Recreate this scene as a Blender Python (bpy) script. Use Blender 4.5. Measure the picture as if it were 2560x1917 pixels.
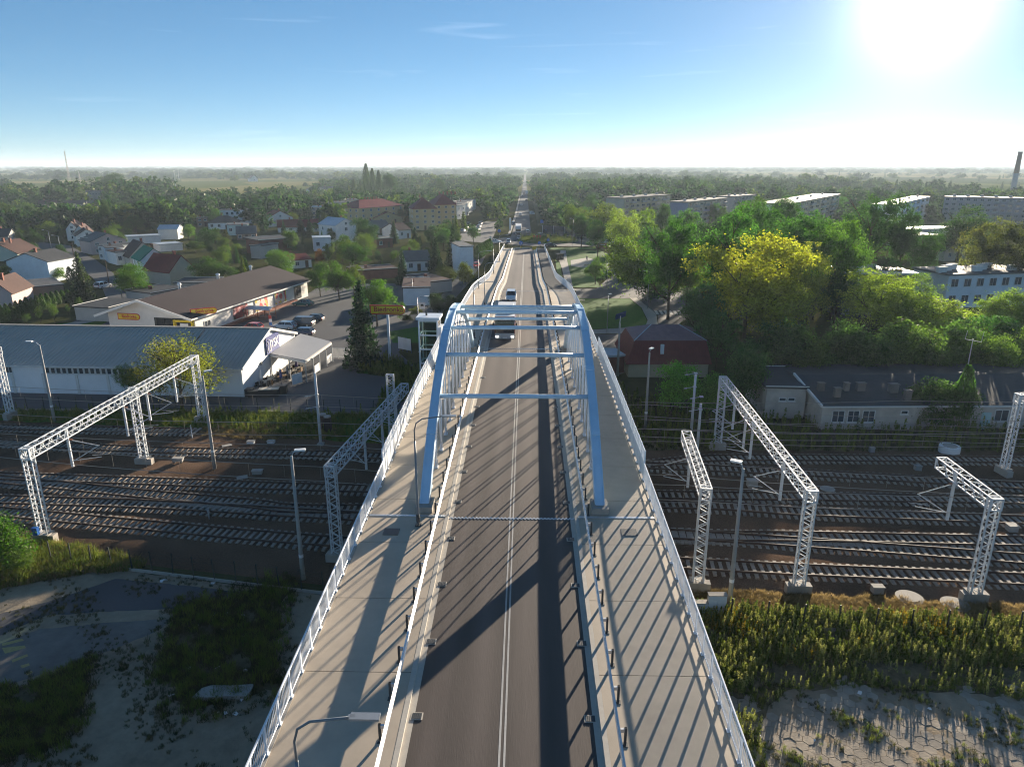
import bpy, bmesh, math, random
import numpy as np
from mathutils import Vector, Matrix, Euler

sc = bpy.context.scene
for o in list(bpy.data.objects):
    bpy.data.objects.remove(o)
C = sc.collection
R = math.radians
PI = math.pi

# ------------------------------------------------------------------ camera
CAM = Vector((0.85, 0.0, 30.0))
PITCH, YAW, FPX = R(17.1), R(1.16), 1774.0          # photo is 2560 px wide
cam_d = bpy.data.cameras.new('camera')
cam_d.sensor_fit = 'HORIZONTAL'
cam_d.sensor_width = 36.0
cam_d.lens = 36.0 * FPX / 2560.0
cam_d.clip_start = 0.5
cam_d.clip_end = 60000.0
cam = bpy.data.objects.new('camera', cam_d)
C.objects.link(cam)
cam.location = CAM
cam.rotation_euler = (PI / 2 - PITCH, 0, YAW)
sc.camera = cam

# ------------------------------------------------------------------ sky, sun, exposure
SUN_AZ, SUN_EL = R(26.5), R(10.3)                    # azimuth clockwise from +Y
SUN = Vector((math.sin(SUN_AZ) * math.cos(SUN_EL), math.cos(SUN_AZ) * math.cos(SUN_EL), math.sin(SUN_EL)))
w = bpy.data.worlds.new('World')
sc.world = w
w.use_nodes = True
wn = w.node_tree
wn.nodes.clear()
sky = wn.nodes.new('ShaderNodeTexSky')
sky.sky_type = 'NISHITA'
sky.sun_disc = False
sky.sun_elevation = SUN_EL
sky.sun_rotation = SUN_AZ
sky.altitude = 100
sky.air_density = 0.5
sky.dust_density = 0.05
sky.ozone_density = 3.0
bg = wn.nodes.new('ShaderNodeBackground')
bg.inputs['Strength'].default_value = 0.073
wo = wn.nodes.new('ShaderNodeOutputWorld')
# bright aureole of the low sun (it stands just at the top edge of the frame) and a few thin cirrus streaks
tcw = wn.nodes.new('ShaderNodeTexCoord')
dt = wn.nodes.new('ShaderNodeVectorMath'); dt.operation = 'DOT_PRODUCT'; dt.inputs[1].default_value = SUN
wn.links.new(tcw.outputs['Generated'], dt.inputs[0])
mx0 = wn.nodes.new('ShaderNodeMath'); mx0.operation = 'MAXIMUM'; mx0.inputs[1].default_value = 0.0
wn.links.new(dt.outputs['Value'], mx0.inputs[0])
lobes = []
for pw, am in ((480.0, 5.0), (70.0, 0.6)):
    p_ = wn.nodes.new('ShaderNodeMath'); p_.operation = 'POWER'; p_.inputs[1].default_value = pw
    wn.links.new(mx0.outputs[0], p_.inputs[0])
    s_ = wn.nodes.new('ShaderNodeMath'); s_.operation = 'MULTIPLY'; s_.inputs[1].default_value = am
    wn.links.new(p_.outputs[0], s_.inputs[0]); lobes.append(s_)
la = wn.nodes.new('ShaderNodeMath'); la.operation = 'ADD'
wn.links.new(lobes[0].outputs[0], la.inputs[0]); wn.links.new(lobes[1].outputs[0], la.inputs[1])
mp = wn.nodes.new('ShaderNodeMapping'); mp.inputs['Scale'].default_value = (3.0, 3.0, 46.0); mp.inputs['Rotation'].default_value = (0.03, -0.05, 0.4)
wn.links.new(tcw.outputs['Generated'], mp.inputs[0])
cn_ = wn.nodes.new('ShaderNodeTexNoise'); cn_.inputs['Scale'].default_value = 1.6; cn_.inputs['Detail'].default_value = 7.0; cn_.inputs['Distortion'].default_value = 0.8
wn.links.new(mp.outputs[0], cn_.inputs['Vector'])
cr_ = wn.nodes.new('ShaderNodeMapRange'); cr_.inputs['From Min'].default_value = 0.63; cr_.inputs['From Max'].default_value = 0.85; cr_.inputs['To Max'].default_value = 0.7
wn.links.new(cn_.outputs['Fac'], cr_.inputs[0])
lb = wn.nodes.new('ShaderNodeMath'); lb.operation = 'ADD'
wn.links.new(la.outputs[0], lb.inputs[0]); wn.links.new(cr_.outputs[0], lb.inputs[1])
tint = wn.nodes.new('ShaderNodeVectorMath'); tint.operation = 'SCALE'; tint.inputs[0].default_value = (1.0, 0.98, 0.96)
wn.links.new(lb.outputs[0], tint.inputs['Scale'])
sm_ = wn.nodes.new('ShaderNodeVectorMath'); sm_.operation = 'ADD'
gm_ = wn.nodes.new('ShaderNodeGamma'); gm_.inputs['Gamma'].default_value = 0.7
hs_ = wn.nodes.new('ShaderNodeHueSaturation'); hs_.inputs['Saturation'].default_value = 1.2
wb_ = wn.nodes.new('ShaderNodeVectorMath'); wb_.operation = 'MULTIPLY'; wb_.inputs[1].default_value = (0.90, 0.95, 0.90)   # white balance
wn.links.new(sky.outputs[0], gm_.inputs[0]); wn.links.new(gm_.outputs[0], hs_.inputs['Color']); wn.links.new(hs_.outputs[0], wb_.inputs[0])
wn.links.new(wb_.outputs[0], sm_.inputs[0]); wn.links.new(tint.outputs[0], sm_.inputs[1])
wn.links.new(sm_.outputs[0], bg.inputs['Color'])
wn.links.new(bg.outputs[0], wo.inputs['Surface'])

sun_d = bpy.data.lights.new('sun', 'SUN')
sun_d.energy = 4.6
sun_d.angle = R(0.4)
sun_d.color = (1.0, 0.86, 0.67)
sun_o = bpy.data.objects.new('sun', sun_d)
C.objects.link(sun_o)
sun_o.rotation_euler = (-SUN).to_track_quat('-Z', 'Y').to_euler()
sun_o.location = (60, 120, 80)

sc.view_settings.view_transform = 'Standard'
sc.view_settings.look = 'None'
sc.view_settings.exposure = 1.8
sc.view_settings.gamma = 1.0
sc.view_settings.use_curve_mapping = False
sc.render.engine = 'CYCLES'
cy = sc.cycles
cy.use_denoising = True
sc.cycles.filter_width = 1.1
cy.max_bounces = 6
cy.diffuse_bounces = 2
cy.glossy_bounces = 2
cy.transmission_bounces = 4
cy.transparent_max_bounces = 6
cy.volume_bounces = 0
cy.sample_clamp_indirect = 6.0
cy.caustics_reflective = False
cy.caustics_refractive = False

# ------------------------------------------------------------------ helpers
rng = random.Random(7)
CP, SP = math.cos(PITCH), math.sin(PITCH)
CY, SY = math.cos(YAW), math.sin(YAW)

def ray(px, py):
    u, v = px - 1280.0, py - 958.5
    fw, dn = FPX * CP - v * SP, FPX * SP + v * CP
    return u, fw, dn

def G(px, py, z=0.0):
    """where the sight line through a photo pixel meets the level z"""
    u, fw, dn = ray(px, py)
    k = (CAM.z - z) / dn
    a, b = u * k, fw * k
    return Vector((CAM.x + a * CY - b * SY, CAM.y + a * SY + b * CY, z))

def dist(px, py, z=0.0):
    u, fw, dn = ray(px, py)
    return fw * (CAM.z - z) / dn

def HT(px, py, base):
    """height above level 0 of a pixel row seen at the distance of a ground point"""
    d = (base.x - CAM.x) * -SY + (base.y - CAM.y) * CY
    u, fw, dn = ray(px, py)
    return CAM.z - d * dn / fw

def MPP(base):
    """metres per photo pixel at a ground point"""
    d = (base.x - CAM.x) * -SY + (base.y - CAM.y) * CY
    return (d * CP + (CAM.z - base.z) * SP) / FPX

class MB:
    def __init__(s):
        s.v, s.f, s.m = [], [], []
        s.mi = 0
    def add(s, vs, fs):
        o = len(s.v)
        s.v += [tuple(p) for p in vs]
        for f in fs:
            s.f.append(tuple(i + o for i in f))
            s.m.append(s.mi)
        return s
    def box(s, c, d, rz=0.0, M=None):
        hx, hy, hz = d[0] / 2, d[1] / 2, d[2] / 2
        vs = [Vector((x, y, z)) for z in (-hz, hz) for x, y in ((-hx, -hy), (hx, -hy), (hx, hy), (-hx, hy))]
        if rz:
            m = Matrix.Rotation(rz, 3, 'Z'); vs = [m @ p for p in vs]
        if M is not None:
            vs = [M @ p for p in vs]
        c = Vector(c)
        return s.add([p + c for p in vs], [(3, 2, 1, 0), (4, 5, 6, 7), (0, 1, 5, 4), (1, 2, 6, 5), (2, 3, 7, 6), (3, 0, 4, 7)])
    def bar(s, a, b, w, h=None, up=(0, 0, 1)):
        a, b = Vector(a), Vector(b)
        h = w if h is None else h
        d = (b - a).normalized()
        u = Vector(up)
        if abs(d.dot(u)) > 0.99:
            u = Vector((0, 1, 0))
        x = d.cross(u).normalized(); y = x.cross(d).normalized()
        vs = [p + x * (i * w / 2) + y * (j * h / 2) for p in (a, b) for i, j in ((-1, -1), (1, -1), (1, 1), (-1, 1))]
        return s.add(vs, [(3, 2, 1, 0), (4, 5, 6, 7), (0, 1, 5, 4), (1, 2, 6, 5), (2, 3, 7, 6), (3, 0, 4, 7)])
    def tube(s, pts, r, n=6, caps=True):
        pts = [Vector(p) for p in pts]
        rs = r if isinstance(r, (list, tuple)) else [r] * len(pts)
        vs, fs = [], []
        for i, p in enumerate(pts):
            d = (pts[min(i + 1, len(pts) - 1)] - pts[max(i - 1, 0)]).normalized()
            u = Vector((0, 0, 1)) if abs(d.z) < 0.9 else Vector((0, 1, 0))
            x = d.cross(u).normalized(); y = x.cross(d)
            for k in range(n):
                a = 2 * PI * k / n
                vs.append(p + (x * math.cos(a) + y * math.sin(a)) * rs[i])
        for i in range(len(pts) - 1):
            for k in range(n):
                k2 = (k + 1) % n
                fs.append((i * n + k, i * n + k2, (i + 1) * n + k2, (i + 1) * n + k))
        if caps:
            fs.append(tuple(range(n - 1, -1, -1)))
            fs.append(tuple((len(pts) - 1) * n + k for k in range(n)))
        return s.add(vs, fs)
    def prism(s, poly, z0, z1):
        n = len(poly)
        vs = [(p[0], p[1], z0) for p in poly] + [(p[0], p[1], z1) for p in poly]
        fs = [tuple(range(n - 1, -1, -1)), tuple(range(n, 2 * n))]
        fs += [(i, (i + 1) % n, n + (i + 1) % n, n + i) for i in range(n)]
        return s.add(vs, fs)
    def face(s, *ps):
        return s.add(ps, [tuple(range(len(ps)))])
    def mesh(s, name, mats, smooth=False):
        me = bpy.data.meshes.new(name)
        me.from_pydata(s.v, [], s.f)
        for m in (mats if isinstance(mats, (list, tuple)) else [mats]):
            me.materials.append(m)
        if any(s.m):
            me.polygons.foreach_set('material_index', s.m)
        if smooth:
            me.polygons.foreach_set('use_smooth', [True] * len(me.polygons))
        me.update()
        return me
    def build(s, name, mats, parent=None, smooth=False, recalc=False):
        me = s.mesh(name, mats, smooth)
        if recalc:
            bm = bmesh.new(); bm.from_mesh(me)
            bmesh.ops.recalc_face_normals(bm, faces=bm.faces)
            bm.to_mesh(me); bm.free()
        return put(name, me, parent)

def put(name, me, parent=None, loc=None, rz=None, scale=None):
    o = bpy.data.objects.new(name, me)
    C.objects.link(o)
    if parent is not None:
        o.parent = parent
    if loc is not None: o.location = loc
    if rz is not None: o.rotation_euler = (0, 0, rz)
    if scale is not None: o.scale = scale
    return o

def tag(o, label=None, cat=None, group=None, kind=None):
    if label: o['label'] = label
    if cat: o['category'] = cat
    if group: o['group'] = group
    if kind: o['kind'] = kind
    return o

def thing(name, label, cat, loc=(0, 0, 0), rz=0.0, group=None, kind=None):
    o = bpy.data.objects.new(name, None)
    o.empty_display_size = 0.3
    C.objects.link(o)
    o.location = loc
    o.rotation_euler = (0, 0, rz)
    return tag(o, label, cat, group, kind)

def copy_tree(o, parent=None):
    c = o.copy(); C.objects.link(c); c.parent = parent
    for ch in o.children:
        copy_tree(ch, c)
    return c

def arr_mesh(name, V, F, mat, smooth=False):
    """mesh from numpy arrays; F is (n,3) or (n,4)"""
    V = np.asarray(V, dtype=np.float32); F = np.asarray(F, dtype=np.int32)
    me = bpy.data.meshes.new(name)
    n, k = F.shape
    me.vertices.add(len(V)); me.vertices.foreach_set('co', V.ravel())
    me.loops.add(n * k); me.loops.foreach_set('vertex_index', F.ravel())
    me.polygons.add(n)
    me.polygons.foreach_set('loop_start', np.arange(0, n * k, k, dtype=np.int32))
    me.materials.append(mat)
    if smooth:
        me.polygons.foreach_set('use_smooth', np.ones(n, dtype=bool))
    me.update(calc_edges=True)
    return me

# ------------------------------------------------------------------ materials
MATS = {}
def mat(name, col, rough=0.8, var=0.18, scale=1.5, bump=0.0, bscale=None, metal=0.0, spec=0.4, col2=None, big=0.08, stretch=None, coat=0.0):
    if name in MATS:
        return MATS[name]
    m = bpy.data.materials.new(name); m.use_nodes = True
    nt = m.node_tree; nt.nodes.clear()
    N, L = nt.nodes.new, nt.links.new
    out = N('ShaderNodeOutputMaterial'); b = N('ShaderNodeBsdfPrincipled')
    L(b.outputs[0], out.inputs[0])
    b.inputs['Roughness'].default_value = rough
    b.inputs['Metallic'].default_value = metal
    b.inputs['Specular IOR Level'].default_value = spec
    if coat:
        b.inputs['Coat Weight'].default_value = coat
        b.inputs['Coat Roughness'].default_value = 0.08
    geo = N('ShaderNodeNewGeometry')
    src = geo.outputs['Position']
    if stretch:
        mp = N('ShaderNodeMapping'); mp.inputs['Scale'].default_value = stretch
        L(src, mp.inputs[0]); src = mp.outputs[0]
    n1 = N('ShaderNodeTexNoise'); n1.inputs['Scale'].default_value = scale
    n1.inputs['Detail'].default_value = 6.0; n1.inputs['Roughness'].default_value = 0.65
    L(src, n1.inputs['Vector'])
    n2 = N('ShaderNodeTexNoise'); n2.inputs['Scale'].default_value = big
    n2.inputs['Detail'].default_value = 3.0
    L(src, n2.inputs['Vector'])
    ad = N('ShaderNodeMath'); ad.operation = 'ADD'
    L(n1.outputs['Fac'], ad.inputs[0]); L(n2.outputs['Fac'], ad.inputs[1])
    mr = N('ShaderNodeMapRange'); mr.inputs['From Min'].default_value = 0.62; mr.inputs['From Max'].default_value = 1.38
    L(ad.outputs[0], mr.inputs['Value'])
    mx = N('ShaderNodeMix'); mx.data_type = 'RGBA'
    L(mr.outputs[0], mx.inputs[0])
    a = [max(0, c * (1 - var)) for c in col]
    c2 = col2 if col2 else [min(1, c * (1 + var)) for c in col]
    mx.inputs[6].default_value = (*a, 1); mx.inputs[7].default_value = (*c2, 1)
    L(mx.outputs[2], b.inputs['Base Color'])
    if bump:
        bn = N('ShaderNodeBump'); bn.inputs['Strength'].default_value = min(1, bump); bn.inputs['Distance'].default_value = 0.06
        nb = n1
        if bscale:
            nb = N('ShaderNodeTexNoise'); nb.inputs['Scale'].default_value = bscale; nb.inputs['Detail'].default_value = 4
            L(src, nb.inputs['Vector'])
        L(nb.outputs['Fac'], bn.inputs['Height']); L(bn.outputs[0], b.inputs['Normal'])
    MATS[name] = m
    return m

def glass(name, col=(0.05, 0.07, 0.09), rough=0.08):
    return mat(name, col, rough, 0.25, 0.7, spec=0.8)

def emit(name, col, strength):
    if name in MATS: return MATS[name]
    m = bpy.data.materials.new(name); m.use_nodes = True
    b = m.node_tree.nodes['Principled BSDF']
    b.inputs['Base Color'].default_value = (*col, 1)
    b.inputs['Emission Color'].default_value = (*col, 1)
    b.inputs['Emission Strength'].default_value = strength
    MATS[name] = m
    return m

M_CONC = mat('concrete', (0.36, 0.33, 0.29), 0.85, 0.16, 2.0, 0.15)
M_PAVE = mat('pavement concrete', (0.45, 0.375, 0.29), 0.7, 0.15, 0.9, 0.05, big=0.25, spec=0.35)
M_KERB = mat('kerb stone', (0.48, 0.44, 0.38), 0.75, 0.15, 3.0, 0.1)
M_WHITE = mat('white paint', (0.74, 0.75, 0.76), 0.42, 0.06, 2.0)
M_RAILW = mat('railing white paint', (0.70, 0.74, 0.80), 0.35, 0.05, 2.0, spec=0.5)
M_MARK = mat('road marking paint', (0.46, 0.44, 0.41), 0.75, 0.22, 6.0)
M_BLUE = mat('arch blue paint', (0.50, 0.66, 0.80), 0.34, 0.10, 0.9, spec=0.55)
M_GALV = mat('galvanised steel', (0.55, 0.57, 0.60), 0.38, 0.14, 4.0, metal=0.75)
M_STEELW = mat('gantry steel', (0.60, 0.62, 0.64), 0.6, 0.16, 3.0, metal=0.0, spec=0.25)
M_DARKST = mat('dark steel', (0.06, 0.065, 0.07), 0.5, 0.2, 3.0, metal=0.4)
M_RUST = mat('rusty rail steel', (0.075, 0.042, 0.03), 0.7, 0.3, 5.0, metal=0.2)
M_RAILTOP = mat('polished rail head', (0.16, 0.125, 0.105), 0.7, 0.3, 3.0, metal=0.0, spec=0.25)
M_SLEEP = mat('concrete sleeper', (0.29, 0.255, 0.22), 0.85, 0.3, 3.0, 0.1)
M_TIE_W = mat('wooden sleeper', (0.10, 0.08, 0.065), 0.9, 0.3, 3.0, 0.1)
M_BALL = mat('railway ballast', (0.075, 0.048, 0.035), 0.95, 0.6, 9.0, 1.0, 14.0, col2=(0.20, 0.132, 0.092), spec=0.0, big=0.12)
M_ASPH = mat('asphalt', (0.085, 0.085, 0.09), 0.8, 0.22, 6.0, 0.15, 25.0, spec=0.25, big=0.12)
M_ASPHB = mat('bridge asphalt', (0.088, 0.070, 0.062), 0.72, 0.16, 1.1, 0.10, 30.0, spec=0.3, stretch=(1.2, 0.05, 1.0), big=0.55)
def wheel_tracks(m):
    """paler, polished strips where tyres run"""
    nt = m.node_tree; N, L_ = nt.nodes.new, nt.links.new
    b = [n for n in nt.nodes if n.type == 'BSDF_PRINCIPLED'][0]; src = b.inputs['Base Color'].links[0].from_socket
    g = N('ShaderNodeNewGeometry'); sx = N('ShaderNodeSeparateXYZ'); L_(g.outputs['Position'], sx.inputs[0])
    ab = N('ShaderNodeMath'); ab.operation = 'ABSOLUTE'; L_(sx.outputs[0], ab.inputs[0])
    wv = N('ShaderNodeMath'); wv.operation = 'MULTIPLY_ADD'; wv.inputs[1].default_value = 2 * PI / 1.8; wv.inputs[2].default_value = -2 * PI * 1.05 / 1.8; L_(ab.outputs[0], wv.inputs[0])
    co = N('ShaderNodeMath'); co.operation = 'COSINE'; L_(wv.outputs[0], co.inputs[0])
    nz = N('ShaderNodeTexNoise'); nz.inputs['Scale'].default_value = 0.25; L_(g.outputs['Position'], nz.inputs['Vector'])
    ml = N('ShaderNodeMath'); ml.operation = 'MULTIPLY'; L_(co.outputs[0], ml.inputs[0]); L_(nz.outputs['Fac'], ml.inputs[1])
    mr = N('ShaderNodeMapRange'); mr.inputs['From Min'].default_value = -.6; mr.inputs['From Max'].default_value = .6; mr.inputs['To Min'].default_value = .82; mr.inputs['To Max'].default_value = 1.22; L_(ml.outputs[0], mr.inputs[0])
    vm = N('ShaderNodeVectorMath'); vm.operation = 'SCALE'; L_(src, vm.inputs[0]); L_(mr.outputs[0], vm.inputs['Scale']); L_(vm.outputs[0], b.inputs['Base Color'])
wheel_tracks(M_ASPHB)
M_PATHD = mat('cycle path asphalt', (0.075, 0.075, 0.075), 0.85, 0.12, 5.0, spec=0.2)
M_SOIL = mat('sandy soil', (0.29, 0.235, 0.17), 0.95, 0.38, 1.1, 0.6, 6.0, spec=0.0, big=0.15)
M_GRASSG = mat('mown grass', (0.050, 0.135, 0.014), 0.9, 0.4, 1.3, 0.5, 9.0, spec=0.1, big=0.10)
M_DRYG = mat('dry grass', (0.16, 0.12, 0.05), 0.9, 0.45, 1.2, 0.6, 8.0, col2=(0.10, 0.11, 0.035), spec=0.1, big=0.15)
M_FIELD = mat('meadow', (0.19, 0.19, 0.055), 0.95, 0.25, 0.05, col2=(0.24, 0.21, 0.09), spec=0.0, big=0.004)
M_GROUND = mat('rough ground', (0.052, 0.062, 0.022), 0.95, 0.45, 0.35, 0.5, 4.0, col2=(0.095, 0.095, 0.042), spec=0.0, big=0.02)
M_PAVING = mat('paving slabs', (0.33, 0.31, 0.28), 0.85, 0.18, 2.5, 0.1)
M_GLASS = glass('window glass')
M_RUBBER = mat('tyre rubber', (0.02, 0.02, 0.021), 0.85, 0.2, 5.0)
M_ALU = mat('alloy wheel', (0.5, 0.5, 0.52), 0.3, 0.1, 5.0, metal=0.8)

# ------------------------------------------------------------------ the ground and its surfaces
K = 2560.0 / 2211.0
def V(x, y, z=0.0):
    return G(x * K, y * K, z)
def ZP(ox, oy, s):
    """reads points off an enlarged crop of the photo"""
    return lambda x, y, z=0.0: G(ox + x / s, oy + y / s, z)
Z1 = ZP(0, 360, 3.45); Z2 = ZP(600, 360, 3.45); Z4 = ZP(1400, 380, 3.45); Z5 = ZP(1920, 360, 3.45)
Z6 = ZP(0, 640, 3.45); Z7 = ZP(500, 640, 3.45); Z8 = ZP(0, 1000, 2.572); ZR = ZP(1560, 1080, 2.212)
ZW = ZP(1700, 1440, 2.572); ZRB = ZP(1200, 540, 7.373); ZS = ZP(1180, 610, 8.508); ZY = ZP(0, 1480, 3.16)
ZH = ZP(1440, 720, 3.943); ZB = ZP(1900, 600, 3.067); ZC = ZP(1140, 380, 5.52)

def struct(name, label, cat, o):
    return tag(o, label, cat, None, 'structure')

SHEETS = {}
def sheet(name, label, cat, pts, z, m, kind='structure', parent=None):
    SHEETS[name] = [(p.x, p.y) for p in pts]
    mb = MB(); mb.face(*[(p.x, p.y, z) for p in pts])
    o = mb.build(name, m, parent)
    if parent is None:
        tag(o, label, cat, None, kind)
    me = o.data
    if me.polygons[0].normal.z < 0:
        me.flip_normals()
    return o

def ragged(pts, amp, step, seed):
    """breaks the straight edges of a polygon into an uneven outline"""
    r = random.Random(seed); out = []
    for i, a in enumerate(pts):
        b = pts[(i + 1) % len(pts)]
        n = max(1, int((b - a).length / step))
        for k in range(n):
            p = a.lerp(b, k / n)
            out.append(Vector((p.x + r.uniform(-amp, amp), p.y + r.uniform(-amp, amp), p.z)))
    return out

def rag2(pts, seed):
    return ragged(ragged(pts, 0.8, 2.2, seed), 0.28, 0.45, seed + 50)

# one sheet to the horizon
gm = MB()
gx = [-22000, -6000, -1500, -400, -100, 0, 100, 400, 1500, 6000, 22000]
gy = [-400, -60, 0, 100, 300, 700, 1500, 4000, 10000, 26000]
for i in range(len(gx) - 1):
    for j in range(len(gy) - 1):
        gm.face((gx[i], gy[j], -0.3), (gx[i + 1], gy[j], -0.3), (gx[i + 1], gy[j + 1], -0.3), (gx[i], gy[j + 1], -0.3))
o = gm.build('ground', M_GROUND)
tag(o, 'flat rough green ground stretching to the horizon', 'ground', None, 'structure')

def farmland():
    m = bpy.data.materials.new('farmland'); m.use_nodes = True
    nt = m.node_tree; b = nt.nodes['Principled BSDF']; N, L_ = nt.nodes.new, nt.links.new
    b.inputs['Roughness'].default_value = 1.0; b.inputs['Specular IOR Level'].default_value = 0.0
    g = N('ShaderNodeNewGeometry'); mp_ = N('ShaderNodeMapping'); mp_.inputs['Scale'].default_value = (0.0042, 0.0017, 0); mp_.inputs['Rotation'].default_value = (0, 0, 0.25)
    vo = N('ShaderNodeTexVoronoi'); vo.inputs['Scale'].default_value = 1.0
    L_(g.outputs['Position'], mp_.inputs[0]); L_(mp_.outputs[0], vo.inputs['Vector'])
    se = N('ShaderNodeSeparateColor'); L_(vo.outputs['Color'], se.inputs[0])
    cr = N('ShaderNodeValToRGB'); e = cr.color_ramp.elements; e[0].color = (.05, .075, .022, 1); e[1].color = (.23, .20, .09, 1)
    x = e.new(.35); x.color = (.10, .125, .035, 1); x = e.new(.7); x.color = (.15, .165, .05, 1)
    L_(se.outputs[0], cr.inputs[0]); L_(cr.outputs[0], b.inputs['Base Color'])
    return m
sheet('farmland', 'patchwork of fields and meadows beyond the town', 'field',
      [Vector((-3000, 640, 0)), Vector((3000, 640, 0)), Vector((21000, 25500, 0)), Vector((-21000, 25500, 0))], -0.24, farmland())

# town floor, a little above the far ground so that the sheets below have something to lie on
sheet('town_ground', 'dark grassy ground between houses and trees', 'ground',
      [Vector((-330, -40, 0)), Vector((330, -40, 0)), Vector((420, 520, 0)), Vector((-420, 520, 0))], -0.06, M_GROUND)

# ballast bed of the railway, uneven
top = [V(-700, 905), V(0, 906), V(430, 922), V(760, 948), V(1390, 968), V(2211, 972), V(3100, 975)]
bot = [V(-700, 1150), V(0, 1160), V(140, 1182), V(340, 1222), V(700, 1262), V(1480, 1276), V(2211, 1308), V(3100, 1340)]
def along(pl, x):
    for a, b in zip(pl, pl[1:]):
        if a.x <= x <= b.x:
            t = (x - a.x) / (b.x - a.x)
            return a.y + (b.y - a.y) * t
    return pl[0].y if x < pl[0].x else pl[-1].y
nr = np.random.RandomState(3)
xs = np.linspace(-95, 95, 260); ny = 60
Vv = []; Fv = []
lump = nr.rand(40, 70)
def lumps(x, y):
    fx, fy = (x + 100) / 3.0, y / 1.2
    i, j = int(fx) % 70, int(fy) % 40
    a, b = fx - int(fx), fy - int(fy)
    g = lambda jj, ii: lump[jj % 40, ii % 70]
    return (g(j, i) * (1 - a) + g(j, i + 1) * a) * (1 - b) + (g(j + 1, i) * (1 - a) + g(j + 1, i + 1) * a) * b
for j in range(ny + 1):
    for x in xs:
        y0, y1 = along(bot, x), along(top, x)
        y = y0 + (y1 - y0) * j / ny
        e = min(j, ny - j) / 3.0
        z = (0.02 + 0.16 * lumps(x, y) + 0.03 * nr.rand()) if e >= 1 else 0.02 - 0.06 * (1 - e)
        Vv.append((x, y, z))
nx = len(xs)
for j in range(ny):
    for i in range(nx - 1):
        a = j * nx + i
        Fv.append((a, a + 1, a + nx + 1, a + nx))
me = arr_mesh('ballast_bed', Vv, Fv, M_BALL)
o = put('ballast_bed', me)
tag(o, 'dark brown stone ballast spread under all the tracks', 'ballast', None, 'structure')

SH = sheet
# ---- left: yards, car park, streets
SH('store_yard', 'grey asphalt car park and yard around the two stores', 'car park',
   [V(-300, 880), V(0, 884), V(400, 886), V(880, 893), V(900, 850), V(905, 800), V(860, 760), V(930, 690), V(945, 650), V(860, 612), V(700, 612), V(655, 640), V(500, 640), V(240, 660), V(0, 760), V(-300, 790)], 0.0, M_ASPH)
SH('lineside_grass', 'green grass strip between the yard fence and the rails', 'grass',
   ragged([V(-300, 882), V(0, 886), V(400, 888), V(880, 896), V(905, 860), V(930, 800), V(960, 800), V(900, 960), V(760, 955), V(430, 925), V(0, 908), V(-300, 905)], 0.25, 1.5, 4), 0.006, M_GRASSG)
SH('dry_verge', 'sunlit dry yellow grass beside the end of the siding', 'grass',
   ragged([V(432, 922), V(560, 915), V(690, 920), V(745, 930), V(735, 946), V(600, 952), V(440, 944)], 0.3, 1.0, 5), 0.05, M_DRYG)
SH('spruce_verge', 'dark grass around the tall spruce by the sign pole', 'grass',
   ragged([V(770, 792), V(835, 770), V(905, 800), V(900, 850), V(830, 885), V(812, 880), V(850, 815), V(775, 806)], 0.3, 1.5, 6), 0.012, M_GRASSG)
SH('sign_lawn', 'green lawn beside the glass lift tower', 'grass',
   ragged([V(835, 716), V(900, 706), V(925, 712), V(925, 740), V(850, 740)], 0.2, 2, 7), 0.012, M_GRASSG)
SH('kerb_island', 'grass strip beside the driveway behind the grey roof', 'grass',
   ragged([V(120, 700), V(215, 690), V(250, 685), V(215, 705), V(160, 706)], 0.2, 2, 8), 0.012, M_GRASSG)
SH('back_street', 'grey street winding up between the houses', 'road',
   [V(160, 690), V(215, 668), V(232, 650), V(222, 625), V(200, 600), V(165, 575), V(120, 548), V(60, 530), V(60, 520), V(150, 530), V(205, 560), V(245, 590), V(262, 625), V(300, 655), V(250, 690)], 0.008, M_ASPH)
SH('back_footpath', 'pale paved footpath beside the row of clipped thujas', 'pavement',
   [V(95, 707), V(180, 692), V(270, 674), V(272, 678), V(190, 697), V(110, 712)], 0.016, M_PAVING)
SH('side_street', 'asphalt street below the bridge ramp on the left', 'road',
   [V(900, 690), V(940, 690), V(1005, 620), V(1040, 570), V(1052, 545), V(1030, 548), V(1000, 580), V(960, 630)], 0.008, M_ASPH)
SH('hotel_street', 'street with parked cars beside the red roofed flats', 'road',
   [V(985, 520), V(1060, 525), V(1070, 500), V(1080, 478), V(1050, 478), V(1000, 498)], 0.008, M_ASPH)

# ---- roundabout and the far road
RC = ZRB(1250, 452); RR = 12.6
def ring(c, r0, r1, z, n=72):
    mb = MB()
    for k in range(n):
        a, b = 2 * PI * k / n, 2 * PI * (k + 1) / n
        ca, sa, cb, sb = math.cos(a), math.sin(a), math.cos(b), math.sin(b)
        mb.face((c.x + r0 * ca, c.y + r0 * sa, z), (c.x + r1 * ca, c.y + r1 * sa, z), (c.x + r1 * cb, c.y + r1 * sb, z), (c.x + r0 * cb, c.y + r0 * sb, z))
    return mb
o = ring(RC, RR, RR + 9.5, 0.02).build('roundabout_road', M_ASPH)
tag(o, 'grey asphalt ring of the roundabout beyond the bridge', 'road', None, 'structure')
mb = MB()
for k in range(48):
    a, b = 2 * PI * k / 48, 2 * PI * (k + 1) / 48
    for r0, r1, z0, z1 in ((0, 6, 0.9, 0.75), (6, 10, 0.75, 0.35), (10, RR, 0.35, 0.16), (RR, RR + .001, 0.16, 0.0)):
        mb.face((RC.x + r0 * math.cos(a), RC.y + r0 * math.sin(a), z0), (RC.x + r1 * math.cos(a), RC.y + r1 * math.sin(a), z1),
                (RC.x + r1 * math.cos(b), RC.y + r1 * math.sin(b), z1), (RC.x + r0 * math.cos(b), RC.y + r0 * math.sin(b), z0))
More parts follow.
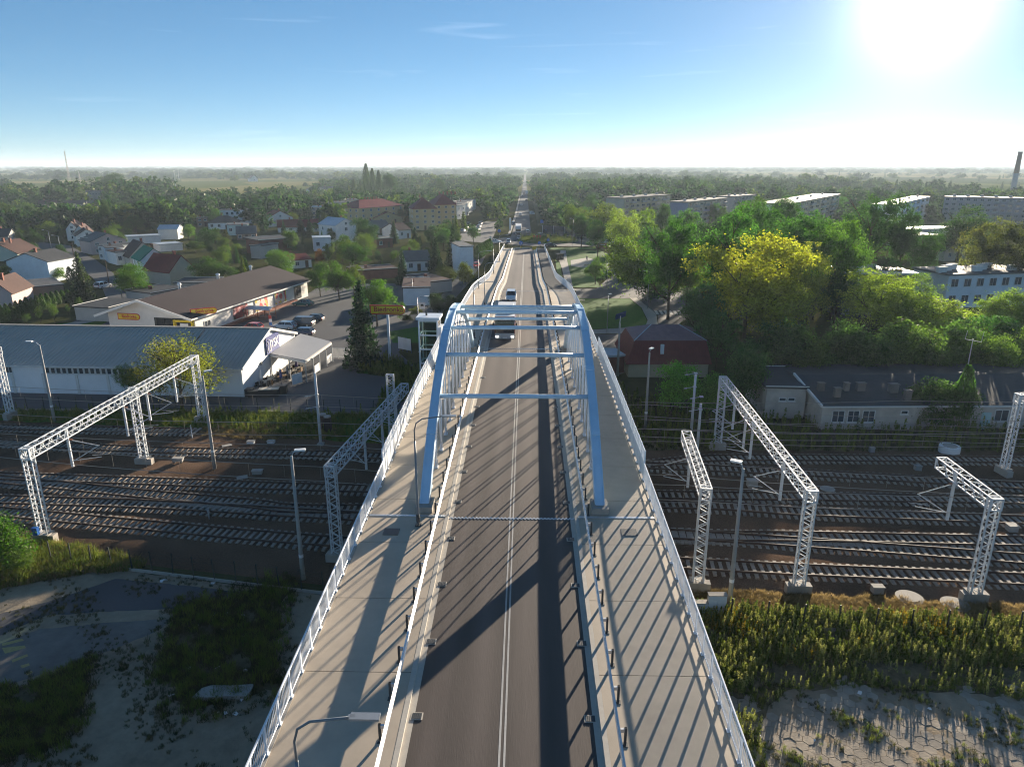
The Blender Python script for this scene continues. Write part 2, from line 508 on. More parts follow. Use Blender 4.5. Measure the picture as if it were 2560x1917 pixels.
o = mb.build('roundabout_island', M_GRASSG)
tag(o, 'round grassy mound in the middle of the roundabout', 'traffic island', None, 'structure')
SH('far_road', 'straight main road running from the roundabout to the horizon', 'road',
   [G(1276, 596), G(1330, 590), G(1325, 560), G(1319.5, 500), G(1316, 460), G(1314, 436), G(1311.2, 436), G(1307.5, 460), G(1300, 500), G(1287, 560)], 0.012, M_ASPH)
SH('far_road_path', 'pale footpath left of the far road', 'pavement',
   [G(1270, 585), G(1276, 585), G(1290, 545), G(1301, 490), G(1298.5, 490), G(1286, 540)], 0.018, M_PAVING)
SH('far_road_verge', 'strip of dry grass beside the far road', 'grass',
   [G(1345, 565), G(1372, 560), G(1360, 515), G(1345, 500), G(1331, 500)], 0.014, M_DRYG)
SH('roundabout_arm_right', 'asphalt arm leaving the roundabout to the right', 'road',
   [ZRB(1500, 430), ZRB(2250, 470), ZRB(2600, 500), ZRB(2600, 570), ZRB(2100, 560), ZRB(1500, 560)], 0.010, M_ASPH)
SH('roundabout_arm_left', 'asphalt arm leaving the roundabout to the left', 'road',
   [ZRB(760, 420), ZRB(560, 430), ZRB(100, 425), ZRB(100, 500), ZRB(560, 505), ZRB(760, 520)], 0.010, M_ASPH)
SH('roundabout_verge', 'mown verge between roundabout and bridge ramp', 'grass',
   [ZRB(1250, 590), ZRB(2160, 570), ZRB(2160, 610), ZRB(1500, 640), ZRB(1300, 615)], 0.010, M_GRASSG)
# ---- right: lawns, paths and the side road
SH('side_road', 'asphalt side road with a zebra crossing right of the bridge', 'road',
   [Z4(360, 975), Z4(470, 1000), Z4(500, 1120), Z4(700, 1165), Z4(1200, 1165), Z4(1250, 1320), Z4(1000, 1500), Z4(980, 1560), Z4(850, 1510), Z4(840, 1400), Z4(640, 1262), Z4(130, 1262), Z4(140, 1180), Z4(310, 1180), Z4(450, 1060)], 0.008, M_ASPH)
SH('big_lawn', 'flat green lawn in the shade right of the bridge', 'grass',
   ragged([Z4(110, 1265), Z4(600, 1265), Z4(700, 1345), Z4(752, 1450), Z4(735, 1500), Z4(180, 1535)], 0.15, 2, 9), 0.012, M_GRASSG)
SH('lawn_pavement', 'pale slab pavement curving round the lawn', 'pavement',
   [Z4(600, 1258), Z4(660, 1258), Z4(830, 1395), Z4(848, 1510), Z4(820, 1560), Z4(180, 1570), Z4(180, 1540), Z4(735, 1505), Z4(756, 1450), Z4(704, 1345)], 0.016, M_PAVING)
SH('yard_by_red_house', 'asphalt yard between the bridge and the red roofed house', 'yard',
   [Z4(180, 1575), Z4(560, 1570), Z4(560, 1900), Z4(330, 2000), Z4(230, 1700)], 0.008, M_ASPH)
SH('upper_lawn', 'sunlit lawn between the ramp and the bushes', 'grass',
   ragged([Z4(50, 850), Z4(330, 845), Z4(420, 880), Z4(440, 960), Z4(360, 1000), Z4(470, 1045), Z4(310, 1100), Z4(350, 1168), Z4(110, 1168), Z4(60, 930)], 0.15, 2, 10), 0.010, M_GRASSG)
SH('ramp_lawn', 'narrow lawn at the foot of the ramp wall', 'grass',
   ragged([Z4(-40, 930), Z4(5, 960), Z4(30, 1190), Z4(170, 1250), Z4(110, 1268), Z4(60, 1240), Z4(-20, 1080)], 0.1, 2, 11), 0.012, M_GRASSG)
SH('paved_square', 'paved square beside the round shrub', 'pavement',
   [Z4(92, 935), Z4(235, 912), Z4(300, 930), Z4(225, 1000), Z4(95, 985)], 0.020, M_PAVING)
SH('park_path', 'pale paved path running beside the ramp', 'pavement',
   [Z4(5, 850), Z4(50, 850), Z4(60, 930), Z4(115, 1180), Z4(180, 1185), Z4(180, 1200), Z4(60, 1190), Z4(15, 1000), Z4(-10, 930)], 0.024, M_PAVING)
for k in range(6):
    o = SH('zebra_stripe', None, None, [ZH(770 + 46 * k, 222), ZH(795 + 46 * k, 222), ZH(820 + 46 * k, 260), ZH(793 + 46 * k, 260)], 0.014, M_MARK)
    tag(o, 'white stripe of the zebra crossing behind the red roofed house', 'road marking', 'stripes of the zebra crossing', 'structure')
# ---- bottom left yard
SH('sandy_yard', 'bare sandy yard in the shade left of the bridge', 'yard',
   ragged([V(-400, 1230), V(120, 1225), V(235, 1226), V(700, 1285), V(700, 1900), V(-500, 1900)], 0.2, 2, 12), 0.0, M_SOIL)
SH('asphalt_patch', 'worn asphalt patch in the yard near the fence', 'asphalt',
   ragged([Z8(740, 1150), Z8(900, 1160), Z8(1520, 1232), Z8(1440, 1290), Z8(1340, 1330), Z8(640, 1362), Z8(300, 1385), Z8(-200, 1600), Z8(-200, 1420), Z8(300, 1300)], 0.08, 0.6, 13), 0.008, M_ASPH)
SH('asphalt_strip', 'second worn asphalt strip with faded yellow marks', 'asphalt',
   ragged([ZY(-200, 480), ZY(0, 405), ZY(330, 290), ZY(900, 235), ZY(1370, 210), ZY(1300, 270), ZY(1150, 350), ZY(560, 570), ZY(120, 710), ZY(-200, 820)], 0.08, 0.6, 14), 0.008, mat('worn asphalt', (0.17, 0.155, 0.14), 0.9, 0.3, 1.5, 0.3, 12.0, spec=0.15, big=0.3))
M_YEL = mat('faded yellow paint', (0.38, 0.30, 0.12), 0.85, 0.3, 5.0)
for a in (((15, 405), (175, 365), (190, 382), (20, 425)), ((15, 440), (195, 420), (205, 440), (40, 485)), ((90, 535), (215, 488), (222, 505), (100, 555)), ((160, 580), (228, 560), (236, 578), (175, 600)), ((205, 640), (252, 618), (260, 636), (215, 658))):
    o = SH('yellow_stripe', None, None, [ZY(*p) for p in a], 0.014, M_YEL)
    tag(o, 'faded yellow stripe painted on the worn asphalt at the left edge', 'road marking', 'faded yellow stripes', 'structure')
SH('left_bank', 'dry grassy bank below the left signal gantry', 'grass',
   ragged([V(-300, 1160), V(60, 1168), V(140, 1185), V(250, 1205), V(320, 1222), V(240, 1232), V(100, 1250), V(0, 1270), V(-300, 1310)], 0.3, 1.2, 15), 0.03, M_DRYG)
M_DKG = mat('weedy dark grass', (0.05, 0.052, 0.022), 0.95, 0.5, 1.6, 0.7, 8.0, col2=(0.21, 0.175, 0.11), spec=0.0, big=0.3)
SH('weedy_patch', 'dark weedy grass between the yard and the bridge', 'grass',
   rag2([ZY(1440, 120), ZY(1900, 10), ZY(2250, -60), ZY(2330, 200), ZY(2150, 600), ZY(2160, 820), ZY(1800, 900), ZY(1450, 960), ZY(1350, 650), ZY(1290, 420), ZY(1400, 250)], 16), 0.016, M_DKG)
SH('weedy_corner', 'dark weedy grass at the bottom left corner', 'grass',
   rag2([ZY(-300, 780), ZY(150, 720), ZY(560, 590), ZY(720, 620), ZY(760, 720), ZY(640, 900), ZY(480, 1150), ZY(250, 1290), ZY(-300, 1500)], 17), 0.016, M_DKG)
# ---- bottom right yard
SH('weed_belt', 'overgrown ground with tall weeds behind the right fence', 'grass',
   ragged([V(1490, 1320), V(1560, 1318), V(2211, 1350), V(3000, 1390), V(3000, 1560), V(2211, 1505), V(1900, 1480), V(1700, 1490), V(1640, 1560), V(1650, 1660), V(1500, 1660), V(1500, 1420)], 0.3, 0.8, 18), 0.012, M_DKG)
SH('dry_bank', 'dry sunlit grassy bank between right fence and rails', 'grass',
   ragged([V(1440, 1268), V(1700, 1284), V(2211, 1310), V(3000, 1340), V(3000, 1400), V(2211, 1352), V(1560, 1322), V(1480, 1325)], 0.25, 0.9, 19), 0.03, M_DRYG)
SH('slab_yard', 'dusty yard paved with worn hexagonal slabs', 'yard',
   [V(1450, 1470), V(1700, 1478), V(2211, 1490), V(3200, 1540), V(3200, 2200), V(1450, 2200)], 0.0, M_SOIL)
# right: dark strip of weeds between rails and the long low building
SH('rail_verge', 'shaded weedy verge between the tracks and the long low building', 'grass',
   ragged([V(1300, 830), V(1500, 900), V(1650, 905), V(2211, 925), V(3000, 930), V(3000, 985), V(2211, 975), V(1390, 972), V(1340, 960)], 0.3, 1.2, 20), 0.012, M_DKG)
# fields far out
SH('meadow', 'bright yellow green meadow beyond the houses', 'field', [V(380, 412), V(560, 398), V(640, 398), V(640, 410), V(560, 425), V(430, 436), V(390, 434)], -0.1, M_FIELD)
SH('meadow_strip', 'narrow sunlit field behind the meadow', 'field', [V(520, 393), V(900, 391), V(900, 396), V(560, 402)], -0.12, M_FIELD)
SH('hazy_field', 'pale hazy field far out on the right', 'field', [V(1560, 379), V(2211, 381), V(2500, 383), V(2500, 375), V(1700, 371)], -0.15, M_FIELD)
SH('small_meadow', 'small sunlit clearing among trees on the far left', 'field', [V(95, 452), V(215, 446), V(215, 452), V(150, 458), V(95, 460)], -0.05, M_FIELD)

# ------------------------------------------------------------------ the bridge
_ky = [-60, -20, 0, 22, 42, 62, 85, 110, 132, 160, 185, 235, 262, 275, 400]
_kz = [4.2, 6.1, 7.0, 7.9, 8.6, 8.9, 8.8, 8.2, 7.3, 6.0, 4.9, 2.45, 1.05, 0.45, 0.0]
_fy = np.arange(-60, 300, 1.0)
_fz = np.interp(_fy, _ky, _kz)
_kern = np.hanning(25); _kern /= _kern.sum()
_fz = np.convolve(np.pad(_fz, 12, mode='edge'), _kern, mode='valid')
def zd(y):
    return float(np.interp(y, _fy, _fz))
def sm(a, b, t):
    t = max(0, min(1, (t - a) / (b - a))); return t * t * (3 - 2 * t)
def kerb_x(y):
    return 4.0 - 0.45 * sm(130, 150, y)
def rail_x(y):
    return 9.15 - 1.9 * sm(128, 158, y)

bridge = thing('arch_bridge', 'blue steel arch road bridge carrying a two lane road over the railway', 'bridge')
YS = list(range(-24, 262, 3))
def ribbon(ys, fa, fb, za, zb=None, th=None):
    """a strip between two offset lines that follows the deck; th closes it to a solid"""
    mb = MB(); zb = za if zb is None else zb
    prev = None
    for y in ys:
        a, b = fa(y), fb(y); z = zd(y)
        cur = [(a, y, z + za), (b, y, z + zb)]
        if th:
            cur += [(b, y, z + zb - th), (a, y, z + za - th)]
        if prev:
            n = len(cur)
            if n == 2:
                mb.face(prev[0], prev[1], cur[1], cur[0])
            else:
                for i in range(4):
                    j = (i + 1) % 4
                    mb.face(prev[i], prev[j], cur[j], cur[i])
        elif th:
            mb.face(*cur)
        prev = cur
    if th:
        mb.face(*prev[::-1])
    return mb
ribbon(YS, lambda y: -rail_x(y) - 0.35, lambda y: rail_x(y) + 0.35, -0.06, th=1.15).build('deck_slab', M_CONC, bridge)
for s in (-1, 1):
    # road level is 0, pavement level +0.14
    ribbon(YS, lambda y: s * (kerb_x(y) - 0.28), lambda y: s * kerb_x(y), 0.004).build('gutter_strip', M_KERB, bridge)
    ribbon(YS, lambda y: s * kerb_x(y), lambda y: s * (kerb_x(y) + 0.22), 0.15, th=0.25).build('kerb', M_KERB, bridge)
    ribbon(YS, lambda y: s * (rail_x(y) - 0.1), lambda y: s * (rail_x(y) + 0.38), 0.17, th=0.5).build('edge_beam', M_CONC, bridge)
ribbon(YS, lambda y: -kerb_x(y) + 0.28, lambda y: kerb_x(y) - 0.28, 0.0).build('road_surface', M_ASPHB, bridge)
for s in (-1, 1):
    ribbon([y for y in YS if y <= 236], lambda y: s * 0.10 - 0.042, lambda y: s * 0.10 + 0.042, 0.006).build('centre_line', M_MARK, bridge)
# pavement slabs, each with a joint
for s in (-1, 1):
    y = -22.0
    while y < 131:
        y1 = y + 5.4
        ys = [y + 0.02, y + 1.8, y + 3.6, y1 - 0.02]
        ribbon(ys, lambda t: s * (kerb_x(t) + 0.225), lambda t: s * (rail_x(t) - 0.105), 0.14, th=0.16).build('pavement_slab', M_PAVE, bridge)
        y = y1
tail = [y for y in np.arange(132.6, 261, 3)]
ribbon(tail, lambda t: -(kerb_x(t) + 0.225), lambda t: -(rail_x(t) - 0.105), 0.14, th=0.16).build('ramp_pavement', M_PAVE, bridge)
ribbon(tail, lambda t: kerb_x(t) + 0.225, lambda t: kerb_x(t) + 0.9, 0.14, th=0.16).build('ramp_pavement', M_PAVE, bridge)
ribbon(tail, lambda t: kerb_x(t) + 0.905, lambda t: rail_x(t) - 0.105, 0.135, th=0.16).build('cycle_path', M_PATHD, bridge)
# expansion joints: toothed steel combs
for yj in (40.6, 83.2, 133.0):
    mb = MB(); z = zd(yj) + 0.004
    n = 70
    for k in range(n):
        x0 = -4 + 8 * k / n; x1 = x0 + 8 / n
        mb.box(((x0 + x1) / 2, yj + (0.05 if k % 2 else -0.05), z + 0.006), (x1 - x0, 0.16, 0.02))
    mb.build('expansion_joint', M_GALV, bridge)
    for s in (-1, 1):
        mb = MB(); xr = rail_x(yj) - 0.1
        mb.box((s * (4.23 + xr) / 2, yj, zd(yj) + 0.15), (xr - 4.23, 0.22, 0.03)); mb.build('joint_plate', M_GALV, bridge)
# gully grates
gr = MB(); gr.box((0, 0, 0), (0.5, 0.42, 0.012))
gr_m = gr.mesh('drain_frame', M_KERB)
g2 = MB()
for k in range(5): g2.box((-0.16 + 0.08 * k, 0, 0.01), (0.045, 0.34, 0.014))
g2.box((0, 0, 0.004), (0.4, 0.34, 0.01))
g2_m = g2.mesh('drain_grate', M_DARKST)
for s in (-1, 1):
    y = 24.2
    while y < 130:
        f = put('drain', gr_m, bridge, (s * 3.62, y, zd(y) + 0.012))
        put('grate', g2_m, f, (0, 0, 0.006))
        y += 4.65 if y < 60 else 9.3
# manhole covers on the pavement
for x, y in ((-7.3, 38.6), (7.2, 38.8)):
    mb = MB(); mb.box((x, y, zd(y) + 0.155), (0.95, 0.8, 0.02)); mb.build('inspection_cover', M_DARKST, bridge)
# arch ribs: box section with raised edge flanges
AY0, AY1, AYC, AZ, AK = 41.6, 83.0, 62.3, 17.5, 0.0201
def az(y):
    return AZ - AK * (y - AYC) ** 2
RX = 5.66
def rib_section(y):
    sl = -2 * AK * (y - AYC); n = Vector((0, -sl, 1)).normalized()
    return Vector((0, y, az(y))), n
for s in (-1, 1):
    mb = MB(); prev = None
    for k in range(41):
        y = AY0 + (AY1 - AY0) * k / 40
        c, n = rib_section(y)
        x = Vector((s * RX, 0, 0))
        prof = [(-.31, -.32), (.31, -.32), (.31, .34), (.25, .34), (.25, .27), (-.25, .27), (-.25, .34), (-.31, .34)]
        cur = [c + x + Vector((px, 0, 0)) + n * pz for px, pz in prof]
        if prev:
            for i in range(8):
                j = (i + 1) % 8
                mb.face(prev[i], prev[j], cur[j], cur[i])
        prev = cur
    rib = mb.build('arch_rib', M_BLUE, bridge)
    for yy in (46.0, 51.5, 57.0, 62.3, 67.6, 73.0, 78.5):
        c, n = rib_section(yy); tg = Vector((0, n.z, -n.y))
        mb = MB(); M3 = Matrix((Vector((1, 0, 0)), tg, n)).transposed()
        mb.box(c + Vector((s * RX, 0, 0)) + n * .01, (.65, .5, .69), 0, M3); mb.build('splice_plate', M_BLUE, rib)
    for yy in (AY0 + 0.1, AY1 - 0.1):
        mb = MB(); mb.box((s * RX, yy, zd(yy) + 0.32), (1.1, 1.5, 0.4)); mb.build('rib_footing', M_CONC, rib)
for k in range(7):
    y = 49.0 + 4.37 * k
    mb = MB(); mb.tube([(-RX + .30, y, az(y)), (RX - .30, y, az(y))], 0.165, 16)
    mb.build('cross_beam', M_BLUE, bridge, smooth=True)
for s in (-1, 1):
    for k in range(12):
        y = 44.6 + 3.22 * k
        for dy in (-0.95, 0.95):
            yt = y + dy
            if not (AY0 + 1.6 < yt < AY1 - 1.6): continue
            b = Vector((s * RX, y + dy * 0.12, zd(y) + 0.15)); t = Vector((s * RX, yt, az(yt) - 0.30))
            d = (t - b)
            mb = MB(); mb.tube([b, t], 0.05, 8)
            hg = mb.build('hanger', M_RAILW, bridge, smooth=True)
            mb = MB(); mb.tube([b, b + d.normalized() * 0.55], 0.085, 8); mb.box(b + Vector((0, 0, .02)), (0.26, 0.22, 0.12))
            mb.build('hanger_socket', M_RAILW, hg)
# tie girders along the ribs under the pavement, piers, ramp walls
for s in (-1, 1):
    ribbon([40 + k for k in range(0, 45, 2)], lambda y: s * RX - .5, lambda y: s * RX + .5, -1.2, th=0.9).build('tie_girder', M_CONC, bridge)
for y in (8.0, 40.6, 83.8, 108.0):
    mb = MB()
    for x in (-6, 0, 6): mb.box((x, y, (zd(y) - 1.9) / 2), (1.4, 1.1, zd(y) - 1.9))
    mb.box((0, y, zd(y) - 1.7), (17.5, 1.6, 1.0))
    mb.build('pier', M_CONC, bridge)
mb = MB(); mb.box((0, -16, (zd(-16) - 1.2) / 2), (18.6, 10, zd(-16) - 1.2)); mb.build('abutment', M_CONC, bridge)
for s in (-1, 1):
    mb = MB(); prev = None
    for y in np.arange(131.5, 262, 3):
        a = s * (rail_x(y) + 0.12); b = s * (rail_x(y) - 0.4); z = zd(y) - 0.33
        cur = [(a, y, -0.1), (a, y, z), (b, y, z), (b, y, -0.1)]
        if prev:
            for i in range(3): mb.face(prev[i], prev[i + 1], cur[i + 1], cur[i])
        else:
            mb.face(*cur)
        prev = cur
    mb.build('retaining_wall', M_PAVING, bridge, recalc=True)
mb = MB(); mb.box((0, 131.8, (zd(131.8) - 1.2) / 2), (18.0, 0.8, zd(131.8) - 1.2)); mb.build('abutment', M_CONC, bridge)

# ---- pedestrian railings (one continuous railing each side) and the screens above the tracks
RH = 1.3
def rl(y, z, s, off=0.0):
    return (s * (rail_x(y) + off), y, zd(y) + 0.17 + z)
post = MB(); post.box((0, 0, RH / 2), (0.07, 0.09, RH)); post.box((0, 0, 0.03), (0.2, 0.2, 0.05)); post.box((0, 0, .12), (0.1, 0.16, 0.16))
post_m = post.mesh('railing_post', M_RAILW)
scr_post = MB(); scr_post.box((0, 0, 1.1), (0.09, 0.10, 2.2)); scr_post.box((0, 0, 0.03), (0.24, 0.24, 0.06)); scr_m = scr_post.mesh('screen_post', M_RAILW)
SCR0, SCR1 = 46.0, 79.5
M_PANEL = mat('screen panel white', (0.66, 0.70, 0.74), 0.4, 0.05, 1.0)
for s, side in ((-1, 'left'), (1, 'right')):
    t = thing('pedestrian_railing', 'white bar railing along the %s edge of the bridge' % side, 'railing', group='bridge edge railings')
    for seg in (([y for y in np.arange(-20, SCR0 + .1, 1.5)]), ([y for y in np.arange(SCR1, 262, 1.5)])):
        mb = MB(); mb.tube([rl(y, RH, s) for y in seg], 0.05, 6); mb.build('top_rail', M_RAILW, t)
        mb = MB(); mb.tube([rl(y, 0.16, s) for y in seg], 0.028, 4); mb.build('bottom_rail', M_RAILW, t)
        mb = MB()
        for y in np.arange(seg[0], seg[-1], 0.15):
            x, yy, z = rl(y, 0.16, s)
            mb.bar((x, yy, z), (x, yy, z + RH - 0.2), 0.021)
        o = mb.build('balusters', M_RAILW, t); o['kind'] = 'stuff'
        for y in np.arange(seg[0], min(seg[-1], 215), 1.5):
            put('post', post_m, t, rl(y, 0, s))
    t = thing('protective_screen', 'tall white protective screen above the tracks on the %s side of the bridge' % side, 'screen', group='screens above the tracks')
    n = 23; L_ = (SCR1 - SCR0) / n
    for k in range(n + 1):
        put('post', scr_m, t, rl(SCR0 + k * L_, 0, s, 0.05))
    for k in range(n):
        a, b = SCR0 + k * L_ + 0.06, SCR0 + (k + 1) * L_ - 0.06
        pa, pb = Vector(rl(a, 0, s, 0.05)), Vector(rl(b, 0, s, 0.05))
        mb = MB(); mb.bar(pa + Vector((0, 0, .66)), pb + Vector((0, 0, .66)), 0.03, 1.18)
        pn = mb.build('panel', M_PANEL, t)
    mb = MB()
    for y in np.arange(SCR0, SCR1, 0.11):
        x, yy, z = rl(y, 1.27, s, 0.05); mb.bar((x, yy, z), (x, yy, z + 0.86), 0.022)
    o = mb.build('mesh_bars', M_RAILW, t); o['kind'] = 'stuff'
    for zz in (1.3, 1.72, 2.15):
        mb = MB(); mb.bar(rl(SCR0, zz, s, 0.05), rl((SCR0 + SCR1) / 2, zz, s, 0.05), 0.05); mb.bar(rl((SCR0 + SCR1) / 2, zz, s, 0.05), rl(SCR1, zz, s, 0.05), 0.05)
        mb.build('rail', M_RAILW, t)

# ---- steel guard rails between road and pavement
gp = MB(); gp.box((0, -.045, 0.42), (0.10, 0.012, 0.84)); gp.box((0, .045, 0.42), (0.10, 0.012, 0.84)); gp.box((-.045, 0, .42), (0.012, 0.09, 0.84)); gp.box((0, 0, .01), (0.24, 0.24, 0.02))
gp_m = gp.mesh('guard_post', M_DARKST)
br = MB(); br.box((0, 0, 0), (0.16, 0.09, 0.16)); br_m = br.mesh('bracket', M_GALV)
for s, side in ((-1, 'left'), (1, 'right')):
    t = thing('guard_rail', 'galvanised steel crash barrier along the %s kerb of the bridge' % side, 'guard rail', group='crash barriers on the bridge')
    def gx_(y): return s * (kerb_x(y) + 0.62)
    prof = [(0.0, .50), (.08, .54), (.08, .62), (.01, .70), (.08, .78), (.08, .86), (0.0, .90), (-.025, .70)]
    ys = np.arange(-20, 250, 2.25); prev = None; mb = MB()
    for y in ys:
        cur = [(gx_(y) - s * px, y, zd(y) + 0.15 + pz) for px, pz in prof]
        if prev:
            for i in range(8):
                j = (i + 1) % 8; mb.face(prev[i], prev[j], cur[j], cur[i])
        prev = cur
    mb.build('rail_beam', M_GALV, t, recalc=True)
    for y in ys[:-1]:
        p = put('post', gp_m, t, (gx_(y) + s * 0.24, y, zd(y) + 0.14))
        if y < 110: put('bracket', br_m, p, (-s * 0.12, 0, 0.72))

# ---- slender street lamps on the left pavement
lm = MB(); lm.tube([(0, 0, 0), (0, 0, 1.2), (0, 0, 5.6)], [0.085, 0.08, 0.055], 8)
lm.tube([(0, 0, 5.55), (0, 0, 6.3), (0.12, 0, 6.75), (0.5, 0, 7.02), (1.2, 0, 7.12), (1.75, 0, 7.2)], 0.042, 8)
lm_m = lm.mesh('lamp_pole', mat('lamp grey paint', (0.20, 0.22, 0.24), 0.45, 0.1, 3.0, metal=0.3), True)
lh = MB(); lh.box((2.1, 0, 7.22), (0.85, 0.27, 0.07)); lh.box((1.72, 0, 7.21), (0.2, 0.12, 0.09)); lh_m = lh.mesh('lamp_head', mat('lamp head grey', (0.34, 0.36, 0.38), 0.35, 0.08, 3.0, metal=0.5))
lf = MB(); lf.box((0, 0, .03), (0.36, 0.36, 0.06)); lf.box((0, 0, .5), (0.2, 0.18, 0.5)); lf_m = lf.mesh('lamp_base', M_DARKST)
place = ['nearest the camera at the bottom edge', 'beside the near foot of the left arch', 'inside the left arch', 'just past the far end of the arch', 'second past the arch', 'beside the far expansion joint', 'upper one on the ramp', 'lower one on the ramp']
for k, y in enumerate((16.4, 39.4, 64.5, 88.5, 112, 136, 165, 200)):
    x = -RX - (0.35 if 41 < y < 84 else 0.1)
    if y > 130: x = -rail_x(y) + 0.5
    t = thing('street_lamp', 'slender grey street lamp on the left pavement, ' + place[k], 'street lamp', (x, y, zd(y) + 0.14), 0, 'street lamps on the bridge')
    put('pole', lm_m, t); put('lamp_head', lh_m, t); put('base', lf_m, t)

# ------------------------------------------------------------------ railway
def smooth_line(pts, step=0.6):
    """even points along a smooth curve through the given points"""
    P = [Vector((p.x, p.y, 0)) for p in pts]
    P = [P[0] + (P[0] - P[1])] + P + [P[-1] + (P[-1] - P[-2])]
    raw = []
    for i in range(1, len(P) - 2):
        p0, p1, p2, p3 = P[i - 1:i + 3]
        n = max(2, int((p2 - p1).length / 0.5))
        for k in range(n):
            t = k / n
            raw.append(0.5 * ((2 * p1) + (p2 - p0) * t + (2 * p0 - 5 * p1 + 4 * p2 - p3) * t * t + (3 * p1 - p0 - 3 * p2 + p3) * t ** 3))
    raw.append(P[-2])
    out = [raw[0]]; acc = 0.0
    for a, b in zip(raw, raw[1:]):
        d = (b - a).length
        while acc + d >= step:
            t = (step - acc) / d
            a = a + (b - a) * t; out.append(a.copy()); d = (b - a).length; acc = 0.0
        acc += d
    return out

def in_view(p, m=60):
    d = (p.x - CAM.x) * -SY + (p.y - CAM.y) * CY
    if d < 2: return False
    s = (p.x - CAM.x) * CY + (p.y - CAM.y) * SY
    zc = d * CP + (CAM.z - p.z) * SP; yc = -d * SP + (CAM.z - p.z) * CP
    u, v = s / zc * FPX + 1280, yc / zc * FPX + 958.5
    return -m < u < 2560 + m and -m < v < 1917 + m

slp = MB()
for x0, x1, h0, h1 in ((-1.3, -0.55, .2, .2), (-0.55, 0.55, .2, .14), (0.55, 1.3, .2, .2)):
    pass
slp.box((0, 0, 0.10), (0.26, 2.6, 0.20))
for s in (-1, 1):
    slp.box((0, s * 0.75, 0.205), (0.30, 0.34, 0.03))
slp_m = slp.mesh('sleeper', M_SLEEP)
slw = MB(); slw.box((0, 0, 0.10), (0.26, 2.6, 0.20)); slw_m = slw.mesh('sleeper', M_TIE_W)

def extend(pts, a, b):
    """carry a track on beyond the frame"""
    pts = [Vector((p.x, p.y, 0)) for p in pts]
    d0 = (pts[0] - pts[1]).normalized(); d1 = (pts[-1] - pts[-2]).normalized()
    if a: pts = [pts[0] + d0 * a] + pts
    if b: pts = pts + [pts[-1] + d1 * b]
    return pts

def track(label, pts, me=None):
    L_ = smooth_line(pts, 0.62)
    t = thing('railway_track', label, 'railway track', (L_[0].x, L_[0].y, 0), 0, 'railway tracks')
    o0 = L_[0]
    nrm = []
    for i in range(len(L_)):
        d = (L_[min(i + 1, len(L_) - 1)] - L_[max(i - 1, 0)]).normalized()
        nrm.append(Vector((-d.y, d.x, 0)))
    for s in (-1, 1):
        mb = MB(); prev = None
        prof = [(-.07, .24), (-.015, .27), (-.015, .36), (-.036, .37), (-.036, .41), (.036, .41), (.036, .37), (.015, .36), (.015, .27), (.07, .24)]
        for p, n in zip(L_[::3], nrm[::3]):
            c = p - o0 + n * (s * 0.755)
            cur = [c + n * x + Vector((0, 0, z)) for x, z in prof]
            if prev:
                for i in range(9):
                    mb.mi = 1 if i == 4 else 0
                    mb.face(prev[i], prev[i + 1], cur[i + 1], cur[i])
            prev = cur
        mb.build('rail', [M_RUST, M_RAILTOP], t)
    rest = MB()
    r = random.Random(len(label))
    nn = 0
    for i, (p, n) in enumerate(zip(L_, nrm)):
        a = math.atan2(n.y, n.x) - PI / 2
        under = abs(p.x) < 8.2
        if in_view(p, 40) and not under and nn < 300:
            put('sleeper', me or slp_m, t, (p.x - o0.x, p.y - o0.y, 0.03 + r.uniform(-.012, .012)), a + r.uniform(-.012, .012)); nn += 1
        else:
            rest.box((p.x - o0.x, p.y - o0.y, 0.13), (0.26, 2.6, 0.2), a)
    if rest.v:
        o = rest.build('hidden_sleepers', M_SLEEP, t); o['kind'] = 'stuff'
    return t

L = Z8
track('nearest railway track, in front of all the others', extend([L(0, 735), L(1000, 830), L(2100, 925), ZR(300, 742), ZR(1000, 780), ZR(2200, 832)], 40, 40))
track('second railway track from the camera, joined by a branch on the right', extend([L(0, 656), L(1000, 690), L(2100, 755), ZR(250, 580), ZR(1000, 628), ZR(2200, 718)], 40, 40))
track('branch track leaving the second track right of the bridge', extend([ZR(250, 580), ZR(620, 592), ZR(1000, 594), ZR(2200, 620)], 0, 40))
track('diverging track that crosses over to the third one left of the bridge', extend([L(-60, 520), L(400, 566), L(1000, 628), L(1600, 680), L(2100, 718), ZR(200, 415), ZR(1000, 455), ZR(2200, 502)], 30, 40))
track('through track behind the crossover, beside the middle gantry footing', extend([L(0, 505), L(1000, 540), L(2100, 580), ZR(200, 362), ZR(1000, 372), ZR(2200, 392)], 40, 40))
track('track beyond the wide ballast strip, passing the lamp base', extend([L(0, 285), L(1000, 336), L(2100, 362), ZR(130, 200), ZR(1000, 240), ZR(2200, 312)], 40, 40))
track('farthest track on the right below the long low building', extend([ZR(130, 190), ZR(500, 158), ZR(1000, 156), ZR(2200, 168)], 0, 40))
track('short siding at the far left that ends in the dry grass', extend([L(0, 188), L(600, 200), L(1290, 214)], 40, 0))

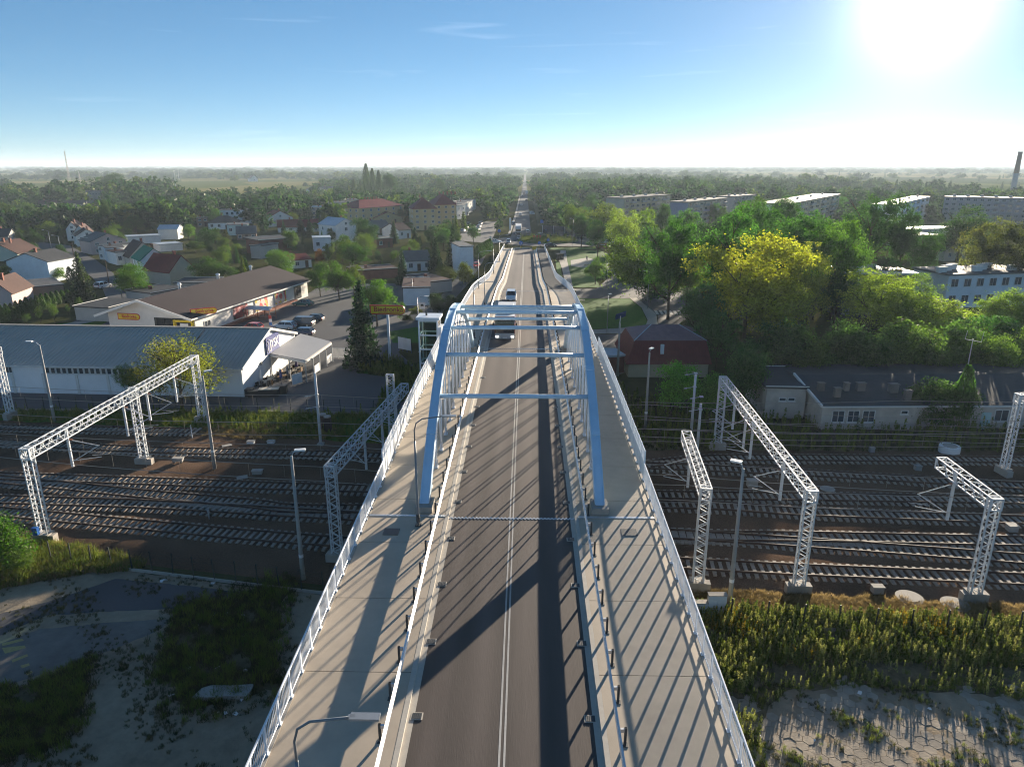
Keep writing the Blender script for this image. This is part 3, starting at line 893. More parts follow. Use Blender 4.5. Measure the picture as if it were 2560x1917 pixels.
# ---- overhead line gantries
def lattice(mb, a, b, w, d, n, r, rl_=None, wide=None):
    """four chords with zigzag bracing from a to b; w across, d deep"""
    a, b = Vector(a), Vector(b)
    ax = (b - a).normalized()
    u = Vector((0, 0, 1)) if abs(ax.z) < 0.8 else (wide or Vector((1, 0, 0)))
    x = ax.cross(u).normalized(); y = x.cross(ax).normalized()
    rl_ = rl_ or r * 0.62
    cs = [x * (i * w / 2) + y * (j * d / 2) for i, j in ((-1, -1), (1, -1), (1, 1), (-1, 1))]
    for c in cs:
        mb.bar(a + c, b + c, r * 2)
    for f in range(4):
        c0, c1 = cs[f], cs[(f + 1) % 4]
        for k in range(n):
            p, q = a.lerp(b, k / n), a.lerp(b, (k + 1) / n)
            m = p.lerp(q, 0.5)
            mb.bar(p + c0, m + c1, rl_ * 2); mb.bar(m + c1, q + c0, rl_ * 2)
    for p in (a, b):
        for f in range(4):
            mb.bar(p + cs[f], p + cs[(f + 1) % 4], r * 2)

def gantry(label, legs, top, ends=None, drops=(), legw=(0.75, 0.42), beam=(0.75, 0.85), extra=None, armx=1):
    """legs: ground points; top: height of the beam axis; ends: where the beam begins and stops; drops: points along the beam"""
    base = legs[0]
    t = thing('overhead_line_gantry', label, 'gantry', (base.x, base.y, 0), 0, 'overhead line gantries')
    a, b = (ends or (legs[0], legs[-1]))
    d = (b - a).normalized()
    loc = lambda p, z: Vector((p.x - base.x, p.y - base.y, z))
    for p in legs:
        mb = MB(); q = loc(p, 0)
        lattice(mb, q + Vector((0, 0, .75)), q + Vector((0, 0, top + beam[1] / 2)), legw[0], legw[1], 9, 0.045, 0.022, wide=Vector((d.x, d.y, 0)))
        leg = mb.build('leg', M_STEELW, t)
        mb = MB()
        n = Vector((d.x, d.y, 0))
        for s in (-1, 1):
            mb.box(q + n * 0 + Vector((s * 0.42 * d.y, -s * 0.42 * d.x, .38)), (0.62, 0.95, 0.76), math.atan2(d.y, d.x))
        mb.build('footing', M_CONC, leg)
        mb = MB(); mb.box(q + Vector((0, 0, .82)), (1.15, 0.9, 0.10), math.atan2(d.y, d.x) - PI / 2); mb.build('base_plate', M_CONC, leg)
    mb = MB(); n_ = max(6, int((b - a).length / 1.0))
    lattice(mb, loc(a, top) - d * .3, loc(b, top) + d * .3, beam[0], beam[1], n_, 0.042, 0.02)
    mb.build('truss_beam', M_STEELW, t)
    for (f, ln) in drops:
        p = loc(a.lerp(b, f), top - beam[1] / 2)
        mb = MB(); mb.bar(p + Vector((0, 0, beam[1])), p - Vector((0, 0, ln)), 0.2, 0.14)
        for k in range(5):
            mb.box(p - Vector((0, 0, ln * (k + .5) / 5)), (0.24, 0.1, 0.06))
        dr = mb.build('dropper', M_STEELW, t)
        mb = MB()
        n = Vector((armx, 0.0, 0))
        q = p - Vector((0, 0, ln * 0.85)); q2 = p - Vector((0, 0, 0.35))
        tip = q + n * 1.9 + d * 1.2 + Vector((0, 0, .15))
        mb.tube([q2, tip + Vector((0, 0, 0.9))], 0.035, 6); mb.tube([q, tip + Vector((0, 0, 0.95))], 0.035, 6)
        mb.tube([q + Vector((0, 0, .1)), tip - Vector((0, 0, .15))], 0.03, 6)
        mb.tube([tip - n * .8, tip + d * 1.1 - Vector((0, 0, .35))], 0.02, 5)
        mb.build('registration_arm', M_STEELW, t)
        mb = MB()
        for k in range(4): mb.tube([q2 + n * (0.15 + .07 * k), q2 + n * (0.18 + .07 * k)], 0.07, 8)
        mb.build('insulator', mat('insulator brown', (0.18, 0.07, 0.04), 0.3, 0.2, 5.0), t)
    return t

gL = gantry('long white lattice gantry with three legs across the left tracks', [V(100, 1170), V(313, 1003), V(438, 912)], 8.0,
            drops=((0.17, 2.9), (0.47, 3.4), (0.62, 3.3), (0.82, 3.2)))
b0 = V(100, 1170)
mb = MB(); mb.box((-.35, -.45, 1.25), (0.42, 0.3, 0.62)); mb.box((-.35, -.45, 1.58), (0.48, 0.36, 0.05)); mb.build('blue_box', mat('blue cabinet', (0.02, 0.12, 0.42), 0.4, 0.1, 3.0), gL)
gantry('white lattice gantry close to the left bridge railing', [V(730, 1213), G(984, 1115)], 7.9, ends=(V(730, 1213), G(1010, 968, 8.0).xy.to_3d()), drops=((0.38, 3.0), (0.62, 3.0), (0.85, 3.0)), armx=-1)
gantry('leftmost lattice gantry leg, cut by the left frame edge', [V(25, 903)], 8.6, ends=(V(25, 903), V(25, 903) + Vector((-9, 1.5, 0))))
gantry('short white gantry arm nearest the right bridge railing', [V(1505, 1274)], 7.9, ends=(V(1505, 1274), G(1716, 1092, 7.9).xy.to_3d()), drops=((0.75, 3.0),), armx=-1)
gantry('long white lattice gantry spanning all the right tracks', [V(1722, 1280), V(1548, 970)], 7.9, drops=((0.22, 3.0), (0.55, 3.3), (0.64, 3.3), (0.8, 3.0)), armx=-1)
gantry('white gantry with a single hanging post at the right edge', [V(2100, 1298)], 7.8, ends=(V(2100, 1298), G(2357, 1160, 7.8).xy.to_3d()), drops=((0.72, 3.4),), armx=-1)
gantry('far lattice mast at the right edge below the low building', [V(2165, 1026)], 8.2, ends=(V(2165, 1026), V(2165, 1026) + Vector((9, 1, 0))))

# ---- tall tubular line masts
def mast(label, base, h, arms):
    t = thing('line_mast', label, 'mast', (base.x, base.y, 0), 0, 'tubular overhead line masts')
    mb = MB(); mb.tube([(0, 0, 0), (0, 0, h)], [0.17, 0.13], 10); mb.build('pole', M_STEELW, t, True)
    mb = MB(); mb.box((0, 0, .15), (0.7, 0.7, 0.3)); mb.build('footing', M_CONC, t)
    mb = MB()
    for z in arms: mb.tube([(0, 0, z), (-1.3, -.3, z - .15)], 0.03, 5); mb.box((0, 0, z), (0.36, 0.36, 0.12))
    mb.build('cross_arm', M_STEELW, t)
    mb = MB()
    for z in arms:
        for k in range(3): mb.tube([(-.95 - .1 * k, -.22 - .02 * k, z - .12), (-1.0 - .1 * k, -.24 - .02 * k, z - .12)], 0.07, 8)
    mb.build('insulator', mat('insulator white', (0.7, 0.7, 0.7), 0.3, 0.1, 4.0), t)
b = V(693, 962); mast('white tubular mast standing alone left of the bridge', b, HT(684 * K, 805 * K, b), (4.6, 6.0))
b = ZH(1132, 1460); mast('taller of the two tubular masts in front of the green bush', b, HT(1440 + 1170 / 3.943, 720 + 855 / 3.943, b), (6.0, 7.6))
b = ZH(1190, 1640); mast('shorter of the two tubular masts in front of the green bush', b, HT(1440 + 1222 / 3.943, 720 + 1140 / 3.943, b), (5.2, 6.6))

# ---- concrete lamp posts beside the rails
M_LPOLE = mat('concrete pole', (0.34, 0.33, 0.31), 0.8, 0.15, 2.0, 0.1)
def rail_lamp(label, base, h, dx, dy=0.0, steel=False):
    t = thing('lamp_post', label, 'lamp post', (base.x, base.y, 0), 0, 'lamp posts by the railway')
    mb = MB(); mb.tube([(0, 0, 0), (0, 0, h * .25), (0, 0, h)], [0.19, 0.16, 0.10], 10); mb.build('pole', M_LPOLE, t, True)
    mb = MB(); mb.tube([(0, 0, 1.9), (0, 0, 2.15)], 0.175, 10); mb.build('band', M_WHITE, t)
    mb = MB(); mb.tube([(0, 0, h - .05), (dx * .35, dy * .35, h + .3), (dx, dy, h + .42)], 0.04, 6); mb.build('bracket', M_GALV, t)
    mb = MB(); a = math.atan2(dy, dx)
    mb.box((dx * 1.25, dy * 1.25, h + .45), (0.75, 0.34, 0.12), a); mb.build('lamp_head', M_WHITE, t)
    return t
def rl_(label, bx, by, tx, ty, dx, dy=0.0):
    b = G(bx, by); rail_lamp(label, b, HT(tx, ty, b), dx, dy)
rl_('concrete lamp post in front of the white hall, left of the willow', 118 * K, 910 * K, 90 * K, 745 * K, -0.9)
rl_('leaning concrete lamp post beside the far leg of the long left gantry', 464 * K, 1013 * K, 440 * K, 812 * K, 0.35, .3)
rl_('concrete lamp post in the foreground left of the bridge', 655 * K, 1250 * K, 636 * K, 985 * K, 0.5, .1)
rl_('concrete lamp post in the foreground right of the bridge', 1823, 1512, 1603 * K, 1012 * K, -0.35, .2)
rl_('concrete lamp post in front of the red roofed house', 1393 * K, 925 * K, 1402 * K, 762 * K, 0.2, .3)
b = ZH(408, 868)
t = thing('utility_pole', 'bare concrete pole with a blue panel beside the red roofed house', 'pole', (b.x, b.y, 0))
h = HT(1440 + 425 / 3.943, 720 + 345 / 3.943, b)
mb = MB(); mb.tube([(0, 0, 0), (0, 0, h)], [0.2, 0.13], 10); mb.build('pole', M_LPOLE, t, True)
mb = MB(); mb.box((0.1, .15, h + 1.1), (1.7, 0.08, 1.1), R(25), Matrix.Rotation(R(35), 3, 'X')); mb.build('solar_panel', mat('blue panel', (0.02, 0.06, 0.16), 0.25, 0.2, 2.0), t)
mb = MB(); mb.tube([(0, 0, h), (0.1, .15, h + 1.0)], 0.05, 6); mb.build('bracket', M_GALV, t)

# ---- wires
M_WIRE = mat('copper wire', (0.42, 0.36, 0.31), 0.4, 0.1, 3.0, metal=0.5)
def wire(label, pts, r=0.026, group='overhead wires', drop=0.0):
    mb = MB(); full = []
    for a, b in zip(pts, pts[1:]):
        sag = 0.008 * (b - a).length
        for k in range(10):
            t = k / 10; p = a.lerp(b, t); p = p.copy(); p.z -= sag * 4 * t * (1 - t); full.append(p)
    full.append(pts[-1])
    mb.tube(full, r, 4)
    if drop:
        for p in full[2::1]:
            mb.bar(p, p - Vector((0, 0, drop)), .014)
    o = mb.build('overhead_wire', M_WIRE)
    return tag(o, label, 'wire', group)
for (a, m1, m2, b_, z) in ((L(0, 735), L(2100, 925), ZR(300, 742), ZR(2200, 832), 5.7), (L(0, 656), L(2100, 755), ZR(250, 580), ZR(2200, 718), 5.7),
                           (L(0, 505), L(2100, 580), ZR(200, 362), ZR(2200, 392), 5.7), (L(0, 285), L(2100, 362), ZR(130, 200), ZR(2200, 312), 5.7)):
    WN = WN + 1 if 'WN' in globals() else 0
    for dz in (0, 1.25):
        P = [Vector((p.x, p.y, z + dz)) for p in extend([a, m1, m2, b_], 45, 45)]
        wire(('lower contact' if dz == 0 else 'upper carrier') + ' wire strung above the ' + ('nearest track', 'second track from the camera', 'through track in the middle', 'far track beyond the ballast strip')[WN], P, drop=1.1 if dz else 0.0)
for fn, (ya, yb) in zip(('topmost', 'second', 'third', 'lowest'), ((868, 862), (905, 925), (925, 950), (942, 958))):
    pa, pb = G(1385 * K, ya * K, 7.0), G(2500 * K, yb * K, 7.0)
    wire(fn + ' thin feeder wire crossing in front of the long low building', [pa, pa.lerp(pb, .5), pb], 0.026, 'feeder wires on the right')

# ---- fences of dark posts and wires
M_FENCE = mat('fence steel', (0.035, 0.04, 0.038), 0.6, 0.2, 4.0, metal=0.3)
def fence(label, pts, n, h=1.9, wires=(0.5, 1.0, 1.45, 1.8), kerb=True, leanseed=1):
    t = thing('wire_fence', label, 'fence', (pts[0].x, pts[0].y, 0))
    o = pts[0]; Ls = [0]
    for a, b in zip(pts, pts[1:]): Ls.append(Ls[-1] + (b - a).length)
    def at(s):
        for i in range(len(pts) - 1):
            if s <= Ls[i + 1] + 1e-6:
                return pts[i].lerp(pts[i + 1], (s - Ls[i]) / (Ls[i + 1] - Ls[i])) - o
        return pts[-1] - o
    r = random.Random(leanseed)
    pm = MB(); pm.bar((0, 0, 0), (0, 0, h), 0.075); pmm = pm.mesh('fence_post', M_FENCE)
    for k in range(n + 1):
        p = put('post', pmm, t, at(Ls[-1] * k / n)); p.rotation_euler = (r.uniform(-.04, .04), r.uniform(-.04, .04), 0)
    mb = MB()
    for z in wires:
        mb.tube([at(Ls[-1] * k / n) + Vector((0, 0, z)) for k in range(n + 1)], 0.006, 4)
    mb.build('wires', M_FENCE, t)
    if kerb:
        mb = MB(); ps = [at(Ls[-1] * k / n) for k in range(n + 1)]
        for a, b in zip(ps, ps[1:]): mb.bar(a + Vector((0, 0, .11)), b + Vector((0, 0, .11)), 0.09, 0.24)
        mb.build('base_kerb', M_CONC, t)
    return t
fence('dark wire fence with a concrete base in front of the white hall', [V(-250, 882), V(0, 886), V(400, 888), V(880, 896)], 32)
fence('dark wire fence between the rails and the sandy yard on the left', [V(70, 1210), V(235, 1226), V(700, 1283)], 14, kerb=True, leanseed=4)
fence('dark wire fence on the sunny bank right of the bridge', [ZW(320, 303), ZW(560, 322), ZW(800, 345), ZW(1305, 370), ZW(1825, 385), ZW(2360, 400), ZW(2900, 430)], 11, h=2.0, wires=(0.3, 0.6, 0.9, 1.2, 1.5, 1.8), leanseed=5)

# ---- low white block wall by the right railing
b = ZW(165, 262)
t = thing('block_wall', 'low white stepped block wall beside the right railing', 'wall', (b.x, b.y, 0))
mb = MB()
for k in range(5):
    for j in range(4 if k < 3 else 6):
        mb.box((-1.5 + .62 * k, 0, .15 + .3 * j), (0.6, 0.42, 0.285))
mb.build('blocks', M_WHITE, t)
mb = MB(); mb.box((-.9, 0, 1.22), (1.9, 0.5, 0.06)); mb.box((.68, 0, 1.83), (1.3, 0.5, 0.06)); mb.build('coping', M_CONC, t)

# ---- small boxes, lids and cabinets along the tracks
def tbox(label, p, d, rz=0.0, m=None, legs=False):
    t = thing('trackside_box', label, 'box', (p.x, p.y, 0.05), rz, 'small trackside boxes')
    mb = MB(); zz = 0.22 if legs else 0
    mb.box((0, 0, d[2] / 2 + zz), d); mb.build('case', m or M_CONC, t)
    mb = MB(); mb.box((0, 0, d[2] + zz + .03), (d[0] * 1.15, d[1] * 1.15, 0.06)); mb.build('lid', M_PAVING, t)
    if legs:
        for s in (-1, 1):
            mb = MB(); mb.box((s * d[0] * .35, 0, .11), (0.1, d[1] * .7, 0.22)); mb.build('foot', M_DARKST, t)
tbox('pale concrete box on feet beside the middle gantry leg', L(1148, 405), (1.0, 0.6, 0.3), .1, M_PAVING, True)
tbox('flat pale slab leaning near the lamp base left of the bridge', L(1460, 300), (0.9, 0.55, 0.08), .5, M_PAVING)
tbox('left one of two small white boxes by the dry grass', L(1615, 283), (0.75, 0.55, 0.3), 0, M_WHITE)
tbox('right one of two small white boxes by the dry grass', L(1745, 281), (0.75, 0.55, 0.3), 0, M_WHITE)
tbox('pale box between the crossover tracks left of the bridge', L(1658, 488), (0.95, 0.55, 0.35), .1, M_PAVING, True)
tbox('flat slab beside the pale box between the crossover tracks', L(1558, 506), (0.9, 0.7, 0.1), .4, M_CONC)
tbox('small slab lying against the rails under the long left gantry', L(1096, 332), (0.6, 0.5, 0.1), .3, M_PAVING)
tbox('grey box next to the lamp post right of the bridge', ZR(706, 305), (0.9, 0.7, 0.7), 0, M_CONC)
tbox('small blue grey box on the far verge of the right tracks', ZR(1368, 112), (0.5, 0.45, 0.5), 0, M_GALV)
tbox('small grey box between the far right tracks', ZR(1621, 216), (0.6, 0.5, 0.55), 0, M_GALV)
tbox('small grey box in front of the nearest right track', ZR(1398, 888), (0.75, 0.5, 0.5), 0, M_CONC)
tbox('grey box between tracks at the right edge of the photo', ZR(2140, 552), (0.75, 0.6, 0.6), 0, M_CONC)
def lid(label, p, r, h=0.18, m=None):
    t = thing('manhole', label, 'manhole', (p.x, p.y, 0.02), 0, 'round concrete manholes')
    mb = MB(); mb.tube([(0, 0, 0), (0, 0, h)], r, 20); mb.build('ring', m or M_CONC, t)
    mb = MB(); mb.tube([(0, 0, h), (0, 0, h + .05)], r * .7, 16); mb.build('cover', M_CONC, t)
lid('round concrete manhole left one in front of the nearest right track', ZR(1577, 925), 0.95)
lid('round concrete manhole right one beside the right gantry foot', ZR(1828, 962), 0.95)
lid('round concrete manhole between the tracks near the long right gantry', ZR(1125, 318), 0.7, 0.1)
lid('tall white round tank lid on the far verge on the right', ZR(1796, 112), 1.05, 0.75, M_WHITE)
for k, (x, y) in enumerate(((1068, 1500), (1108, 1520))):
    p = Z7(x, y)
    t = thing('relay_cabinet', ('left' if k == 0 else 'right') + ' one of two dark brown posts beside the lone tubular mast', 'cabinet', (p.x, p.y, 0), 0, 'dark trackside cabinets')
    mb = MB(); mb.box((0, 0, .95), (0.75, 0.6, 1.9)); mb.build('case', mat('dark brown paint', (0.05, 0.03, 0.025), 0.6, 0.2, 3.0), t)
    mb = MB(); mb.tube([(0, 0, 1.9), (0, 0, 2.05)], 0.42, 14); mb.build('cap', M_PAVING, t)
for k, (px, py, h) in enumerate(((1238, 250, 1.7), (1348, 775, 1.1))):
    p = L(px, py)
    t = thing('track_marker', ('thin white marker post at the end of the short siding', 'small grey marker post between the near left tracks')[k], 'marker post', (p.x, p.y, 0))
    mb = MB(); mb.bar((0, 0, 0), (0, 0, h), 0.08); mb.build('post', M_WHITE if k == 0 else M_GALV, t)
    mb = MB(); mb.box((0, -.05, h - .15), (0.22 if k else .14, 0.02, 0.3)); mb.build('plate', M_GALV, t)

# ------------------------------------------------------------------ buildings
NAMED = []         # landmarks for describing the garden trees
FOOT = []          # footprints, so that no tree grows through a house
def wallmat(name, col, var=0.1):
    return mat('wall ' + name, col, 0.85, var, 0.8, 0.05, 6.0, spec=0.2, big=0.2)
W_WHITE = wallmat('white render', (0.76, 0.74, 0.70)); W_BLUEW = wallmat('bluish white render', (0.70, 0.75, 0.78))
W_PINK = wallmat('pink render', (0.52, 0.40, 0.37)); W_BEIGE = wallmat('beige render', (0.50, 0.44, 0.35))
W_GREY = wallmat('grey render', (0.42, 0.41, 0.39)); W_YEL = wallmat('yellow render', (0.54, 0.42, 0.22))
W_GREEN = wallmat('pale green render', (0.42, 0.48, 0.40)); W_BRICK = wallmat('brick red', (0.22, 0.09, 0.065), 0.25)
W_TEAL = wallmat('pale teal render', (0.40, 0.55, 0.55)); W_BROWN = wallmat('brown render', (0.26, 0.19, 0.15)); W_OCHRE = wallmat('pale ochre render', (0.47, 0.42, 0.28))
def roofmat(name, col, rough=0.7):
    return mat('roof ' + name, col, rough, 0.25, 1.2, 0.2, 5.0, spec=0.12, big=0.15)
R_DARK = roofmat('dark grey', (0.06, 0.062, 0.066)); R_RED = roofmat('red', (0.20, 0.035, 0.03)); R_BROWN = roofmat('brown', (0.085, 0.05, 0.042))
R_GREY = roofmat('grey', (0.13, 0.13, 0.13)); R_GREEN = roofmat('green', (0.02, 0.20, 0.12)); R_PALE = roofmat('pale metal', (0.42, 0.47, 0.52), 0.4); R_WINE = roofmat('wine red', (0.19, 0.042, 0.042), 0.6)
M_FRAME = mat('window frame white', (0.68, 0.68, 0.66), 0.5, 0.05, 3.0)
M_TRIM = mat('white trim', (0.68, 0.67, 0.64), 0.6, 0.08, 2.0)

_wc = {}
def win_meshes(w, h):
    k = (round(w, 1), round(h, 1))
    if k not in _wc:
        w, h = k
        f = MB(); t = 0.08
        f.box((0, -.02, h / 2 - t / 2), (w, .08, t)); f.box((0, -.02, -h / 2 + t / 2), (w, .08, t))
        f.box((-w / 2 + t / 2, -.02, 0), (t, .08, h - 2 * t)); f.box((w / 2 - t / 2, -.02, 0), (t, .08, h - 2 * t))
        if w > 0.9: f.box((0, -.015, 0), (0.06, .06, h - 2 * t))
        f.box((0, -.06, -h / 2 - .03), (w + .15, .16, .05))
        p = MB(); p.box((0, .005, 0), (w - 2 * t, .03, h - 2 * t))
        _wc[k] = (f.mesh('window', M_FRAME), p.mesh('pane', M_GLASS))
    return _wc[k]
def window(t, x, y, z, w, h, rz=0.0, pane=True):
    f, p = win_meshes(w, h)
    o = put('window', f, t, (x, y, z), rz)
    put('pane', p, o)
    return o

def extr(mb, prof, a, b, axis):
    """closed profile of (s, z) pushed from a to b along x or y"""
    n = len(prof)
    if axis == 'x':
        vs = [(a, s, z) for s, z in prof] + [(b, s, z) for s, z in prof]
    else:
        vs = [(s, a, z) for s, z in prof] + [(s, b, z) for s, z in prof]
    fs = [tuple(range(n - 1, -1, -1)), tuple(range(n, 2 * n))] + [(i, (i + 1) % n, n + (i + 1) % n, n + i) for i in range(n)]
    return mb.add(vs, fs)

def house(label, A, B, depth, eave, ridge=None, roof='gable', axis='x', wm=W_WHITE, rm=R_DARK, wins=(2, 1), cat='house', name='house', chimney=1, oh=0.4, side=0, apex=0.5, door=True, group=None, z0=0.0):
    A, B = Vector((A.x, A.y, 0)), Vector((B.x, B.y, 0))
    W_ = (B - A).length; a = math.atan2(B.y - A.y, B.x - A.x)
    t = thing(name, label, cat, (A.x, A.y, z0), a, group)
    FOOT.append((A, a, W_, depth)); NAMED.append((A + Vector((math.cos(a + .5), math.sin(a + .5), 0)) * W_ * .4, label))
    ridge = ridge or eave
    if roof == 'gable':
        S = depth if axis == 'x' else W_; E = W_ if axis == 'x' else depth
        wp = [(0, -.2), (0, eave), (S * apex, ridge), (S, eave), (S, -.2)]
        mb = MB(); extr(mb, wp, 0, E, axis); mb.build('wall', wm, t, recalc=True)
        sl0, sl1 = (ridge - eave) / (S * apex), (ridge - eave) / (S * (1 - apex))
        e0, e1 = eave - oh * sl0, eave - oh * sl1
        rp = [(-oh, e0 + .03), (-oh, e0 + .2), (S * apex, ridge + .22), (S + oh, e1 + .2), (S + oh, e1 + .03), (S * apex, ridge + .03)]
        mb = MB(); extr(mb, rp, -oh * .7, E + oh * .7, axis); rf = mb.build('roof', rm, t, recalc=True)
        top = ridge
        cpos = (E * .3, S * apex + .5) if axis == 'x' else (S * apex + .5, E * .3)
    elif roof == 'hip':
        mb = MB(); mb.box((W_ / 2, depth / 2, eave / 2 - .1), (W_, depth, eave + .2)); mb.build('wall', wm, t)
        o_ = oh + .1; k = min(W_, depth) / 2
        if W_ >= depth: r0, r1 = (k, depth / 2), (W_ - k, depth / 2)
        else: r0, r1 = (W_ / 2, k), (W_ / 2, depth - k)
        mb = MB(); c = [(-o_, -o_, eave), (W_ + o_, -o_, eave), (W_ + o_, depth + o_, eave), (-o_, depth + o_, eave)]
        p, q = (*r0, ridge), (*r1, ridge)
        lo = [(x, y, z - .15) for x, y, z in c]
        if W_ >= depth:
            mb.face(c[0], c[1], q, p); mb.face(c[1], c[2], q); mb.face(c[2], c[3], p, q); mb.face(c[3], c[0], p)
        else:
            mb.face(c[0], c[1], p); mb.face(c[1], c[2], q, p); mb.face(c[2], c[3], q); mb.face(c[3], c[0], p, q)
        for i in range(4): mb.face(lo[i], lo[(i + 1) % 4], c[(i + 1) % 4], c[i])
        mb.face(*lo[::-1])
        rf = mb.build('roof', rm, t); top = ridge; cpos = (W_ * .4, depth * .55)
    else:
        mb = MB(); mb.box((W_ / 2, depth / 2, eave / 2 - .1), (W_, depth, eave + .2)); mb.build('wall', wm, t)
        mb = MB(); mb.box((W_ / 2, depth / 2, eave + .13), (W_ + 2 * oh * .6, depth + 2 * oh * .6, .22)); rf = mb.build('roof', rm, t)
        for (x, y, dx, dy) in ((W_ / 2, -oh * .6 + .06, W_ + 1.1 * oh, .1), (W_ / 2, depth + oh * .6 - .06, W_ + 1.1 * oh, .1)):
            mb = MB(); mb.box((x, y, eave + .3), (dx, dy, .1)); mb.build('roof_edge', M_TRIM, rf)
        top = eave; cpos = (W_ * .35, depth * .5)
    for k in range(chimney):
        mb = MB(); cx, cy = cpos[0] + k * 2.2, cpos[1]
        mb.box((cx, cy, top + .25), (.6, .6, 1.5)); mb.box((cx, cy, top + 1.02), (.75, .75, .12))
        mb.build('chimney', W_BRICK, rf)
    nc, nrw = wins
    if nrw:
        fh = eave / nrw
        for r_ in range(nrw):
            for c_ in range(nc):
                x = W_ * (c_ + .5) / nc; z = fh * r_ + fh * .55
                if door and r_ == 0 and c_ == nc // 2 and nc > 1:
                    mb = MB(); mb.box((0, 0, 1.05), (1.0, .1, 2.1)); d = mb.build('door', mat('door brown', (0.12, 0.06, 0.035), 0.5, 0.2, 2.0), t)
                    d.location = (x, -.03, 0); continue
                window(t, x, -.03, z, min(1.3, W_ / nc * .55), min(1.4, fh * .48))
            if side:
                for c_ in range(side):
                    y = depth * (c_ + .5) / side
                    window(t, W_ + .03, y, fh * r_ + fh * .55, 1.1, min(1.3, fh * .48), PI / 2)
                    window(t, -.03, y, fh * r_ + fh * .55, 1.1, min(1.3, fh * .48), -PI / 2)
    if roof == 'gable' and axis == 'y' and nrw and ridge - eave > 1.6:
        window(t, W_ * apex, -.03, eave + (ridge - eave) * .25, 1.0, 1.1)
    return t

def hz(Z, label, xl, yl, xr, yr, ye, yr_, depth, *a, **k):
    """house measured on a crop: base left, base right, eave row and ridge row"""
    A, B = Z(xl, yl), Z(xr, yr)
    s, ox, oy = {Z1: (3.45, 0, 360), Z2: (3.45, 600, 360), Z4: (3.45, 1400, 380), Z5: (3.45, 1920, 360)}[Z]
    e = HT(ox + xl / s, oy + ye / s, A); M_ = (A + B) / 2
    rd = HT(ox + (xl + xr) / 2 / s, oy + yr_ / s, M_) if yr_ else None
    return house(label, A, B, depth, max(2.4, e), rd and max(rd, e + .8), *a, **k)

# ---- the long white hall with the bed store
def facade(A, B):
    """sight line through a pixel -> (distance along A-B, height) on that upright wall"""
    d = (B - A).normalized(); n = Vector((-d.y, d.x, 0))
    def f(px, py):
        u, fw, dn = ray(px, py)
        r = Vector((u * CY - fw * SY, u * SY + fw * CY, -dn))
        t = (A - Vector((CAM.x, CAM.y, 0))).dot(n) / r.dot(n)
        p = Vector(CAM) + r * t
        return (p - A).dot(d), p.z
    return f
Bj = G(611, 992); Lj = G(0, 981); dj = (Bj - Lj).normalized()
Aj = Bj - dj * 58; Dj = 20.5; Ej, Rj = 4.0, 7.0
aj = math.atan2(dj.y, dj.x)
hall = thing('store_hall', 'long white hall with a grey ribbed metal roof and a furniture shop', 'store', (Aj.x, Aj.y, 0), aj)
FOOT.append((Aj, aj, 58, Dj))
mb = MB(); extr(mb, [(0, -.2), (0, Ej), (Dj / 2, Rj), (Dj, Ej), (Dj, -.2)], 0, 58, 'x'); mb.build('wall', mat('wall white sheet', (0.78, 0.79, 0.80), 0.6, 0.08, 0.6, big=0.15), hall, recalc=True)
M_RIBROOF = mat('ribbed metal roof', (0.44, 0.405, 0.36), 0.6, 0.12, 0.4, metal=0.0, spec=0.15, big=0.12)
mb = MB(); o_ = .35; sl = (Rj - Ej) / (Dj / 2)
extr(mb, [(-o_, Ej - o_ * sl + .02), (-o_, Ej - o_ * sl + .16), (Dj / 2, Rj + .18), (Dj + o_, Ej - o_ * sl + .16), (Dj + o_, Ej - o_ * sl + .02), (Dj / 2, Rj + .02)], -.3, 58.3, 'x')
hr = mb.build('roof', M_RIBROOF, hall, recalc=True)
rb = MB(); rb.bar((0, -o_ + .02, Ej - o_ * sl + .19), (0, Dj / 2, Rj + .21), 0.16, 0.07); rb.bar((0, Dj + o_ - .02, Ej - o_ * sl + .19), (0, Dj / 2, Rj + .21), 0.16, 0.07)
rb_m = rb.mesh('roof_rib', M_RIBROOF)
for k in range(97):
    put('roof_rib', rb_m, hr, (0.2 + k * 0.6, 0, 0))
mb = MB(); mb.bar((-.3, Dj / 2, Rj + .26), (58.3, Dj / 2, Rj + .26), .5, .08); mb.build('ridge_cap', M_RIBROOF, hr)
for sgn in (0, 1):
    mb = MB(); p = (58.34, -o_, Ej - o_ * sl + .1) if sgn == 0 else (58.34, Dj + o_, Ej - o_ * sl + .1)
    mb.bar(p, (58.34, Dj / 2, Rj + .12), .1, .34); mb.build('verge_board', M_TRIM, hr)
mb = MB(); mb.bar((-.3, -o_ - .08, Ej - o_ * sl + .05), (58.3, -o_ - .08, Ej - o_ * sl + .05), .16, .14); mb.build('gutter', M_TRIM, hr)
fj = facade(Aj, Bj)
w0, w1 = fj(112, 925)[0], fj(352, 932)[0]
for k in range(17):
    window(hall, w0 + (w1 - w0) * (k + .5) / 17, -.03, 3.3, (w1 - w0) / 17 * .92, 0.9)
window(hall, fj(22, 921)[0], -.03, 3.3, 1.0, 0.9)
for px in (35, 112, 195, 272, 330, 430, 520):
    x = fj(px, 960)[0]; mb = MB(); mb.box((x, -.05, 1.45), (.35, .12, 2.9)); mb.build('pilaster', M_TRIM, hall)
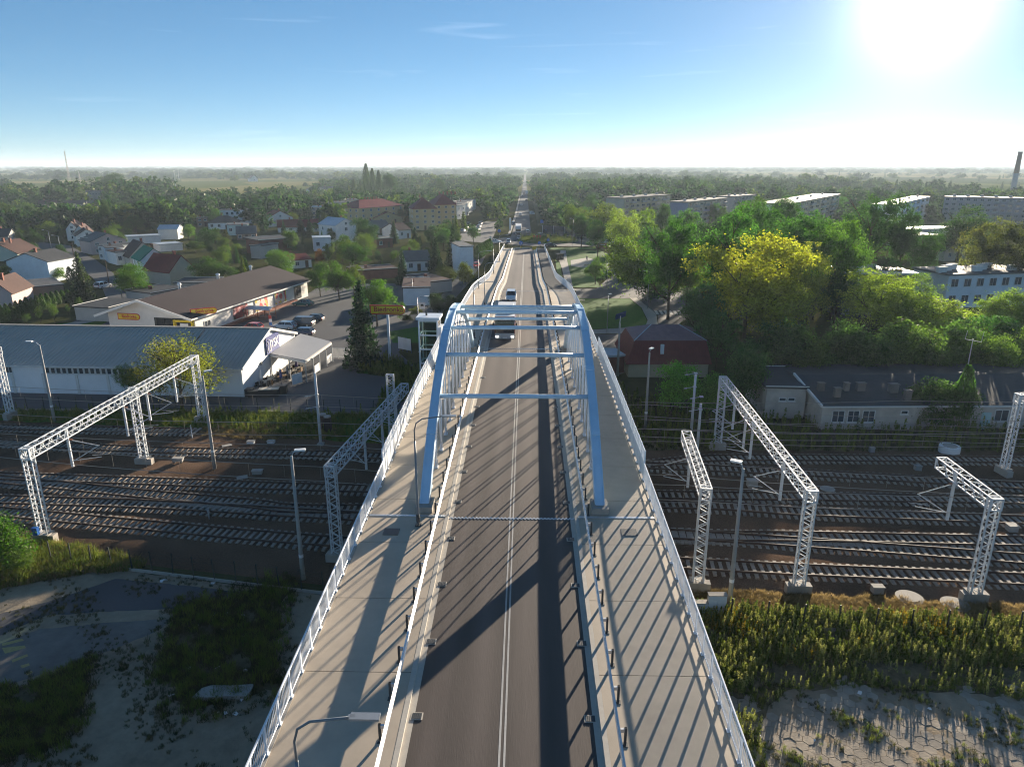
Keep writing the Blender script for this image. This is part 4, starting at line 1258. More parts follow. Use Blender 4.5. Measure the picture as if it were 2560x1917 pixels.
def text(body, size, m, parent, loc, rot, name='lettering', sx=1.0, bold=0.0):
    cu = bpy.data.curves.new(name, 'FONT'); cu.body = body; cu.size = size; cu.extrude = 0.02; cu.offset = bold
    cu.align_x = 'CENTER'; cu.align_y = 'CENTER'
    tmp = bpy.data.objects.new(name, cu); C.objects.link(tmp)
    me = bpy.data.meshes.new_from_object(tmp); bpy.data.objects.remove(tmp)
    me.materials.clear(); me.materials.append(m)
    o = put(name, me, parent, loc); o.rotation_euler = rot; o.scale = (sx, 1, 1)
    return o
M_NAVY = mat('navy sign', (0.035, 0.05, 0.20), 0.4, 0.08, 2.0); M_SIGNW = mat('sign white', (0.78, 0.78, 0.78), 0.5, 0.04, 2.0)
# sign on the right gable
gB = Bj + Vector((-dj.y, dj.x, 0)) * Dj
fg = facade(Bj, gB)
c0, c1 = fg(500 + 562 / 3.45, 640 + 780 / 3.45), fg(500 + 670 / 3.45, 640 + 715 / 3.45)
ys, zs = (c0[0] + c1[0]) / 2, (c0[1] + c1[1]) / 2
sw = max(3.5, abs(c1[0] - c0[0]))
mb = MB(); mb.box((58.15, ys, zs), (.12, sw, 2.5)); sg = mb.build('shop_sign', M_NAVY, hall)
text('JYSK', 1.75, M_SIGNW, sg, (58.23, ys + .45, zs - .1), (PI / 2, 0, PI / 2), sx=0.95, bold=0.02)
mb = MB(); mb.tube([(58.24, ys - sw * .40, zs - 1.0), (58.24, ys - sw * .44, zs - .3), (58.24, ys - sw * .36, zs + .15), (58.24, ys - sw * .43, zs + .6), (58.24, ys - sw * .34, zs + .85), (58.24, ys - sw * .28, zs + .7)], 0.07, 5); mb.build('goose_emblem', M_SIGNW, sg)
mb = MB(); mb.box((58.12, 6.4, 3.0), (.1, .5, .3)); mb.box((58.2, 6.1, 2.9), (.2, .2, .2)); mb.build('wall_lamp', M_DARKST, hall)
# canopy on posts
M_TARP = mat('canopy sheet', (0.36, 0.36, 0.37), 0.6, 0.05, 0.5)
def inv(t):
    return Matrix.Rotation(-t.rotation_euler.z, 4, 'Z') @ Matrix.Translation(-Vector(t.location))
cn = [Z7(598, 838, 3.55), Z7(868, 668, 3.75), Z7(1132, 738, 3.3), Z7(905, 898, 3.3)]
can = thing('canopy', 'flat grey canopy roof on posts at the right end of the white hall', 'canopy', (cn[0].x, cn[0].y, 0))
loc = [p - Vector((cn[0].x, cn[0].y, 0)) for p in cn]
mb = MB(); mb.add(loc + [p - Vector((0, 0, .12)) for p in loc], [(0, 3, 2, 1), (4, 5, 6, 7), (0, 1, 5, 4), (1, 2, 6, 5), (2, 3, 7, 6), (3, 0, 4, 7)]); mb.build('roof_sheet', M_TARP, can, recalc=True)
for a, b in ((0, 3), (3, 2)):
    mb = MB(); mb.bar(loc[a] - Vector((0, 0, .3)), loc[b] - Vector((0, 0, .3)), .12, .3); mb.build('fascia', M_TRIM, can)
for a, b, f in ((0, 3, .02), (0, 3, .55), (3, 2, 0), (3, 2, .27), (3, 2, .5), (3, 2, .75), (3, 2, 1)):
    p = loc[a].lerp(loc[b], f); mb = MB(); mb.bar((p.x, p.y, 0), (p.x, p.y, p.z - .2), .13); mb.build('post', M_GALV, can)
for f0, f1 in ((.30, .48), (.78, .97)):
    p, q = loc[3].lerp(loc[2], f0), loc[3].lerp(loc[2], f1)
    mb = MB(); mb.bar((p.x, p.y, .9), (q.x, q.y, .9), .05, 1.2); mb.build('banner', M_SIGNW, can)
FOOT.append((cn[0], 0.0, 10, 14))

# ---- garden goods in front of the hall
M_WICK = mat('dark wicker', (0.03, 0.027, 0.025), 0.8, 0.3, 6.0); M_TEAK = mat('teak', (0.22, 0.13, 0.06), 0.7, 0.25, 3.0); M_CUSH = mat('pale cushion', (0.55, 0.50, 0.42), 0.9, 0.1, 3.0)
def parasol(label, p, m, h=2.4):
    t = thing('folded_parasol', label, 'parasol', (p.x, p.y, 0), 0, 'folded parasols by the hall')
    mb = MB(); mb.tube([(0, 0, 0), (0, 0, h)], .03, 6); mb.build('pole', M_GALV, t)
    mb = MB(); mb.tube([(0, 0, h * .4), (0, 0, h * .45), (0, 0, h * .8), (0, 0, h + .05)], [.05, .24, .14, .03], 9); mb.build('canopy', m, t)
    mb = MB(); mb.box((0, 0, .05), (.6, .6, .1)); mb.build('base', M_CONC, t)
parasol('pale folded parasol standing against the white hall wall', Z7(535, 1120), M_SIGNW)
parasol('navy folded parasol in front of the canopy corner', Z7(705, 1110), M_NAVY)
parasol('grey folded parasol between navy parasol and canopy', Z7(762, 1075), mat('grey cloth', (0.14, 0.15, 0.17), 0.9, 0.1, 2.0))
parasol('dark folded parasol under the canopy near the wall', Z7(660, 985), mat('black cloth', (0.03, 0.03, 0.035), 0.9, 0.1, 2.0))
parasol('purple folded parasol under the middle of the canopy', Z7(838, 1010), mat('purple cloth', (0.07, 0.05, 0.14), 0.9, 0.1, 2.0))
def chair(label, p, rz, m):
    t = thing('garden_chair', label, 'chair', (p.x, p.y, 0), rz, 'garden chairs by the hall')
    mb = MB(); mb.box((0, 0, .42), (.6, .6, .1)); mb.build('seat', m, t)
    mb = MB(); mb.box((0, .28, .75), (.6, .07, .6)); mb.build('backrest', m, t)
    for sx in (-1, 1):
        for sy in (-1, 1):
            mb = MB(); mb.bar((sx * .26, sy * .26, 0), (sx * .26, sy * .26, .4), .05); mb.build('leg', M_DARKST, t)
def table(label, p, rz, m, L_=1.6):
    t = thing('garden_table', label, 'table', (p.x, p.y, 0), rz, 'garden tables by the hall')
    mb = MB(); mb.box((0, 0, .72), (L_, .9, .06)); mb.build('tabletop', m, t)
    for sx in (-1, 1):
        for sy in (-1, 1):
            mb = MB(); mb.bar((sx * L_ * .44, sy * .38, 0), (sx * L_ * .44, sy * .38, .7), .07); mb.build('leg', M_DARKST, t)
rr = random.Random(21)
cm = [M_WICK, M_DARKST, M_WICK, M_CUSH, M_TEAK]
for k in range(22):
    f, g = rr.random(), rr.random()
    p = Z7(470 + 380 * f + 30 * g, 1165 - 190 * f + 60 * g - 20)
    chair('garden chair among the furniture crowded beside the hall', p, rr.uniform(0, 6), cm[k % 5])
for k in range(9):
    f = rr.random(); p = Z7(520 + 330 * f, 1150 - 170 * f + rr.uniform(-20, 30))
    table('garden table among the furniture crowded beside the hall', p, rr.uniform(0, 3), (M_TEAK, M_DARKST, M_CUSH)[k % 3])
for k, (x, y, d, lab) in enumerate(((420, 1200, (1.4, 1.0, .9), 'black crate at the corner of the white hall'), (500, 1205, (2.4, 1.0, .75), 'dark long crate in front of the hall corner'), (600, 1205, (2.6, 1.1, 1.0), 'black covered crate with a pale top edge'), (695, 1180, (1.8, 1.2, 1.1), 'dark crate beside the navy parasol'))):
    p = Z7(x, y); t = thing('crate', lab, 'crate', (p.x, p.y, 0), .15, 'dark crates by the hall')
    mb = MB(); mb.box((0, 0, d[2] / 2), d); mb.build('body', M_WICK, t)
    mb = MB(); mb.box((0, 0, d[2] + .04), (d[0] + .08, d[1] + .08, .08)); mb.build('lid', M_DARKST if k != 2 else M_CUSH, t)
p = Z7(842, 1105); t = thing('banner_board', 'pale banner board on a frame at the canopy corner', 'banner', (p.x, p.y, 0), R(62))
mb = MB(); mb.box((0, 0, .85), (1.9, .05, 1.5)); mb.build('board', M_SIGNW, t)
for s in (-1, 1):
    mb = MB(); mb.bar((s * .9, .04, 0), (s * .9, .04, 1.6), .05); mb.build('post', M_GALV, t)

# ---- the discount store with the brown roof
Ab, Bb = Z6(868, 600), G(464, 798, 3.9); Ab = G(251.6, 786, 3.9); Ab.z = Bb.z = 0
lb = (G(743.5, 748.7) - G(559, 817)).normalized()           # direction of the long side
nb = Vector((lb.y, -lb.x, 0))
Wb = (Bb - Ab).dot(nb); Ab = Bb - nb * Wb
ab = math.atan2(nb.y, nb.x); Db = 46.0; Eb, Rb = 3.9, 6.7
shop = thing('discount_store', 'pale discount store with a large dark brown gabled roof', 'store', (Ab.x, Ab.y, 0), ab)
FOOT.append((Ab, ab, Wb, Db))
mb = MB(); extr(mb, [(0, -.2), (0, Eb), (Wb * .47, Rb), (Wb, Eb), (Wb, -.2)], 2.5, Db, 'y'); mb.build('wall', W_WHITE, shop, recalc=True)
mb = MB(); o_ = .9; s0, s1 = (Rb - Eb) / (Wb * .47), (Rb - Eb) / (Wb * .53)
extr(mb, [(-o_, Eb - o_ * s0), (-o_, Eb - o_ * s0 + .22), (Wb * .47, Rb + .25), (Wb + o_, Eb - o_ * s1 + .22), (Wb + o_, Eb - o_ * s1), (Wb * .47, Rb + .03)], .2, Db + .8, 'y')
sr = mb.build('roof', mat('roof brown tiles', (0.036, 0.024, 0.026), 0.75, 0.15, 2.0, 0.3, 4.0, spec=0.25, big=0.2), shop, recalc=True)
for a_, b_ in (((-o_, .12, Eb - o_ * s0 + .08), (Wb * .47, .12, Rb + .12)), ((Wb * .47, .12, Rb + .12), (Wb + o_, .12, Eb - o_ * s1 + .08))):
    mb = MB(); mb.bar(a_, b_, .14, .42); mb.build('verge_board', M_TRIM, sr)
mb = MB(); mb.bar((Wb + o_ + .06, .1, Eb - o_ * s1 + .1), (Wb + o_ + .06, Db + .8, Eb - o_ * s1 + .1), .12, .26); mb.build('gutter', M_TRIM, sr)
for k in range(3):
    mb = MB(); y = 14 + 13 * k; mb.tube([(Wb * .40, y, Rb - .1), (Wb * .40, y, Rb + .75)], .28, 10); mb.tube([(Wb * .40, y, Rb + .75), (Wb * .40, y, Rb + 1.05), (Wb * .40, y, Rb + 1.2)], [.42, .38, .1], 10); mb.build('roof_vent', M_GALV, sr)
# front: recessed dark entrance, yellow door frame
M_DKGL = glass('shop glazing', (0.03, 0.032, 0.036)); M_YELF = mat('yellow frame', (0.75, 0.55, 0.02), 0.4, 0.05, 2.0)
mb = MB(); mb.box((Wb * .76, 2.43, 1.75), (Wb * .44, .08, 3.3)); mb.build('shop_window', M_DKGL, shop)
for k in range(5):
    mb = MB(); mb.box((Wb * (.56 + .09 * k), 2.36, 1.7), (.08, .06, 3.2)); mb.build('mullion', M_DARKST, shop)
for (cx, cz, dx, dz) in ((Wb * .78, 1.5, .35, 3.0), (Wb * .98, 1.5, .35, 3.0), (Wb * .88, 3.0, Wb * .2 + .35, .35)):
    mb = MB(); mb.box((cx, 2.2, cz), (dx, .5, dz)); mb.build('door_frame', M_YELF, shop)
mb = MB(); mb.box((Wb * .88, 2.3, 1.3), (1.6, .06, 2.5)); mb.build('door', M_SIGNW, shop)
def bied(parent, loc, rot, w=5.2, h=1.25):
    mb = MB(); pts = []
    for k in range(9):
        a = -PI / 2 + PI * k / 8; pts.append((w / 2 - h / 2 + h / 2 * math.cos(a), h / 2 * math.sin(a)))
    pts += [(-w / 2, h / 2), (-w / 2, -h / 2)]
    n = len(pts)
    mb.add([(x, 0, z) for x, z in pts] + [(x, .14, z) for x, z in pts], [tuple(range(n)), tuple(range(2 * n - 1, n - 1, -1))] + [(i, i + n, (i + 1) % n + n, (i + 1) % n) for i in range(n)])
    o = mb.build('name_sign', mat('sign red', (0.55, 0.02, 0.02), 0.4, 0.05, 2.0), parent, recalc=True); o.location = loc; o.rotation_euler = rot
    mb = MB(); q = [(x * .95 + .05, z * .78) for x, z in pts]
    mb.add([(x, -.03, z) for x, z in q], [tuple(range(n))]); mb.add([(x, 0.17, z) for x, z in q], [tuple(range(n - 1, -1, -1))])
    f = mb.build('sign_face', mat('sign yellow', (0.80, 0.55, 0.01), 0.4, 0.05, 2.0), o, recalc=True)
    MR = mat('sign letters red', (0.50, 0.015, 0.02), 0.4, 0.05, 2.0)
    text('Biedronka', h * .72, MR, o, (w * .03, -.05, .06), (PI / 2, 0, 0), sx=w / 5.2 * .98, bold=.012)
    mb = MB(); mb.box((w * .05, -.045, -h * .30), (w * .62, .01, .07)); mb.build('underline', MR, o)
    return o
bied(shop, (Wb * .25, 2.3, 3.35), (0, 0, 0), 4.6, 1.2)
bied(shop, (Wb + .55, 4.6, Eb + .55), (0, 0, R(42)), 4.6, 1.2)
# side wall: posters, small window, glazing at the far end
fs_ = [(13.0, (0.30, 0.03, 0.04)), (19.5, (0.55, 0.45, 0.42)), (27.5, (0.60, 0.18, 0.15))]
def poster_mat(name, c1, c2, c3):
    m = bpy.data.materials.new(name); m.use_nodes = True
    nt = m.node_tree; b = nt.nodes['Principled BSDF']; N = nt.nodes.new; L_ = nt.links.new
    tc = N('ShaderNodeTexCoord'); vo = N('ShaderNodeTexVoronoi'); vo.inputs['Scale'].default_value = 1.1
    L_(tc.outputs['Object'], vo.inputs['Vector'])
    cr = N('ShaderNodeValToRGB'); cr.color_ramp.interpolation = 'CONSTANT'
    e = cr.color_ramp.elements; e[0].color = (*c1, 1); e[1].position = .45; e[1].color = (*c2, 1)
    x = e.new(.72); x.color = (*c3, 1)
    sp = N('ShaderNodeSeparateColor'); L_(vo.outputs['Color'], sp.inputs[0]); L_(sp.outputs[0], cr.inputs[0]); L_(cr.outputs[0], b.inputs['Base Color']); b.inputs['Roughness'].default_value = .5
    return m
for k, (yy, w_) in enumerate(((17.0, 5.6), (25.0, 5.2), (33.0, 5.2))):
    mb = MB(); mb.box((Wb + .08, yy, 2.0), (.08, w_, 2.7)); fr = mb.build('poster_frame', M_TRIM, shop)
    mb = MB(); mb.box((Wb + .13, yy, 2.0), (.03, w_ - .3, 2.45)); mb.build('poster', poster_mat('poster %d' % k, ((.25, .02, .03), (.6, .55, .5), (.6, .5, .45))[k], ((.05, .02, .02), (.55, .05, .05), (.55, .04, .04))[k], ((.6, .3, .3), (.6, .45, .05), (.65, .5, .05))[k]), fr)
window(shop, Wb + .03, 6.0, 1.9, 1.9, 1.1, PI / 2)
mb = MB(); mb.box((Wb + .5, 22, .25), (.9, 34, .5)); mb.build('brick_plinth', W_BRICK, shop)
mb = MB(); mb.box((Wb + .06, 41, 1.9), (.08, 3.2, 3.2)); mb.build('shop_window', M_DKGL, shop)
# low dark annexes behind the store
for k, (x0, y0, x1, y1, dp) in enumerate(((935, 1415, 1210, 1345, 8), (1300, 1290, 1600, 1240, 9), (1500, 1200, 1840, 1195, 8))):
    A, B = Z1(x0, y0, 2.8), Z1(x1, y1, 2.8)
    house(('low dark flat annexe at the back left corner of the discount store', 'dark flat roofed annexe with a chimney pipe behind the discount store', 'rear dark flat annexe below the red roofed gable house')[k], A, B, dp, 2.7, None, 'flat', 'x', W_GREY, R_DARK, (0, 0), 'annexe', 'annexe', chimney=1 if k == 1 else 0)

# ---- the town on the left
hz(Z1, 'big bluish white house with a blank gable, left of the back street', 88, 1190, 440, 1195, 1012, 945, 11, 'gable', 'y', W_BLUEW, R_DARK, (0, 0))
hz(Z1, 'pale green gable house cut by the left frame edge', -190, 1010, 160, 1010, 985, 850, 12, 'gable', 'y', W_GREEN, R_BROWN, (0, 0), chimney=2)
hz(Z1, 'small dark roofed house at the left frame edge behind the green gable', -60, 855, 78, 852, 800, 742, 9, 'gable', 'x', W_GREY, R_DARK, (2, 1))
hz(Z1, 'pink gable house at the left frame edge beside the thuja hedge', -150, 1420, 120, 1410, 1295, 1175, 11, 'gable', 'y', W_PINK, R_BROWN, (0, 0))
hz(Z1, 'long flat grey roofed garage behind the thuja hedge', 110, 1345, 560, 1300, 1280, None, 13, 'flat', 'x', W_BROWN, R_GREY, (0, 0), 'garage', 'garage', chimney=0)
hz(Z1, 'last white gable house at the far end of the terrace', 585, 835, 690, 832, 735, 676, 11, 'gable', 'y', W_WHITE, R_BROWN, (1, 2))
hz(Z1, 'second white gable house from the far end of the terrace', 640, 862, 770, 858, 775, 706, 11, 'gable', 'y', W_WHITE, R_BROWN, (2, 2))
hz(Z1, 'third white gable house with a dark brown roof in the terrace', 672, 885, 860, 875, 795, 738, 11, 'gable', 'y', W_WHITE, R_BROWN, (2, 2))
hz(Z1, 'narrow peach coloured flat house in the terrace', 735, 935, 820, 940, 815, None, 10, 'flat', 'x', W_PINK, R_DARK, (2, 2), side=2)
hz(Z1, 'wide pinkish house with a shallow gable in the terrace', 800, 955, 1100, 930, 845, 775, 11, 'gable', 'y', W_PINK, R_GREY, (3, 2))
hz(Z1, 'white flat roofed house left of the white cube in the terrace', 862, 995, 940, 1000, 880, None, 11, 'flat', 'x', W_WHITE, R_DARK, (2, 2))
hz(Z1, 'white cube house with a dark flat roof in the terrace', 930, 1020, 1085, 1010, 900, None, 11, 'flat', 'x', W_BLUEW, R_DARK, (3, 2), side=2)
hz(Z1, 'low white house with two upright windows in the terrace', 1015, 1045, 1128, 1035, 940, None, 9, 'flat', 'x', W_WHITE, R_BROWN, (2, 1))
hz(Z1, 'pale grey house with a broad blank gable and brown roof', 1130, 1060, 1380, 1040, 975, 850, 11, 'gable', 'y', W_GREY, R_BROWN, (0, 0))
hz(Z1, 'white house with a bright green roof', 1235, 1150, 1470, 1130, 1005, 905, 11, 'gable', 'y', W_BLUEW, R_GREEN, (2, 2), side=2)
hz(Z1, 'beige gable house with a dark red roof behind the discount store', 1478, 1220, 1700, 1185, 1105, 965, 11, 'gable', 'y', W_BEIGE, R_RED, (0, 0), side=2)
hz(Z1, 'small white shed with a pale roof among the bushes', 1372, 825, 1540, 822, 738, 708, 9, 'gable', 'x', W_WHITE, R_PALE, (0, 0), 'shed', 'shed', chimney=0)
hz(Z1, 'white house with a dark hipped roof in front of the flat row', 1800, 738, 2050, 735, 680, 622, 10, 'hip', 'x', W_BLUEW, R_DARK, (4, 1))
hz(Z1, 'row of flat roofed white houses beyond the dark hipped roof', 1900, 690, 2170, 685, 575, None, 10, 'flat', 'x', W_BLUEW, R_DARK, (6, 2), 'terrace', 'terraced_house', chimney=3)
hz(Z1, 'brownish flat house beside the small red gable', 1705, 715, 1800, 712, 640, None, 10, 'flat', 'x', W_BROWN, R_GREY, (2, 2))
hz(Z1, 'pale teal flat house below the dark hipped roof', 1965, 790, 2145, 785, 702, None, 10, 'flat', 'x', W_TEAL, R_GREY, (3, 1))
hz(Z1, 'grey roofed low house right of the pale teal one', 2045, 830, 2215, 825, 775, 718, 10, 'gable', 'x', W_BROWN, R_GREY, (3, 1))
hz(Z1, 'tiny white gable house beneath the yellow trees', 1292, 615, 1370, 612, 562, 515, 9, 'gable', 'y', W_WHITE, R_DARK, (1, 1))
hz(Z1, 'old grey two storey building below the big round tree', 726, 510, 905, 505, 412, None, 14, 'flat', 'x', W_GREY, R_BROWN, (7, 2), 'building', 'old_building', chimney=2)
hz(Z1, 'long low lilac house left of the old grey building', 345, 570, 500, 566, 520, 490, 10, 'gable', 'x', W_PINK, R_BROWN, (4, 1))
hz(Z1, 'low dark roofed house just left of the old grey building', 566, 560, 750, 556, 525, 492, 10, 'gable', 'x', W_GREY, R_DARK, (4, 1))
hz(Z1, 'low white garages in the yards behind the terrace', 1110, 865, 1390, 850, 805, None, 7, 'flat', 'x', W_WHITE, R_PALE, (0, 0), 'garage', 'garage', chimney=0)
hz(Z1, 'low pale roofed sheds beside the broad grey gable', 1385, 930, 1580, 915, 872, None, 7, 'flat', 'x', W_WHITE, R_PALE, (0, 0), 'shed', 'shed', chimney=0)
hz(Z2, 'white gable house with a red roof and skylight', 250, 715, 460, 705, 640, 580, 11, 'gable', 'y', W_WHITE, R_RED, (2, 1))
hz(Z2, 'long low house with a faded red roof', 330, 765, 690, 755, 728, 660, 10, 'gable', 'x', W_WHITE, R_RED, (5, 1))
hz(Z2, 'flat dark brick house with a wide roof edge', 180, 965, 480, 940, 835, None, 12, 'flat', 'x', W_BRICK, R_DARK, (3, 1), oh=1.0, chimney=0)
hz(Z2, 'bare concrete annexe beside the flat dark brick house', 98, 985, 185, 990, 880, None, 9, 'flat', 'x', W_GREY, R_DARK, (0, 0), 'annexe', 'annexe', chimney=0)
hz(Z2, 'white modern house with a pale blue roof and a balcony window', 835, 860, 1010, 845, 705, 645, 13, 'gable', 'y', W_WHITE, R_PALE, (1, 2), side=2)
hz(Z2, 'small white cube beside the white modern house', 640, 925, 790, 920, 815, None, 8, 'flat', 'x', W_BLUEW, R_PALE, (2, 1), chimney=0)
hz(Z2, 'left block of the pale terraced flats behind the firs', 622, 650, 780, 648, 548, None, 12, 'flat', 'x', W_BEIGE, R_PALE, (4, 3), 'terrace', 'terraced_house', chimney=3)
hz(Z2, 'middle block of the pale terraced flats behind the firs', 745, 655, 915, 652, 508, None, 12, 'flat', 'x', W_WHITE, R_GREY, (4, 3), 'terrace', 'terraced_house', chimney=3)
hz(Z2, 'right block of the pale terraced flats behind the firs', 885, 625, 1030, 622, 486, None, 12, 'flat', 'x', W_BEIGE, R_GREY, (4, 3), 'terrace', 'terraced_house', chimney=3)
hz(Z2, 'left yellow apartment house with a wide red hipped roof', 1035, 700, 1420, 665, 555, 480, 17, 'hip', 'x', W_YEL, R_WINE, (6, 3), 'apartments', 'apartment_house', chimney=5, side=4)
hz(Z2, 'low annexe with a red gable in front of the left yellow apartments', 1160, 690, 1400, 680, 640, 590, 7, 'gable', 'y', W_YEL, R_WINE, (2, 1), 'annexe', 'annexe', chimney=0)
hz(Z2, 'right yellow apartment house with a steep red roof, left wing', 1500, 745, 1700, 740, 560, 465, 13, 'hip', 'x', W_YEL, R_WINE, (3, 4), 'apartments', 'apartment_house', chimney=1, side=3)
hz(Z2, 'right yellow apartment house, set back right wing with tall roof', 1690, 700, 1868, 695, 525, 435, 16, 'hip', 'x', W_YEL, R_WINE, (3, 4), 'apartments', 'apartment_house', chimney=5, side=3)
for k in range(4):
    hz(Z2, ('nearest', 'second', 'third', 'farthest')[k] + ' grey stepped terraced house right of the yellow apartments', 1872 + 42 * k, 650 - 26 * k, 1945 + 30 * k, 640 - 26 * k, 535 - 16 * k, None, 11, 'flat', 'x', W_WHITE, R_GREY, (2, 2), 'terrace', 'terraced_house', chimney=1, side=2)
hz(Z2, 'grey roofed house in front of the yellow apartments', 1125, 775, 1300, 765, 735, 668, 11, 'gable', 'x', W_GREY, R_GREY, (3, 1))
hz(Z2, 'white house with a dark brown roof between two firs', 1372, 820, 1475, 810, 745, 690, 11, 'gable', 'x', W_WHITE, R_BROWN, (2, 1))
hz(Z2, 'small brick house with white window behind the willow bushes', 1182, 900, 1320, 890, 822, None, 9, 'flat', 'x', W_BRICK, R_GREY, (2, 1))
hz(Z2, 'white cottage with a grey ribbed roof left of the ramp', 1440, 1100, 1650, 1090, 1012, 940, 11, 'gable', 'x', W_WHITE, R_GREY, (3, 1))
hz(Z2, 'white flat roofed workshop below the ramp', 1412, 1395, 1640, 1390, 1245, None, 14, 'flat', 'x', W_BLUEW, R_BROWN, (0, 0), 'workshop', 'workshop', chimney=1)
hz(Z2, 'wider rear part of the workshop with a satellite dish', 1640, 1290, 1830, 1270, 1195, None, 13, 'flat', 'x', W_GREY, R_BROWN, (0, 0), 'workshop', 'workshop', chimney=1)
hz(Z2, 'tall blank white building right beside the ramp', 1905, 1135, 2015, 1130, 890, None, 13, 'flat', 'x', W_BLUEW, R_GREY, (0, 0), 'building', 'blank_building', chimney=0)
hz(Z2, 'long low brown roofed garages behind the car park trees', 985, 1175, 1365, 1150, 1115, None, 8, 'flat', 'x', W_BRICK, R_BROWN, (0, 0), 'garage', 'garage', chimney=1)
hz(Z2, 'low house with a red and white roof behind the store trees', 455, 1075, 620, 1060, 1010, 965, 9, 'gable', 'x', W_WHITE, R_RED, (2, 1))
hz(Z2, 'far white house with a dark roof right of the poplars', 1440, 420, 1570, 418, 388, 368, 12, 'gable', 'x', W_BLUEW, R_GREY, (4, 2))
hz(Z2, 'far pale flat house right of the poplars', 1590, 424, 1690, 422, 378, None, 12, 'flat', 'x', W_PINK, R_GREY, (4, 2))
hz(Z2, 'far dark hipped house left of the poplars', 590, 420, 720, 418, 392, 362, 12, 'hip', 'x', W_BLUEW, R_DARK, (4, 2))
hz(Z2, 'far pale brown house left of the poplars', 725, 424, 850, 420, 390, 370, 12, 'gable', 'x', W_BEIGE, R_GREY, (4, 2))
hz(Z2, 'tiny white gable far out beyond the meadow', 92, 325, 155, 324, 300, 268, 12, 'gable', 'y', W_WHITE, R_DARK, (1, 1))

# ---- blocks of flats and other buildings on the right
def block(label, Lp, Cp, Rp, h, floors, cols, w1, w2, rm=R_GREY, name='apartment_block', cat='apartments', vents=4, bal=True):
    """a long flat roofed block; L, C, R are roof corners, the camera sees faces L-C and C-R"""
    Lp, Cp, Rp = [Vector((p.x, p.y, 0)) for p in (Lp, Cp, Rp)]
    d = (Rp - Cp).normalized(); n = Vector((-d.y, d.x, 0)); Ln = (Rp - Cp).length
    wd = max(9.0, min(14.0, abs((Lp - Cp).dot(n))))
    a = math.atan2(d.y, d.x)
    t = thing(name, label, cat, (Cp.x, Cp.y, 0), a)
    FOOT.append((Cp, a, Ln, wd)); NAMED.append(((Lp + Rp) / 2, label))
    mb = MB(); mb.box((Ln / 2, wd / 2, h / 2), (Ln, wd, h)); mb.build('wall', w1, t)
    mb = MB(); mb.box((Ln / 2, wd / 2, h + .2), (Ln + .8, wd + .8, .4)); rf = mb.build('roof', rm, t)
    mb = MB(); mb.box((-.06, wd / 2, h / 2), (.1, wd * .98, h * .96)); mb.build('end_wall', w2, t)
    for k in range(vents):
        mb = MB(); mb.box((Ln * (k + .5) / vents, wd * .5, h + .9), (1.6, .9, 1.1)); mb.build('roof_vent', W_GREY, rf)
    fh = h / floors
    for r_ in range(floors):
        for c_ in range(cols):
            x = Ln * (c_ + .5) / cols; z = fh * (r_ + .5)
            if bal and c_ % 2 == 1:
                mb = MB(); mb.box((0, -.55, -.75), (Ln / cols * .8, 1.1, .95)); o = mb.build('balcony', w2 if r_ % 2 else W_GREY, t); o.location = (x, 0, z)
            window(t, x, -.03, z + .15, Ln / cols * .55, fh * .5)
    return t
block('nearest left block of flats with a beige end wall, behind the yellow trees', Z4(412, 396, 14), Z4(556, 402, 14), Z4(955, 372, 14), 14, 5, 9, W_OCHRE, W_BEIGE)
block('block of flats with a lilac end wall, second from the left', Z4(932, 434, 13), Z4(1108, 437, 13), Z4(1440, 402, 13), 13, 5, 8, W_BEIGE, wallmat('lilac render', (0.36, 0.33, 0.42)))
block('distant dark block of flats behind the second one', Z4(1390, 384, 13), Z4(1500, 388, 13), Z4(1690, 372, 13), 13, 5, 6, W_GREY, W_GREY)
block('block of flats with a pale green end wall, left of the tall dark tree', Z5(-60, 508, 13), Z5(185, 522, 13), Z5(620, 438, 13), 13, 5, 9, W_OCHRE, W_GREEN)
block('block of flats with a sun bright roof right of the tall dark tree', Z5(955, 515, 12), Z5(1085, 530, 12), Z5(1395, 458, 12), 12, 4, 7, W_BLUEW, W_BLUEW)
block('long lilac block of flats at the far right edge', Z5(1480, 442, 13), Z5(1525, 458, 13), Z5(2400, 480, 13), 13, 5, 14, wallmat('greyish lilac', (0.38, 0.36, 0.38)), W_GREY, vents=7)
wb = block('white two storey apartment house with eight chimneys at the right edge', Z5(1285, 1075, 7.2), Z5(1566, 1135, 7.2), Z5(2330, 1112, 7.2), 7.2, 2, 7, W_BLUEW, W_WHITE, R_GREY, 'apartment_house', vents=0, bal=False)
rf = [c for c in wb.children if c.name.startswith('roof')][0]
Ln = (Z5(2330, 1112, 7.2) - Z5(1566, 1135, 7.2)).length
for k in range(8):
    mb = MB(); x = -1.0 + Ln * (k + .3) / 7.5; y = 2.4 + (k % 3) * 2.0
    mb.box((x, y, 8.1), (2.0, .9, 1.2)); mb.box((x, y, 8.75), (2.3, 1.1, .14)); mb.build('chimney', W_WHITE, rf)
block('dark boxy building with a silvery flat roof behind the olive trees', Z5(560, 1088, 9), Z5(662, 1122, 9), Z5(1270, 1128, 9), 9, 3, 6, mat('dark cladding', (0.03, 0.032, 0.045), 0.6, 0.2, 1.0), mat('dark cladding', (0, 0, 0)), R_PALE, 'office_building', 'building', 1, False)
A, B = Z5(1510, 1010), Z5(1700, 1000)
house('house with a dark pitched roof and pale garage doors beside the birch', A, B, 14, 3.4, 7.0, 'gable', 'y', W_BEIGE, R_DARK, (2, 1))
A, B = Z5(1180, 890), Z5(1500, 880)
house('low flat hall with a sunlit roof edge behind the olive trees', A, B, 12, 4.0, None, 'flat', 'x', W_GREY, R_DARK, (6, 1), 'hall', 'low_hall', chimney=0)
A, B = Z5(1190, 830), Z5(1700, 825)
